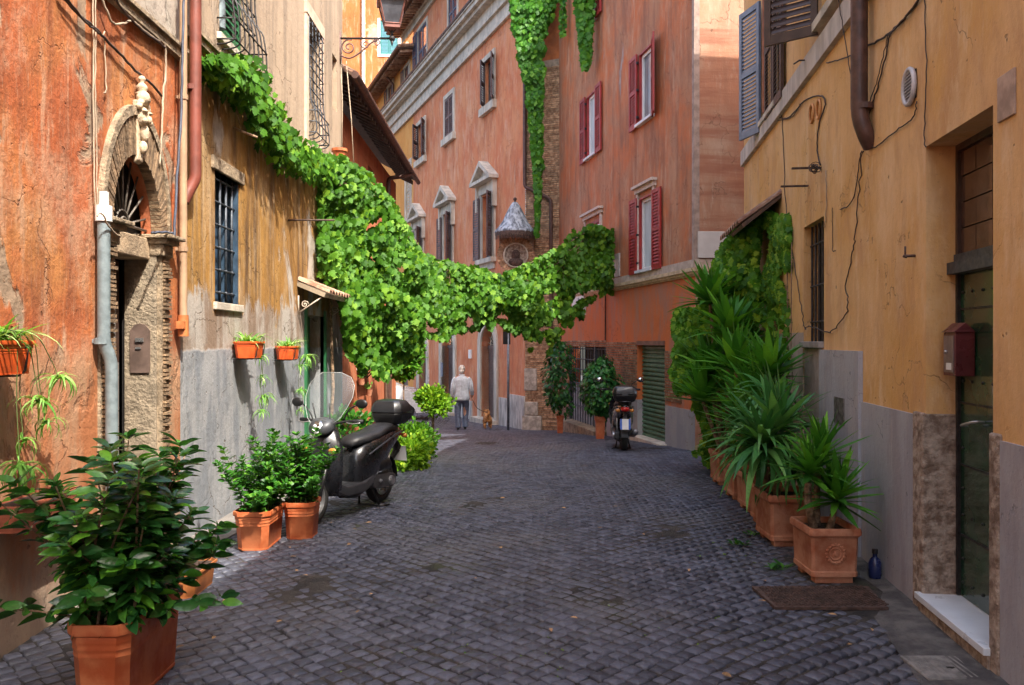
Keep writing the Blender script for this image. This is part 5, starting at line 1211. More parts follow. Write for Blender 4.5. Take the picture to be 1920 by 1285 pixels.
    for k in range(7):
        a = R(60+k*20); fr_.append([(.30*math.cos(a)*q[1], q[0], .26+.30*math.sin(a)*q[1]) for q in ((-.08, .98), (-.06, 1.04), (.06, 1.04), (.08, .98), (.06, .97), (-.06, .97))])
    m = MB().loft(fr_); m.tube([(-.26, 0, .45), (-.40, 0, .55), (-.36, 0, .72)], [.03, .045, .03], 8); m.build('rear_mudguard', blk, t, auto=True)
    # engine (left side) and exhaust (right side)
    m = MB(); secs = []
    for x, z, h in ((-.10, .27, .055), (-.05, .27, .085), (.15, .285, .09), (.33, .30, .085), (.42, .30, .05)): secs.append([(x, .075+(.085 if abs(q[0]) < 2 else 0)*q[2], z+h*q[1]) for q in ((0, -1, 0), (0, -.9, 1), (0, 0, 1.1), (0, .9, 1), (0, 1, 0))])
    m.loft(secs); eg = m.build('engine_cover', M['enginegrey'], t, auto=True, bevel=.008)
    m = MB().lathe([(.001, .03), (.05, .028), (.055, 0)], (.02, .165, .27), 16, 'y'); m.lathe([(.001, .02), (.02, .02), (.02, 0)], (.26, .165, .30), 12, 'y'); m.build('cover_cap', M['rim'], eg, auto=True)
    m = sloft([(.0, .45, .05, .03), (.05, .46, .07, .07), (.25, .47, .075, .075), (.32, .45, .05, .05)]); m = MB().add([(v[0], v[1]+.12, v[2]) for v in m.v], m.f); m.build('air_filter', blk, t, smooth=True)
    m = MB().tube([(.45, -.12, .22), (.2, -.16, .24), (.1, -.17, .27)], .022, 8).tube([(.12, -.17, .28), (.05, -.175, .29), (-.28, -.185, .36), (-.33, -.185, .37)], [.03, .06, .06, .035], 12); m.build('exhaust', M['exh'], t, smooth=True)
    m = MB().tube([(.0, .11, .26), (-.02, .12, .62)], .016, 8).tube([(.0, -.11, .26), (-.02, -.12, .62)], .016, 8); m.build('shock_absorber', M['rim'], t, smooth=True)
    m = MB().tube([(.30, .08, .24), (.22, .13, .02)], .013, 6).tube([(.30, -.08, .24), (.22, -.13, .02)], .013, 6).tube([(.22, -.15, .015), (.22, .17, .015), (.12, .20, .012)], .012, 6); m.build('centre_stand', blk, t, smooth=True)
    # tail light, plate
    m = sloft([(-.455, .765, .03, .02), (-.44, .765, .055, .035), (-.40, .765, .075, .045), (-.33, .765, .07, .04)]); m.build('tail_light', M['redlens'], t, smooth=True)
    for s in (-1, 1):
        m = MB(); m.ball((-.38, s*.12, .74), .035, 10, 8, (.8, 1.2, .8)); m.build('indicator', M['amber'], t, smooth=True)
    m = MB().add([(-.40, -.03, .66), (-.40, .03, .66), (-.47, .03, .60), (-.47, -.03, .60), (-.36, -.03, .62), (-.36, .03, .62), (-.44, .03, .56), (-.44, -.03, .56)], [(0,1,2,3),(7,6,5,4),(0,4,5,1),(2,6,7,3),(0,3,7,4),(1,5,6,2)]); m.build('plate_holder', blk, t)
    m = MB(); m.hexa([(-.500, -.09, .42), (-.496, -.09, .42), (-.496, .09, .42), (-.500, .09, .42), (-.470, -.09, .60), (-.466, -.09, .60), (-.466, .09, .60), (-.470, .09, .60)]); pl = m.build('number_plate', M['white'], t)
    m = MB(); m.hexa([(-.5035, .055, .42), (-.5005, .055, .42), (-.5005, .09, .42), (-.5035, .09, .42), (-.4735, .055, .60), (-.4705, .055, .60), (-.4705, .09, .60), (-.4735, .09, .60)]); m.hexa([(-.5035, -.09, .42), (-.5005, -.09, .42), (-.5005, -.055, .42), (-.5035, -.055, .42), (-.4735, -.09, .60), (-.4705, -.09, .60), (-.4705, -.055, .60), (-.4735, -.055, .60)]); m.build('plate_stripe', M['plateblue'], pl)
    # top box
    bx = []
    m = MB().loft([[(-.27+x*sx, y*sy, z-.02) for x, y in ((-.17,-.15),(-.12,-.20),(.10,-.20),(.17,-.14),(.17,.14),(.10,.20),(-.12,.20),(-.17,.15))] for z, sx, sy in ((.905, .72, .72), (.93, .85, .88), (1.0, 1.0, 1.0), (1.035, 1.04, 1.04))]); tb = m.build('top_box', blk, t, auto=True, bevel=.006)
    m = MB().loft([[(-.27+x*sx, y*sy, z-.02) for x, y in ((-.17,-.15),(-.12,-.20),(.10,-.20),(.17,-.14),(.17,.14),(.10,.20),(-.12,.20),(-.17,.15))] for z, sx, sy in ((1.045, 1.05, 1.05), (1.09, 1.02, 1.02), (1.14, .92, .93), (1.175, .75, .80), (1.19, .45, .55))]); m.build('box_lid', M['boxlid'], tb, auto=True, bevel=.008)
    m = MB().box(-.455, -.44, -.05, .05, .995, 1.03); m.build('latch', M['bodygrey2'], tb, bevel=.003)
    m = MB().tube([(-.20, .08, .885), (-.45, .09, .895), (-.50, 0, .90), (-.45, -.09, .895), (-.20, -.08, .885)], .014, 6); m.build('luggage_rack', blk, t, smooth=True)
    if screen:
        rows = []; N = 14
        for z, x, w in ((1.00, 1.20, .11), (1.06, 1.20, .19), (1.16, 1.175, .245), (1.28, 1.13, .285), (1.40, 1.075, .275), (1.48, 1.03, .22), (1.53, 1.005, .11)):
            rows.append([(x-.10*(k/N*2-1)**2*(w/.26), w*(k/N*2-1), z) for k in range(N+1)])
        m = MB().loft(rows, closed=False, cap=False); m.loft([[(p[0]-.004, p[1], p[2]) for p in r] for r in rows], closed=False, cap=False)
        sc = m.build('windscreen', M['screen'], t, smooth=True)
        edge = [r[0] for r in rows]+list(rows[-1])+[r[-1] for r in reversed(rows)]+list(reversed(rows[0]))
        m = MB().tube(edge, .003, 6, cap=False); m.build('screen_edge', M['screenedge'], sc, smooth=True)
        m = MB()
        for s in (-1, 1): m.tube([(1.12, s*.08, 1.0), (1.165, s*.10, 1.22)], .008, 6)
        m.build('screen_bracket', blk, t, smooth=True)
    return t
M['tyre'] = simple('tyre_rubber', (.011,.011,.011), .8, var=.2, bump=.001)
M['blackplastic'] = simple('black_plastic', (.008,.008,.009), .42, var=.15)
M['rim'] = simple('silver_rim', (.40,.40,.41), .35, .8, var=.15)
M['seat'] = simple('seat_vinyl', (.010,.010,.012), .5, var=.2, bump=.001, bscale=120)
M['bodygrey'] = simple('graphite_paint', (.013,.014,.017), .28, .3, var=.05, coat=.7)
M['bodygrey2'] = simple('silver_grey_trim', (.060,.063,.070), .38, .4, var=.08)
M['bodyblack'] = simple('black_paint', (.007,.008,.011), .25, .2, var=.05, coat=.8)
M['enginegrey'] = simple('engine_plastic', (.035,.035,.038), .5, var=.15)
M['chrome'] = simple('chrome', (.65,.66,.68), .12, 1.0, var=.03)
M['clearlens'] = simple('clear_lens', (.7,.72,.74), .08, var=.03)
M['amber'] = simple('amber_lens', (.55,.20,.03), .2, var=.05)
M['redlens'] = simple('red_lens', (.45,.015,.012), .15, var=.05)
M['mirror'] = simple('mirror_glass', (.5,.52,.55), .05, 1.0, var=.02)
M['exh'] = simple('exhaust_steel', (.22,.22,.23), .4, .7, var=.2)
M['plateblue'] = simple('plate_blue', (.03,.10,.42), .4, var=.05)
M['boxlid'] = simple('box_lid_plastic', (.011,.012,.015), .38, var=.1, coat=.3)
M['screen'] = glassmat('clear_screen', (.35,.40,.42), .06, .08)
M['screenedge'] = simple('screen_edge', (.32,.34,.33), .25, var=.05)
make_scooter('scooter', 'dark grey scooter with tall clear windscreen and black top box parked behind the flower boxes', (-1.38, 8.64, zG(8.64)), math.atan2(-.93, -.36), .90, M['bodygrey'])
make_scooter('scooter', 'black scooter seen from behind parked in front of the green garage shutter', (1.83, 13.65, zG(13.65)), R(86), .92, M['bodyblack'], screen=False)
# ------------------------------------------------------------------ planters
def crect(w, l, c, z, cx=0, cy=0):
    a, b = w/2, l/2; c = min(c, a*.45)
    return [(cx+x, cy+y, z) for x, y in ((-a+c, -b), (a-c, -b), (a, -b+c), (a, b-c), (a-c, b), (-a+c, b), (-a, b-c), (-a, -b+c))]
def trough(t, w, l, h, mat, z=0.0, local=False):
    c = t.location if not local else Vector((0, 0, 0)); cx, cy, cz = c.x, c.y, c.z+z
    pr = [(.80, 0), (.81, .04), (.79, .045), (.80, .06), (.88, .62), (.895, .63), (.885, .66), (.90, .70), (.915, .71), (.905, .745), (.92, .78), (.94, .80), (.93, .86), (1.0, .88), (1.015, .93), (1.0, 1.0), (.93, 1.0), (.91, .90), (.90, .86)]
    dw = w*(1-.80)
    rings = []
    for s, f in pr:
        rings.append(crect(w*s, l-w*(1-s), w*.16, cz+h*f, cx, cy))
    m = MB().loft(rings, cap=False); m.f.append(tuple(range(8))); m.build('pot', mat, t, auto=True)
    m = MB(); q = crect(w*.91, l-w*.09, w*.15, cz+h*.88, cx, cy); m.add(q, [tuple(range(8))])
    m.build('soil', M['soil'], t)
def claybox(t, w, l, h, z=.05, blocks=True, emblem=False, mat=None):
    mat = mat or M['clay']; cx, cy, cz = t.location; cz += z
    pr = [(.86, 0), (.88, .0), (.88, .10), (.855, .115), (.90, .80), (.92, .82), (.99, .86), (1.0, .93), (.97, 1.0), (.86, 1.0), (.84, .97), (.83, .85)]
    rings = [crect(w*s, l-w*(1-s), w*.05, cz+h*f, cx, cy) for s, f in pr]
    m = MB().loft(rings, cap=False); m.f.append(tuple(range(8))); m.build('pot', mat, t, auto=True, bevel=.004)
    m = MB(); m.add(crect(w*.84, l-w*.16, w*.05, cz+h*.87, cx, cy), [tuple(range(8))]); m.build('soil', M['soil'], t)
    if blocks:
        m = MB(); m.box(cx-w*.36, cx+w*.36, cy-l*.40, cy-l*.40+.09, t.location.z, cz+.001); m.build('foot', mat, t, bevel=.006)
        m = MB(); m.box(cx-w*.36, cx+w*.36, cy+l*.40-.09, cy+l*.40, t.location.z, cz+.001); m.build('foot', mat, t, bevel=.006)
    if emblem:
        yy = cy-l*.5+w*.055; zc = cz+h*.48; m = MB().lathe([(.052, .004), (.056, -.006), (.062, -.006), (.066, .004)], (cx, yy, zc), 28, 'y'); m.lathe([(.034, .004), (.037, -.005), (.042, -.005), (.045, .004)], (cx, yy, zc), 28, 'y'); m.build('emblem_ring', mat, t, smooth=True)
        for k in range(16):
            a = 2*math.pi*k/16; m = MB(); m.ball((cx+.062*math.cos(a), yy-.002, zc+.062*math.sin(a)), .011, 8, 6, (1, .6, 1)); m.build('petal', mat, t, smooth=True)
        m = MB(); m.ball((cx, yy, zc), .014, 8, 6, (1, .6, 1.3)); m.build('boss', mat, t, smooth=True)
# ------------------------------------------------------------------ ground items
pl = thing('rusty_grate', 'rectangular rusty metal plate lying on the cobbles before the nearest clay pot', 'metal plate', (1.97, 5.33, 0))
m = MB(); m.hexa([(1.62,5.12,.004),(2.31,5.10,.008),(2.37,5.54,.01),(1.60,5.55,.006),(1.62,5.12,.022),(2.31,5.10,.026),(2.37,5.54,.028),(1.60,5.55,.024)]); m.build('plate', M['rust'], pl)
m = MB()
for i in range(34):
    for j in range(15):
        x = 1.645+i*.0205; y = 5.135+j*.0275+(.013 if i % 2 else 0); z = .024+.004*(i/34); dx, dy = (.009, .004) if (i+j) % 2 else (.004, .010)
        m.box(x-dx, x+dx, y-dy, y+dy, z, z+.006)
o = m.build('tread', M['rust'], pl); o['kind'] = 'stuff'
bt = thing('blue_bottle', 'small dark blue bottle standing against the wall beside the nearest clay pot', 'bottle', (2.53, 5.80, 0))
m = MB().lathe([(.001, 0), (.040, 0), (.043, .01), (.043, .10), (.032, .13), (.016, .145), (.015, .165), (.019, .17), (.019, .185), (.001, .187)], (2.53, 5.80, .012), 16); m.build('body', simple('dark_blue_plastic', (.012,.02,.075), .3), bt, auto=True)
m = MB().lathe([(.02, 0), (.02, .03), (.001, .032)], (2.53, 5.80, .18), 12); m.build('cap', M['blackplastic'], bt, auto=True)
cv = thing('stone_cover', 'pale stone utility cover set in the ground at the lower right corner', 'cover', (2.20, 4.22, 0))
m = MB().box(2.03, 2.40, 4.05, 4.36, -.03, .012); m.build('slab', simple('grey_cover_stone', (.20,.19,.175), .8, var=.3, scale=12, bump=.004), cv, bevel=.006)
m = MB().box(2.19, 2.23, 4.18, 4.20, .0125, .0145); m.build('slot', M['dark'], cv)
m = MB()
for i in range(12): m.box(2.05+i*.028, 2.06+i*.028, 4.07, 4.34, .0122, .0145)
m.build('ridges', bpy.data.materials['grey_cover_stone'], cv)
# scattered dead leaves
for i in range(46):
    if i < 30: x, y = random.uniform(-1.9, 1.9), random.uniform(3.9, 9)
    else: x, y = random.choice([(random.uniform(1.5, 2.3), random.uniform(4.6, 6.6)), (random.uniform(-2.4, -1.2), random.uniform(4.2, 7.6))])
    if (-2.1 < x < -1.5 and 3.6 < y < 4.4) or x > 1.75+.12*y: continue
    o = link('fallen_leaf', lmesh('oval', M['deadleaf']), None); a = random.uniform(0, 6.28); s = random.uniform(.03, .06)
    o.matrix_basis = mtx((x, y, zG(y)+.016), (math.cos(a), math.sin(a), .1), (random.uniform(-.5, .5), random.uniform(-.5, .5), 1), s, 1.2)
    tagp(o, 'small dry brown leaf lying on the cobbles', 'leaf', 'dry leaves scattered on the cobbles')
# ------------------------------------------------------------------ street lamp on the corner
lp = thing('street_lantern', 'old brown street lantern on a scrolled iron bracket at the ochre corner', 'street lamp', (-2.6, 13.1, 6.45))
Yl = 13.05; zl = 6.42; xl = px3(735, 75, Yl)[0]
m = MB().tube([(-2.72, Yl, zl), (xl, Yl, zl)], .018, 8)
def scroll(cx, cz, r, turns, a0, sgn, k=26, shrink=.82): return [(cx+sgn*r*(1-shrink*i/k)*math.cos(a0+turns*2*math.pi*i/k), Yl, cz+r*(1-shrink*i/k)*math.sin(a0+turns*2*math.pi*i/k)) for i in range(k+1)]
m.build('arm', M['iron'], lp, smooth=True)
m = MB(); m.tube(scroll(-2.56, zl-.14, .125, 1.6, 1.2, 1), .012, 6); m.tube(smooth_path([(-2.70, Yl, zl-.26), (-2.55, Yl, zl-.31), (-2.38, Yl, zl-.22), (-2.22, Yl, zl-.08), (-2.10, Yl, zl-.02)], 6), .013, 6)
m.tube(scroll(-2.30, zl-.09, .075, 1.4, 2.5, 1), .010, 6); m.tube(scroll(-2.12, zl-.07, .06, 1.4, .5, -1), .010, 6); m.tube([(-2.70, Yl, zl+.1), (-2.70, Yl, zl-.4)], .02, 6); m.build('scroll_bracket', simple('brown_iron', (.12,.065,.06), .6, .2), lp, smooth=True)
m = MB(); m.ball((xl, Yl, zl), .05, 10, 8); m.tube([(xl, Yl, zl-.12), (xl, Yl, zl-.04)], [.006, .028], 8); m.tube([(xl, Yl, zl+.04), (xl, Yl, zl+.12)], .02, 8)
for s in (-1, 1): m.tube(smooth_path([(xl, Yl, zl+.08), (xl+s*.05, Yl, zl+.13), (xl+s*.09, Yl, zl+.20)], 4), .008, 6)
m.build('finial', M['iron'], lp, smooth=True)
def sq(h, z, r=.18): 
    c, s = math.cos(r), math.sin(r); return [(xl+(x*c-y*s)*h, Yl+(x*s+y*c)*h, z) for x, y in ((-1,-1),(1,-1),(1,1),(-1,1))]
lz0, lz1 = zl+.20, zl+.55; h0, h1 = .115, .195
m = MB()
for k in range(4):
    m.tube([sq(h0, lz0)[k], sq(h1, lz1)[k]], .013, 6); m.tube([sq(h0, lz0)[k], sq(h0, lz0)[(k+1) % 4]], .014, 6); m.tube([sq(h1, lz1)[k], sq(h1, lz1)[(k+1) % 4]], .014, 6)
m.loft([sq(h0*1.02, lz0-.06), sq(h0*1.02, lz0-.01)]); m.build('frame', simple('brown_lantern_paint', (.16,.06,.045), .5, .2), lp, auto=True)
lg = simple('smoky_lantern_glass', (.07,.075,.09), .12, var=.3, scale=4, spec=.7)
for k in range(4):
    a, b, c, d = sq(h0*.98, lz0)[k], sq(h0*.98, lz0)[(k+1) % 4], sq(h1*.98, lz1)[(k+1) % 4], sq(h1*.98, lz1)[k]
    mm = MB(); mm.add([a, b, c, d], [(0, 1, 2, 3)]); mm.add([Vector(q)*.995+Vector((xl, Yl, zl))*.005 for q in (a, b, c, d)], [(3, 2, 1, 0)]); mm.build('pane', lg, lp)
m = MB().loft([sq(h1*1.18, lz1), sq(h1*1.2, lz1+.03), sq(h1*.85, lz1+.10), sq(h1*.62, lz1+.14), sq(h1*.66, lz1+.26), sq(h1*.3, lz1+.36), sq(.02, lz1+.46)]); m.build('roof', bpy.data.materials['brown_lantern_paint'], lp, auto=True)
cable(FL, [(650, 110), (650, 115)], .003, M['cable'], 'short wire stub under the street lantern')
m = MB().tube([(-2.62, 13.15, 6.1), (-2.55, 13.2, 5.2), (-2.50, 13.2, 4.3)], .008, 5).tube([(-2.70, 13.12, 6.1), (-2.68, 13.15, 5.4), (-2.69, 13.15, 4.4)], .008, 5); tagp(m.build('hanging_wire', M['cablew'], smooth=True), 'pale wires hanging from the lantern bracket down to the vine', 'wire')
# ------------------------------------------------------------------ street name pole by the palazzo
m = MB(); ps = thing('sign_pole', 'grey metal pole with a small black sign at the palazzo corner', 'sign', (-.10, 22.15, zG(22.15)))
m.tube([(-.10, 22.15, -.8), (-.10, 22.15, 2.25)], .035, 10); m.build('pole', simple('grey_pole', (.17,.19,.22), .5, .4), ps, smooth=True)
m = MB(); m.hexa([(-.24, 22.10, 1.60), (-.04, 22.13, 1.60), (-.04, 22.16, 1.60), (-.24, 22.13, 1.60), (-.24, 22.10, 2.02), (-.04, 22.13, 2.02), (-.04, 22.16, 2.02), (-.24, 22.13, 2.02)]); m.build('sign_plate', M['blackplastic'], ps)
# ------------------------------------------------------------------ parked white car
car = thing('parked_car', 'white parked hatchback half hidden behind the yellow green shrub', 'car', (-4.4, 25.2, zG(25)+.06))
cz = zG(25, -5)+.01; X1 = -2.42
def cx_(x): return X1-x
prof = [(0, .35), (.02, .55), (.10, .68), (.35, .80), (.95, .95), (1.25, 1.05), (1.75, 1.38), (2.1, 1.47), (2.9, 1.49), (3.5, 1.38), (3.85, 1.05), (3.95, .8), (3.98, .4), (3.9, .22)]
low = [(3.6, .20), (3.53, .36), (3.38, .48), (3.2, .50), (3.02, .48), (2.87, .36), (2.8, .20), (1.18, .20), (1.11, .36), (.96, .48), (.78, .50), (.60, .48), (.45, .36), (.38, .20), (.08, .22)]
P_ = prof+low; rings = []
for y, s in ((0, .0), (.06, 1), (1.62, 1), (1.68, 0)):
    rings.append([(cx_(x if s else .03+x*.985), 24.55+y+(0.16*max(0, (z-.9))/.6 if y < .8 else -.16*max(0, (z-.9))/.6), cz+z*(1 if s else .985)+(0 if s else .01)) for x, z in P_])
cw = simple('white_car_paint', (.62,.63,.65), .25, .1, var=.03, coat=.7)
MB().loft(rings).build('body', cw, car, auto=True)
m = MB(); q = [(1.38, 1.06), (1.80, 1.34), (2.25, 1.40), (2.25, 1.04)]; m.add([(cx_(x), 24.545+.16*max(0, z-.9)/.6-.012, cz+z) for x, z in q]+[(cx_(x), 24.60+.16*max(0, z-.9)/.6, cz+z) for x, z in q], [(0,1,2,3),(7,6,5,4),(0,4,5,1),(1,5,6,2),(2,6,7,3),(3,7,4,0)]); m.build('window', M['winglass'], car)
for x in (.78, 3.2):
    m = MB().lathe([(.20, -.09), (.29, -.10), (.315, -.06), (.315, .06), (.29, .10), (.20, .09)], (cx_(x), 24.66, cz+.30), 28, 'y'); wh = m.build('wheel', M['tyre'], car, smooth=True)
    m = MB().lathe([(.205, -.085), (.19, -.07), (.19, .07)], (cx_(x), 24.66, cz+.30), 24, 'y').lathe([(.001, -.085), (.05, -.08), (.05, 0)], (cx_(x), 24.66, cz+.30), 14, 'y')
    for k in range(7):
        a = 2*math.pi*k/7; m.tube([(cx_(x)+.04*math.cos(a), 24.59, cz+.30+.04*math.sin(a)), (cx_(x)+.195*math.cos(a), 24.59, cz+.30+.195*math.sin(a))], .018, 6)
    m.build('rim', M['rim'], wh, auto=True)
m = MB(); m.ball((cx_(.16), 24.62, cz+.66), .10, 10, 8, (1.2, .5, .6)); m.build('headlight', M['clearlens'], car, smooth=True)
m = MB().box(cx_(2.26), cx_(2.24), 24.53, 24.535, cz+.3, cz+1.04); m.build('door_seam', M['blackplastic'], car)
# ------------------------------------------------------------------ man with dog
def skin(name, pts, edges, parent, mat, sub=2):
    me = bpy.data.meshes.new(name); me.from_pydata([p[0] for p in pts], edges, []); o = bpy.data.objects.new(name, me); COL.objects.link(o)
    o.modifiers.new('s', 'SKIN'); 
    if not me.skin_vertices: pass
    for v, p in zip(me.skin_vertices[0].data, pts):
        r = p[1] if hasattr(p[1], '__len__') else (p[1], p[1]); v.radius = r
    me.skin_vertices[0].data[0].use_root = True
    sd_ = o.modifiers.new('d', 'SUBSURF'); sd_.levels = sub; sd_.render_levels = sub
    dg = bpy.context.evaluated_depsgraph_get(); dg.update(); nm = bpy.data.meshes.new_from_object(o.evaluated_get(dg)); nm.name = name
    bpy.data.objects.remove(o); nm.polygons.foreach_set('use_smooth', [True]*len(nm.polygons)); nm.materials.clear()
    return link(name, nm, parent, mat)
def catch(fn, *a, **k):
    try: return fn(*a, **k)
    except Exception as e: print('ERR', e)
mx, my = px3(866, 700, 22.4)[0], 22.4
man = thing('person', 'white haired man in pale denim jacket and blue trousers walking a dog away', 'person', (mx, my, zG(my)), None, R(3), True)
skinm = simple('skin_tone', (.50,.27,.19), .55, var=.08)
body = [((0,0,.93),(.13,.09)), ((0,.01,1.12),(.13,.09)), ((0,.02,1.34),(.15,.10)), ((0,.03,1.46),(.06,.06)), ((0,.05,1.55),(.068,.075)), ((0,.065,1.64),(.072,.085)), ((0,.06,1.69),(.045,.05)),
  ((-.17,.02,1.385),.062), ((-.23,-.02,1.13),.046), ((-.25,.06,.90),.034), ((-.25,.075,.83),(.018,.035)),
  ((.17,.02,1.385),.062), ((.24,.0,1.14),.046), ((.27,.11,.93),.034), ((.27,.14,.86),(.018,.035)),
  ((-.09,0,.86),.09), ((-.10,.05,.50),.062), ((-.10,-.06,.12),.042), ((-.10,-.02,.05),.038), ((-.11,.10,.035),.035),
  ((.09,0,.86),.09), ((.09,.12,.52),.062), ((.085,.13,.12),.042), ((.085,.15,.05),.038), ((.09,.27,.04),.035)]
E = [(0,1),(1,2),(2,3),(3,4),(4,5),(5,6),(2,7),(7,8),(8,9),(9,10),(2,11),(11,12),(12,13),(13,14),(0,15),(15,16),(16,17),(17,18),(18,19),(0,20),(20,21),(21,22),(22,23),(23,24)]
bo = skin('body', body, E, man, skinm, 2)
denim = simple('pale_denim', (.50,.56,.62), .8, var=.14, scale=14, bump=.004, bscale=30); trou = simple('blue_trousers', (.095,.12,.18), .8, var=.35, scale=9, bump=.006, bscale=20)
def ell(cx, cy, z, a, b, n=20): return [(cx+a*math.cos(2*math.pi*k/n), cy+b*math.sin(2*math.pi*k/n), z) for k in range(n)]
jk = MB().loft([ell(0, .0, .80, .215, .145), ell(0, .0, .84, .21, .145), ell(0, .0, .87, .218, .15), ell(0, .01, 1.0, .195, .135), ell(0, .02, 1.15, .20, .135), ell(0, .02, 1.30, .225, .135), ell(0, .02, 1.38, .215, .125), ell(0, .025, 1.43, .14, .10), ell(0, .03, 1.465, .075, .075), ell(0, .03, 1.50, .078, .078)])
jk.tube(smooth_path([(-.15,.02,1.38),(-.215,.01,1.30),(-.245,-.02,1.13),(-.262,.03,.99),(-.258,.06,.91)], 3), [.074]*3+[.066]*3+[.060]*3+[.050]*4, 12)
jk.tube(smooth_path([(.15,.02,1.38),(.22,.015,1.30),(.255,.0,1.14),(.275,.07,1.01),(.275,.10,.95)], 3), [.074]*3+[.066]*3+[.060]*3+[.050]*4, 12)
jk.build('jacket', denim, man, smooth=True)
m = MB().box(-.002, .002, -.142, -.136, .86, 1.36); m.build('jacket_seam', trou, man)
tr = MB().loft([ell(0,0,.95,.17,.12), ell(0,0,.86,.18,.13), ell(0,.01,.78,.175,.125), ell(0,.01,.74,.15,.11)])
tr.tube(smooth_path([(-.09,.0,.84),(-.115,.03,.50),(-.10,-.02,.22),(-.10,-.055,.07)], 4), [.105,.10,.098,.092,.088,.084,.080,.076,.074,.073,.073,.074,.076], 12)
tr.tube(smooth_path([(.09,.0,.84),(.105,.15,.52),(.087,.13,.22),(.085,.13,.07)], 4), [.105,.10,.098,.092,.088,.084,.080,.076,.074,.073,.073,.074,.076], 12)
tr.build('trousers', trou, man, smooth=True)
m = MB(); m.ball((0, .035, 1.645), .098, 14, 10, (.92, 1.0, 1.08)); m.ball((0,-.02,1.58), .07, 10, 8, (1, .8, .9)); hr = m.build('hair', simple('white_hair', (.62,.58,.52), .85, var=.2, scale=60, bump=.004, bscale=120), man, smooth=True)
for x, y in ((-.105, .02), (.087, .20)):
    m = MB(); m.ball((x, y, .045), .06, 10, 8, (.75, 2.2, .75)); m.build('shoe', M['blackplastic'], man, smooth=True)
for s, hx, hy, hz in ((-1, -.252, .075, .80), (1, .272, .14, .83)):
    m = MB()
    for k in range(4): m.tube([(hx, hy-.03+.018*k, hz+.02), (hx-s*.004, hy-.03+.02*k, hz-.03), (hx-s*.014, hy-.026+.02*k, hz-.065+.005*abs(k-1.5))], [.011, .010, .008], 6)
    m.tube([(hx-s*.01, hy+.03, hz+.04), (hx-s*.02, hy+.055, hz+.0), (hx-s*.025, hy+.06, hz-.03)], [.012, .011, .009], 6)
    m.build('fingers', skinm, bo, smooth=True)
for s in (-1, 1):
    m = MB(); m.ball((s*.088, .06, 1.60), .022, 8, 6, (.4, .8, 1.3)); m.build('ear', skinm, bo, smooth=True)
m = MB(); m.ball((0, .155, 1.60), .018, 8, 6, (.7, 1, 1.3)); m.build('nose', skinm, bo, smooth=True)
dx, dy = px3(915, 780, 22.6)[0], 22.55; dz = zG(dy)
dog = thing('dog', 'small golden curly dog on a lead beside the arched shutter door', 'dog', (dx, dy, dz), None, R(8), True)
fur = simple('golden_fur', (.46,.21,.07), .95, var=.4, scale=26, bump=.02, bscale=45)
db = [((0,0,.30),(.095,.10)), ((0,.16,.30),(.09,.095)), ((0,.32,.31),(.10,.115)), ((0,.43,.40),(.06,.06)), ((0,.50,.47),(.065,.065)), ((0,.58,.45),(.035,.032)),
  ((-.07,-.02,.24),.055), ((-.08,.04,.17),.04), ((-.08,-.03,.10),.028), ((-.08,.0,.03),.028),
  ((.07,-.02,.24),.055), ((.08,.05,.17),.04), ((.08,-.01,.10),.028), ((.08,.02,.03),.028),
  ((-.07,.33,.22),.045), ((-.07,.34,.12),.03), ((-.07,.36,.03),.028), ((.07,.33,.22),.045), ((.07,.31,.12),.03), ((.07,.33,.03),.028),
  ((0,-.08,.37),.03), ((0,-.12,.46),.04), ((.01,-.06,.52),.022)]
dE = [(0,1),(1,2),(2,3),(3,4),(4,5),(0,6),(6,7),(7,8),(8,9),(0,10),(10,11),(11,12),(12,13),(2,14),(14,15),(15,16),(2,17),(17,18),(18,19),(0,20),(20,21),(21,22)]
do = skin('body', db, dE, dog, fur, 3)
for v in do.data.vertices:
    n = noise.noise(v.co*38)*.016+noise.noise(v.co*16)*.012; v.co += v.normal*n
for s in (-1, 1):
    m = MB(); m.ball((s*.062, .48, .46), .04, 8, 6, (.45, .7, 1.3)); m.build('ear', fur, do, smooth=True)
m = MB(); m.tube(smooth_path([(mx+.27, my+.14, zG(my)+.82), (mx+.42, my+.2, zG(my)+.56), (dx+.0, dy+.35, dz+.42)], 5), .008, 5); tagp(m.build('dog_lead', M['blackplastic'], smooth=True), 'thin black lead running from the man to the dog', 'lead')
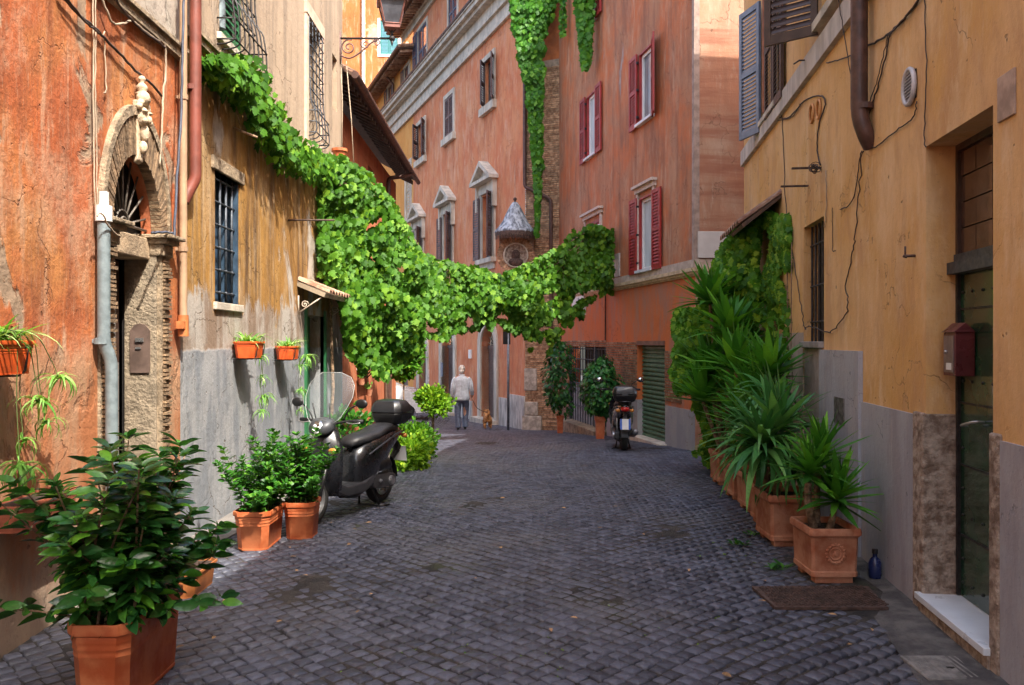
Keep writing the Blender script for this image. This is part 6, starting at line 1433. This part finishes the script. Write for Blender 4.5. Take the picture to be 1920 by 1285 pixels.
# ================================================================== PLANTS
def stems(t, lst, mat=None):
    for i, (pts, r0, r1) in enumerate(lst):
        n = len(pts); MB().tube(pts, [r0+(r1-r0)*k/(n-1) for k in range(n)], 6).build('stem', mat or M['bark'], t, smooth=True)
def bush(t, mat, box, nst, whorls, lper, lsize, kind='oval', top=None, wide=1.0, up=.35, stem_r=.007, tilt=.8, nmax=300):
    """shrub: stems rise from box base, each carrying rosettes of leaves. box=(x0,x1,y0,y1,z0,z1,spread)"""
    x0, x1, y0, y1, z0, z1, sp = box; items = []; st = []
    cx, cy = (x0+x1)/2, (y0+y1)/2
    for i in range(nst):
        bx, by = random.uniform(x0, x1), random.uniform(y0, y1); a = random.uniform(0, 6.28); rr = sp*math.sqrt(random.random())
        h = z0+(z1-z0)*random.uniform(.45, 1.0)*(1-.35*(rr/sp)**2)
        tx, ty = cx+(bx-cx)*1.2+rr*math.cos(a), cy+(by-cy)*1.25+rr*math.sin(a)*1.0
        pts = smooth_path([(bx, by, z0-.02), (bx+(tx-bx)*.3, by+(ty-by)*.3, z0+(h-z0)*.5), (tx, ty, h)], 5); st.append((pts, stem_r, stem_r*.4))
        n = len(pts)
        for w in range(whorls):
            f = .25+.75*w/(whorls-1)*1.0; k = min(n-1, f*(n-1)); i0 = int(k); q = Vector(pts[i0]).lerp(Vector(pts[min(n-1, i0+1)]), k-i0)
            ax = (Vector(pts[min(n-1, i0+1)])-Vector(pts[max(0, i0-1)])).normalized(); ph = random.uniform(0, 6.28)
            tipw = (w == whorls-1); nl = lper+(2 if tipw else 0)
            for j in range(nl):
                b = ph+j*2.4; hor = Vector((math.cos(b), math.sin(b), 0)); el = up+random.uniform(-.25, .25)+(.35 if tipw else 0)-(.35 if f < .6 else 0)
                d = (hor+ax*el).normalized(); s = lsize*random.uniform(.65, 1.15)*(.8 if tipw else 1)
                items.append((kind, mtx(q+d*.01+rv(.012), d, (ax*.9-hor*el*.6)+rv(.25), s, wide)))
    stems(t, st, M['stem'] if kind == 'small' else M['bark']); leaves(t, items, mat, nmax)
    return items
# big foreground laurel-like plant
t = thing('potted_plant', 'big glossy dark leaved plant in a terracotta trough at the lower left', 'potted plant', (-1.84, 4.0, 0)); trough(t, .29, .66, .40, M['terracotta'])
random.seed(11)
bush(t, M['laurel'], (-1.94, -1.72, 3.75, 4.22, .36, 1.28, .42), 40, 9, 6, .125, 'oval', wide=1.05, up=.25, stem_r=.008)
random.seed(12)
bush(t, M['laurel'], (-1.98, -1.70, 3.72, 4.10, .36, .74, .42), 16, 5, 5, .12, 'oval', wide=1.1, up=.1, nmax=0)
# two flower boxes with bushes
for i, (x, y, w, l, h, lab, zt_) in enumerate(((-2.065, 6.82, .30, .52, .31, 'small leaved green bush in the nearer orange trough before the grey wall', .98), (-1.79, 7.10, .27, .33, .31, 'small leaved green bush in the orange trough touching the grey scooter', 1.0))):
    t = thing('potted_bush', lab, 'potted plant', (x, y, 0), 'bushes in orange troughs'); trough(t, w, l, h, M['terracotta']); random.seed(20+i)
    bush(t, M['pitto'], (x-w*.34, x+w*.34, y-l*.38, y+l*.38, h-.04, zt_-.03, .26), 34, 9, 8, .060, 'small', up=.5, stem_r=.004, nmax=300, wide=1.25)
# partly hidden trough near the arched door and one under the scooter
t = thing('orange_trough', 'low orange trough half hidden behind the big glossy plant', 'trough', (-2.16, 5.55, 0)); trough(t, .26, .45, .16, simple('ochre_plastic', (.32,.11,.03), .6))
t = thing('orange_trough', 'small orange trough tucked under the grey scooter', 'trough', (-1.98, 7.98, 0)); trough(t, .22, .34, .17, M['terracotta'])
# long red brown planter hung low on the left wall
t = thing('wall_trough', 'long red brown trough hung low on the orange wall behind the big plant', 'trough', (-2.58, 4.50, .68)); trough(t, .20, .60, .14, simple('red_brown_plastic', (.30,.085,.045), .6))
# spider plants
def spider(t, c, n, s, seed, hang=(), spread=.10):
    random.seed(seed); items = []
    for i in range(n):
        a = random.uniform(0, 6.28); el = random.uniform(.5, 1.5); d = Vector((math.cos(a), math.sin(a), el)).normalized()
        items.append((random.choice(['grass0', 'grass1', 'grass1']), mtx(Vector(c)+Vector((random.uniform(-.05, .05), random.uniform(-spread, spread), 0)), d, Vector((0, 0, 1))-d*.3+rv(.2), s*random.uniform(.6, 1.1), 1.15)))
    st = []
    for (hx, hy, hz, hs, k) in hang:
        p = (c[0]+hx, c[1]+hy, c[2]+hz); st.append((smooth_path([c, (c[0]+.10, c[1]+hy*.5, c[2]+.06), (c[0]+hx*.9, c[1]+hy*.9, c[2]+hz*.5), p], 4), .0035, .002))
        for i in range(k):
            a = random.uniform(0, 6.28); d = Vector((math.cos(a), math.sin(a), random.uniform(-.5, .9))).normalized(); items.append((random.choice(['grass1', 'grass2']), mtx(Vector(p)+rv(.015), d, Vector((0, 0, 1))+rv(.3), hs*random.uniform(.6, 1.1), 1.2)))
    stems(t, st, M['stem']); leaves(t, items, M['spider'])
def wallpot(lab, x, y, z, w, l, h, spd, seed, hang, s=.26):
    t = thing('hanging_planter', lab, 'hanging planter', (x, y, z), 'orange planters hung on the left wall'); trough(t, w, l, h, simple('bright_orange_plastic', (.66,.10,.02), .45) if 'bright_orange_plastic' not in bpy.data.materials else bpy.data.materials['bright_orange_plastic'])
    m = MB()
    for dy in (-l*.3, l*.3): m.tube([(-2.70, y+dy, z+h*.8), (x+w/2+.01, y+dy, z+h*.8), (x+w/2-.01, y+dy, z+h*.1), (x+w*.3, y+dy, z-.01), (-2.70, y+dy, z-.01)], .006, 6)
    m.build('bracket', M['iron'], t)
    spider(t, (x, y, z+h*.9), spd, s, seed, hang, l*.3)
wallpot('wide orange wall planter with spider plant at the left edge', -2.575, 4.06, 1.49, .22, .56, .17, 130, 31, [(.10, .30, -.30, .20, 26), (.06, .42, -.42, .16, 22), (.08, .16, -.62, .22, 40), (.05, .24, -.5, .15, 16), (.12, .44, -.18, .2, 24)], .28)
wallpot('small orange wall planter with spider plant left of the other small one', -2.575, 8.15, 1.50, .22, .36, .16, 60, 32, [(.06, .25, -.35, .16, 18), (.05, .32, -.55, .18, 26), (.06, .22, -.68, .16, 22), (.08, .1, -.15, .18, 16)], .24)
wallpot('small orange wall planter with spider plant nearest the green door', -2.575, 9.55, 1.46, .22, .34, .15, 60, 33, [(.08, .25, -.22, .18, 18), (.10, .50, -.12, .22, 24), (.08, .30, -.50, .18, 22), (.05, .35, -.75, .14, 12)], .25)
# ------------------------------------------------------------------ vines
def vine(t, mat, n, sampler, size, nrm, kind='vine', nmax=300, droop=.9, jit=.35, extra=None):
    items = []
    tries = 0
    while len(items) < n and tries < n*30:
        tries += 1; p = sampler()
        if p is None: continue
        nv = Vector(nrm(p)) if callable(nrm) else Vector(nrm); nv = (nv+rv(jit)+Vector((0, 0, .45))).normalized()
        tip = Vector((random.uniform(-.6, .6), random.uniform(-.6, .6), -droop)); items.append((kind, mtx(p, tip, nv, size*random.uniform(.55, 1.2), random.uniform(.85, 1.1))))
    leaves(t, items+(extra or []), mat, nmax)
TOPC = [(598,345),(606,320),(622,300),(640,292),(655,300),(675,312),(700,335),(720,352),(745,392),(770,435),(790,472),(820,486),(850,492),(900,503),(935,514),(960,505),(980,496),(1000,490),(1030,470),(1050,462),(1075,432),(1090,420),(1140,418),(1150,428)]
BOTC = [(598,500),(625,530),(640,560),(648,645),(660,668),(690,688),(715,690),(740,694),(755,670),(780,655),(800,615),(830,628),(860,610),(900,605),(930,592),(965,612),(1000,634),(1030,650),(1050,618),(1075,600),(1100,560),(1148,535)]
ZC = [(598, 11.6), (640, 12.0), (700, 12.8), (780, 13.6), (850, 14.4), (950, 15.3), (1050, 16.3), (1148, 17.5)]
def curtain():
    px = random.uniform(598, 1150) if random.random() < .68 else random.uniform(598, 800)
    a, b = interp(TOPC, px)+9*noise.noise(Vector((px*.06, 0, 1))), interp(BOTC, px)+26*noise.noise(Vector((px*.07, 3, 1)))+10
    f = random.random(); py = a+(b-a)*f
    if px > 795 and f > .72 and noise.noise(Vector((px*.03, py*.05, 1.3))) > .28-(1-f)*.2: return None
    if noise.noise(Vector((px*.03, py*.03, 9.3))) > .52: return None
    wv = noise.noise(Vector((px*.02, py*.02, 4.4)))
    edge = min(1, min(py-a, b-py)/40)
    Z = interp(ZC, px)+wv*.45+random.uniform(-.20, .45)*(1.4 if px < 800 else .7)-edge*.15
    return px3(px, py, Z)
random.seed(41)
t = thing('vine_curtain', 'broad green vine spilling over the street from the ochre corner to the red house', 'vine', (-1.5, 14, .5))
vine(t, M['ivy2'], 17500, curtain, .108, (.1, -1, .1), nmax=300, jit=.42)
lst = []
for k in range(4):
    pts = [px3(px, interp(TOPC, px)+10+k*14+8*math.sin(px*.03+k), interp(ZC, px)+.1) for px in range(620, 1150, 25)]; lst.append((pts, .010, .008))
for k in range(16):
    px = random.uniform(620, 1120); a, b = interp(TOPC, px), interp(BOTC, px); lst.append(([px3(px+random.uniform(-14, 14)*q, a+(b-a)*q, interp(ZC, px)+.1) for q in (0, .3, .6, .98)], .006, .003))
lst.append(([(-2.62, 11.9, -.1), (-2.58, 12.0, 1.0), (-2.6, 11.9, 2.2), (-2.4, 12.0, 3.6)], .03, .02))
stems(t, lst)
# support wire across the street
m = MB().tube([px3(px, interp(TOPC, px)+14, interp(ZC, px)+.1) for px in range(610, 1150, 20)], .006, 5); tagp(m.build('support_wire', M['iron']), 'wire stretched across the street that carries the vine', 'wire')
# vine along the ochre wall
TW = [(385, 95), (400, 120), (430, 130), (470, 160), (500, 225), (530, 265), (560, 285), (600, 300), (635, 310)]
TH = [(385, 10), (400, 35), (430, 50), (470, 70), (500, 55), (530, 55), (560, 45), (600, 42), (635, 40)]
def wallv():
    px = random.uniform(385, 640); c = interp(TW, px)+12; h = interp(TH, px)*.72; py = c+random.gauss(0, .5)*h
    if abs(py-c) > h*1.15: return None
    u, z = FL.hit(px, py, .12); return Vector(FL.p(u, z, random.uniform(.02, .30)))
random.seed(42)
t = thing('wall_vine', 'vine garland trailing down across the ochre wall under the barred windows', 'vine', (-2.6, 9.5, 4.2))
vine(t, M['ivy2'], 1900, wallv, .100, (1, -.7, .2), nmax=300, jit=.5)
stems(t, [([Vector(FL.p(*FL.hit(px, interp(TW, px)+10+6*k, .06), .06+.03*k)) for px in range(395, 640, 20)], .012, .008) for k in range(3)]+[([Vector(FL.p(*FL.hit(440+k*45, interp(TW, 440+k*45)+30, .05), .05)), Vector(FL.p(*FL.hit(445+k*45, interp(TW, 440+k*45)+75, .1), .1)), Vector(FL.p(*FL.hit(452+k*45, interp(TW, 440+k*45)+110, .08), .08))], .005, .003) for k in range(3)])
# creeper hanging at the pier: wide at top, narrow below
CR = [(-60, 950, 1060), (0, 953, 1052), (40, 958, 1036), (62, 960, 1030), (75, 965, 1024), (120, 972, 1024), (160, 984, 1024), (220, 990, 1022), (280, 994, 1022), (330, 1000, 1020), (400, 1003, 1016), (440, 1006, 1012)]
def creeper():
    py = random.uniform(-60, 440); l = interp([(a, b) for a, b, c in CR], py); r = interp([(a, c) for a, b, c in CR], py); l += 3+5*noise.noise(Vector((py*.05, 1, 1))); r -= 6-7*noise.noise(Vector((py*.05, 5, 1)))
    if random.random() > (r-l)/110+.25: return None
    return px3(random.uniform(l, r), py, 21.75+random.uniform(-.22, .18)+.1*noise.noise(Vector((py*.04, 1, 2))))
random.seed(43)
t = thing('hanging_creeper', 'long bright creeper hanging in a tapering strand over the brick pier', 'creeper', (.5, 21.8, 9))
vine(t, M['creeper'], 5200, creeper, .135, (-.1, -1, 0), nmax=0, jit=.35, droop=1.3)
stems(t, [([px3(1005+6*math.sin(py*.03), py, 21.95) for py in range(-60, 440, 40)], .02, .01)])
CR2 = [(-60, 1070, 1122), (0, 1078, 1116), (30, 1082, 1112), (60, 1086, 1106), (95, 1090, 1106), (125, 1096, 1102)]
def creeper2():
    py = random.uniform(-60, 125); l = interp([(a, b) for a, b, c in CR2], py); r = interp([(a, c) for a, b, c in CR2], py)
    return px3(random.uniform(l, r), py, 18.7+random.uniform(-.2, .1))
t = thing('short_creeper', 'short creeper tuft hanging beside the topmost red shutter', 'creeper', (1.7, 18.7, 9))
vine(t, M['creeper'], 700, creeper2, .16, (-.4, -1, 0), nmax=0, jit=.4, droop=1.2); stems(t, [([px3(1095+4*math.sin(py*.05), py, 18.8) for py in range(-60, 125, 30)], .015, .008)])
def creeper3(): return px3(random.uniform(1050, 1060), random.uniform(-60, 66), 21+random.uniform(-.1, .1))
t = thing('thin_creeper', 'thin creeper strand hanging between the two larger ones at the top', 'creeper', (1.3, 21, 10)); vine(t, M['creeper'], 130, creeper3, .12, (-.3, -1, 0), nmax=0); stems(t, [([px3(1055, py, 21) for py in (-60, 0, 60)], .01, .006)])
# ivy on the right wall: tall bulging mass
random.seed(44)
RT = [(1248, 690), (1256, 600), (1275, 560), (1300, 545), (1330, 520), (1345, 470), (1375, 430), (1405, 402), (1440, 396), (1475, 402)]
RBt = [(1248, 740), (1270, 800), (1300, 850), (1340, 880), (1380, 860), (1400, 840), (1478, 700)]
def rivy():
    px = random.uniform(1246, 1480); a, b = interp(RT, px), interp(RBt, px); py = a+(b-a)*random.random()
    if noise.noise(Vector((px*.022, py*.022, 5.5))) > .30+(.25 if px > 1320 else 0): return None
    if px < 1300 and py > 735: return None
    if px < 1262+26*noise.noise(Vector((py*.035, 2, 2))): return None
    if px < 1330 and noise.noise(Vector((px*.045, py*.045, 2.5)))*60 > (px-1246)+4: return None
    if px > 1425 and (py > 560 and random.random() > .12): return None
    if px > 1420 and noise.noise(Vector((px*.05, py*.012, 3))) > .15: return None
    wallZ = 1.909/((px-960)/FPX-.12) if px > 1390 else 12.5
    Z = min(wallZ-.15, interp([(1246, 11.3), (1330, 10.9), (1400, 10.4), (1440, 9.7), (1480, 9.0)], px)+.4*noise.noise(Vector((px*.02, py*.02, 7))))+random.uniform(-.45, .30)*(1 if px < 1420 else .2)
    return px3(px, py, Z)
t = thing('climbing_ivy', 'dense dark climbing ivy bulging from the yellow wall under the little tiled roof', 'ivy', (2.4, 10.8, -.05))
vine(t, M['ivyd'], 11500, rivy, .086, (-.6, -1, .1), nmax=300, jit=.5)
stems(t, [([(2.75, 11.2, -.05), (2.6, 11.1, .8), (2.5, 11.0, 1.6), (2.7, 10.8, 2.4)], .03, .015), ([(2.8, 10.9, -.05), (2.75, 10.8, 1.0), (2.9, 10.6, 2.6)], .03, .015), ([Vector(FY.p(9.0, 2.9, .03)), Vector(FY.p(8.95, 2.0, .03)), Vector(FY.p(9.0, .9, .03))], .008, .006), ([Vector(FY.p(8.75, 2.7, .03)), Vector(FY.p(8.78, 1.6, .03)), Vector(FY.p(8.7, 1.2, .03))], .006, .004)])
# ------------------------------------------------------------------ yuccas on the right
def rosette(items, c, n, s, lo=-.4, hi=1.5, kinds=('blade0', 'blade0', 'blade1'), wide=1.0, ax=(0, 0, 1)):
    for i in range(n):
        f = (i+.5)/n; a = i*2.39996; el = lo+(hi-lo)*f**.8; d = Vector((math.cos(a)*math.cos(el), math.sin(a)*math.cos(el), math.sin(el)))+Vector(ax)*.0
        d = (d+rv(.10)).normalized(); k = random.choice(kinds); up = Vector((0, 0, 1)) if abs(d.z) < .95 else Vector((1, 0, 0))
        items.append((k, mtx(Vector(c)+Vector((0, 0, .06*f)), d, up+rv(.15), s*random.uniform(.75, 1.1)*(1-.25*max(0, f-.8)*5), wide)))
def trunk(t, pts, r0, r1):
    P = smooth_path(pts, 8); n = len(P); m = MB().tube(P, [(r0+(r1-r0)*k/(n-1))*(1+.10*((k % 2)*2-1)) for k in range(n)], 10); m.build('trunk', M['bark'], t, smooth=True)
G = 'potted plants in clay boxes along the yellow wall'
random.seed(51)
t = thing('potted_yucca', 'two stemmed yucca in the nearest clay box with a round flower emblem', 'potted plant', (2.205, 5.87, 0), G); claybox(t, .36, .44, .33, emblem=True)
it = []; trunk(t, [(2.15, 5.92, .33), (2.10, 5.9, .5), (2.10, 5.9, .66)], .030, .024); trunk(t, [(2.23, 5.85, .33), (2.25, 5.84, .42), (2.27, 5.85, .52)], .026, .020); trunk(t, [(2.19, 5.97, .33), (2.2, 6.0, .6), (2.22, 6.0, .78)], .024, .02)
rosette(it, (2.12, 5.9, .70), 44, .36, wide=2.1); rosette(it, (2.28, 5.85, .52), 52, .38, lo=-.5, wide=2.1); rosette(it, (2.24, 6.0, .80), 34, .36, wide=2.1); leaves(t, it, M['yucca'])
t = thing('potted_yucca', 'arching blue green plant in the second clay box behind the emblem box', 'potted plant', (2.27, 6.92, 0), G); claybox(t, .42, .50, .37)
it = []; trunk(t, [(2.2, 6.9, .38), (2.15, 6.9, .8)], .03, .025); rosette(it, (2.2, 6.9, .92), 34, .52, lo=.3, hi=1.5, wide=2.1)
rosette(it, (2.08, 6.9, .74), 130, .62, lo=-.35, hi=1.3, kinds=('blade1', 'blade2', 'blade2', 'blade3'), wide=1.25); rosette(it, (2.30, 6.8, .55), 44, .45, lo=-.3, hi=1.1, kinds=('blade2', 'blade3')); leaves(t, it, M['cordy'])
def place_y(lab, x, y, w, l, h, heads, mat, n, s, kinds, lo=-.5, z=.05):
    t = thing('potted_yucca', lab, 'potted plant', (x, y, zG(y)), G); claybox(t, w, l, h, z, mat=M['clay']); it = []
    for (hx, hy, hz) in heads:
        trunk(t, [(x+hx*.15, y+hy*.15, zG(y)+h), (x+hx*.6, y+hy*.6, h+(hz-h)*.5), (x+hx, y+hy, hz)], .028, .02); rosette(it, (x+hx, y+hy, hz), int(n*1.35), s, lo=lo, kinds=kinds, wide=2.1)
    leaves(t, it, mat)
place_y('arching plant in the third clay box of the row', 2.34, 7.55, .30, .40, .32, [(-.12, -.05, .75), (.02, .1, 1.0)], M['cordy'], 46, .52, ('blade1', 'blade2', 'blade3'))
place_y('upright yucca in the fourth clay box of the row', 2.42, 8.25, .32, .42, .32, [(.0, 0, 1.05), (-.1, .1, .8), (.12, -.1, 1.3)], M['yucca'], 40, .52, ('blade0', 'blade0', 'blade1'), lo=-.1)
place_y('leafy yucca in the fifth clay box of the row', 2.46, 8.95, .32, .42, .32, [(-.05, 0, 1.35), (.1, .2, 1.0)], M['yucca'], 40, .54, ('blade0', 'blade0', 'blade1'), lo=-.05)
place_y('tall yucca with several high heads in the farthest clay box', 2.55, 9.9, .34, .42, .34, [(-.20, 0, 1.25), (-.05, -.3, 1.75), (.05, -.1, 1.55), (-.12, .3, 2.12), (-.3, -.1, .95)], M['yucca'], 40, .55, ('blade0', 'blade0', 'blade1'), lo=-.1)
# ------------------------------------------------------------------ potted figs by the gate
def figtree(lab, px, Z, ph, pw, z0, z1, r, n, seed, ry=None):
    random.seed(seed); x = (px-960)/FPX*Z; g = zG(Z)
    t = thing('potted_tree', lab, 'potted tree', (x, Z, g), 'potted trees beside the iron gate')
    m = MB().lathe([(.001, 0), (pw*.36, 0), (pw*.42, ph*.8), (pw*.48, ph*.82), (pw*.5, ph), (pw*.44, ph), (pw*.42, ph*.9), (.001, ph*.9)], (x, Z, g), 4 if pw > .2 and ry is None else 16, a0=math.pi/4, a1=math.pi/4+2*math.pi); m.build('pot', M['clay'] if ry else M['terracotta'], t)
    c = (z0+z1)/2; hh = (z1-z0)/2; st = []; items = []
    for k in range(4): st.append((smooth_path([(x+random.uniform(-.03, .03), Z, g+ph*.9), (x+random.uniform(-.05, .05), Z, c-hh*.6), (x+random.uniform(-.2, .2)*r, Z+random.uniform(-.2, .2)*r, c+hh*.6)], 4), .014, .006))
    stems(t, st)
    while len(items) < n:
        v = Vector((random.gauss(0, 1), random.gauss(0, 1), random.gauss(0, 1))).normalized()*random.uniform(.55, 1.0)**.6
        if noise.noise(v*2.3+Vector((seed, 0, 0))) < -.22: continue
        lump = 1+.28*noise.noise(v*1.8+Vector((0, seed, 0)))
        p = Vector((x+v.x*r*lump, Z+v.y*r*lump, c+v.z*hh*lump)); tip = Vector((v.x*.8, v.y*.8, -.75))+rv(.45)
        items.append(('small', mtx(p, tip, Vector((v.x, v.y, v.z+.5))+rv(.4), random.uniform(.07, .12), 1.6)))
    leaves(t, items, M['ficus'], 300)
figtree('bushy potted fig tree standing just left of the black scooter', 1125, 16.7, .45, .30, .15, 1.42, .38, 1500, 61)
figtree('slim dark potted tree against the brick pier left of the gate', 1050, 19.5, .42, .24, .0, 1.75, .38, 1100, 62)
# ------------------------------------------------------------------ shrubs by the scooter
random.seed(71)
def blob(t, mat, c, r, n, size, kind='small', nmax=300, seed=0, wide=1.4, lowcut=-1, amp=.45):
    items = []
    while len(items) < n:
        v = Vector((random.gauss(0, 1), random.gauss(0, 1), random.gauss(0, 1))).normalized()*random.uniform(.4, 1.0)**.5
        if v.z < lowcut or noise.noise(v*2.6+Vector((seed, 1, 0))) < -.25: continue
        l = 1+amp*noise.noise(v*2.1+Vector((0, seed, 3)))*1.4+amp*.5*noise.noise(v*5+Vector((0, seed, 3))); p = Vector((c[0]+v.x*r[0]*l, c[1]+v.y*r[1]*l, c[2]+v.z*r[2]*l)); tip = v+rv(.6)+Vector((0, 0, .3))
        items.append((kind, mtx(p, tip, Vector((v.x, v.y, v.z+.6))+rv(.5), size*random.uniform(.6, 1.2), wide)))
    leaves(t, items, mat, nmax)
t = thing('round_shrub', 'yellow green clipped shrub on a thin trunk in front of the white car', 'shrub', px3(800, 900, 13.6)*1.0); t.location.z = zG(13.6); ORG[t] = Vector(t.location)
c = px3(811, 750, 13.6); blob(t, M['lime'], c, (.22, .28, .19), 900, .07, seed=3, amp=.6); blob(t, M['lime'], (c[0]+.10, c[1], c[2]-.10), (.20, .22, .13), 500, .07, seed=8, amp=.7, nmax=0); blob(t, M['lime'], (c[0]-.12, c[1], c[2]+.06), (.16, .2, .12), 400, .07, seed=9, amp=.7, nmax=0)
stems(t, [([(c[0], c[1], zG(13.6)), (c[0]+.01, c[1], c[2]-.3), (c[0], c[1], c[2]+.1)], .03, .015)])
t = thing('low_shrub', 'low bright green shrub spreading at the kerb behind the grey scooter', 'shrub', (-1.42, 11.4, zG(11.4)))
for i, (px, py, Z, rx, ry, rz_, n) in enumerate(((765, 852, 11.2, .26, .35, .22, 1500), (772, 828, 12.3, .26, .4, .24, 1400), (742, 850, 12.0, .24, .4, .22, 900), (788, 836, 12.6, .20, .5, .22, 900))):
    c = px3(px, py, Z); blob(t, M['lime'] if i % 2 == 0 else M['ivy2'], c, (rx, ry, rz_), n, .070, nmax=75, seed=5+i, amp=.6)
stems(t, [([(-1.45, 11.4+k*.3, zG(11.5)), (-1.45+.05*k, 11.4+k*.3, .35)], .012, .006) for k in range(4)])
t = thing('kerb_shrub', 'leafy shrub seen through and under the grey scooter windscreen', 'shrub', (-1.9, 10.2, zG(10.2)))
c = px3(650, 815, 10.2); blob(t, M['pitto'], c, (.26, .3, .30), 1000, .075, seed=9); stems(t, [([(c[0], c[1], zG(10)), (c[0], c[1], c[2])], .015, .008)])
t = thing('wall_ivy', 'dark ivy clump hanging at the low house corner beside the white car', 'ivy', px3(760, 700, 18)); c = px3(757, 668, 17.5); blob(t, M['ivyd'], c, (.30, .4, .42), 1100, .13, 'vine', seed=13, wide=1.0, nmax=200)
stems(t, [([(c[0], c[1], zG(17)), (c[0], c[1], c[2])], .02, .01)])
# small pots hung on the low house wall and a shelf
for i, (px, py, lab) in enumerate(((678, 722, 'small clay pot with a tiny plant on the dark orange wall, left one'), (692, 742, 'small clay pot with a tiny plant on the dark orange wall, right one'))):
    Z = FH.hit(px, py, .1)[0]; p = px3(px, py, Z); t = thing('wall_pot', lab, 'wall pot', p, 'small clay pots on the low house wall')
    MB().lathe([(.001, 0), (.05, 0), (.075, .13), (.08, .13), (.07, .12), (.001, .11)], p, 12).build('pot', M['clay'], t, auto=True); it = []
    for k in range(18): d = Vector((random.gauss(0, 1), random.gauss(0, 1), 1.2)).normalized(); it.append(('small', mtx(p+Vector((0, 0, .12))+d*random.uniform(0, .12), d, rv(), .08, 1.2)))
    leaves(t, it, M['spider'])
u0, u1 = FH.u(668), FH.u(690); m = MB(); t = thing('wall_shelf', 'small shelf with a red pot on the dark orange wall under the vine', 'shelf', FH.p(u0, .95, .1)); FH.box(m, u0, u0+1.2, 1.12, 1.16, 0, .25); m.build('board', M['travertine'], t)
m = MB(); 
for k in (0.1, .6, 1.1): m.tube([FH.p(u0+k, 1.12, .22), FH.p(u0+k, .92, .01)], .015, 6)
m.build('bracket', M['wood'], t)
m = MB()
for k in range(9): m.tube([FH.p(19.6+(k % 2)*.35, .2+k*.12, .05), FH.p(19.8+(k % 2)*.35, .2+k*.12, .05)], .015, 5)
m.tube([FH.p(19.5, -.6, .05), FH.p(19.5, 1.6, .05)], .035, 6); m.tube([FH.p(20.2, -.6, .05), FH.p(20.2, 1.6, .05)], .035, 6); tagp(m.build('trellis', M['wood']), 'dark wooden trellis on the low house wall beneath the vine', 'trellis')
# terracotta pot among the vine at the ochre corner
p = Vector((-2.55, 12.3, 4.30)); t = thing('flower_pot', 'small terracotta pot hooked among the vine at the ochre corner', 'flower pot', p)
MB().lathe([(.001, 0), (.07, 0), (.10, .17), (.12, .17), (.12, .21), (.10, .21), (.09, .18), (.001, .17)], p, 14).build('pot', M['terracotta'], t, auto=True)
MB().lathe([(.001, .172), (.088, .178)], p, 12).build('soil', M['soil'], t)
# weeds at the joints
for i, (x, y, s, lab) in enumerate(((1.93, 6.05, .10, 'small weed tuft between the cobbles closest to the emblem pot'), (1.85, 6.75, .08, 'small weed tuft between the cobbles left of the second clay box'), (2.05, 7.1, .07, 'tiny weed tuft at the foot of the second clay box'))):
    t = thing('weed', lab, 'weed', (x, y, 0)); it = []
    for k in range(26): a = random.uniform(0, 6.28); d = Vector((math.cos(a), math.sin(a), random.uniform(.1, .9))); it.append(('small', mtx((x+random.uniform(-.06, .06), y+random.uniform(-.04, .04), .01), d, (0, 0, 1), s*random.uniform(.4, .9), 1.0)))
    leaves(t, it, M['pitto'])
# moss in the joints near the camera
V = []; F = []; random.seed(81)
items = []
for i in range(160):
    cx_0 = random.choice([(.0, 4.3), (-.4, 4.6), (.5, 4.4), (.9, 5.0), (-.8, 4.5), (1.8, 6.5), (1.2, 4.5)]); x = cx_0[0]+random.gauss(0, .22); y = cx_0[1]+random.gauss(0, .25)
    if y < 3.5: continue
    for k in range(3): a = random.uniform(0, 6.28); items.append(('small', mtx((x, y, -.012), (math.cos(a), math.sin(a), .7), (0, 0, 1), random.uniform(.010, .022), 1.4)))
t = thing('moss', 'tiny green moss tufts in the cobble joints', None, (0, 0, 0)); t['kind'] = 'structure'
leaves(t, items, M['lime'], 0)
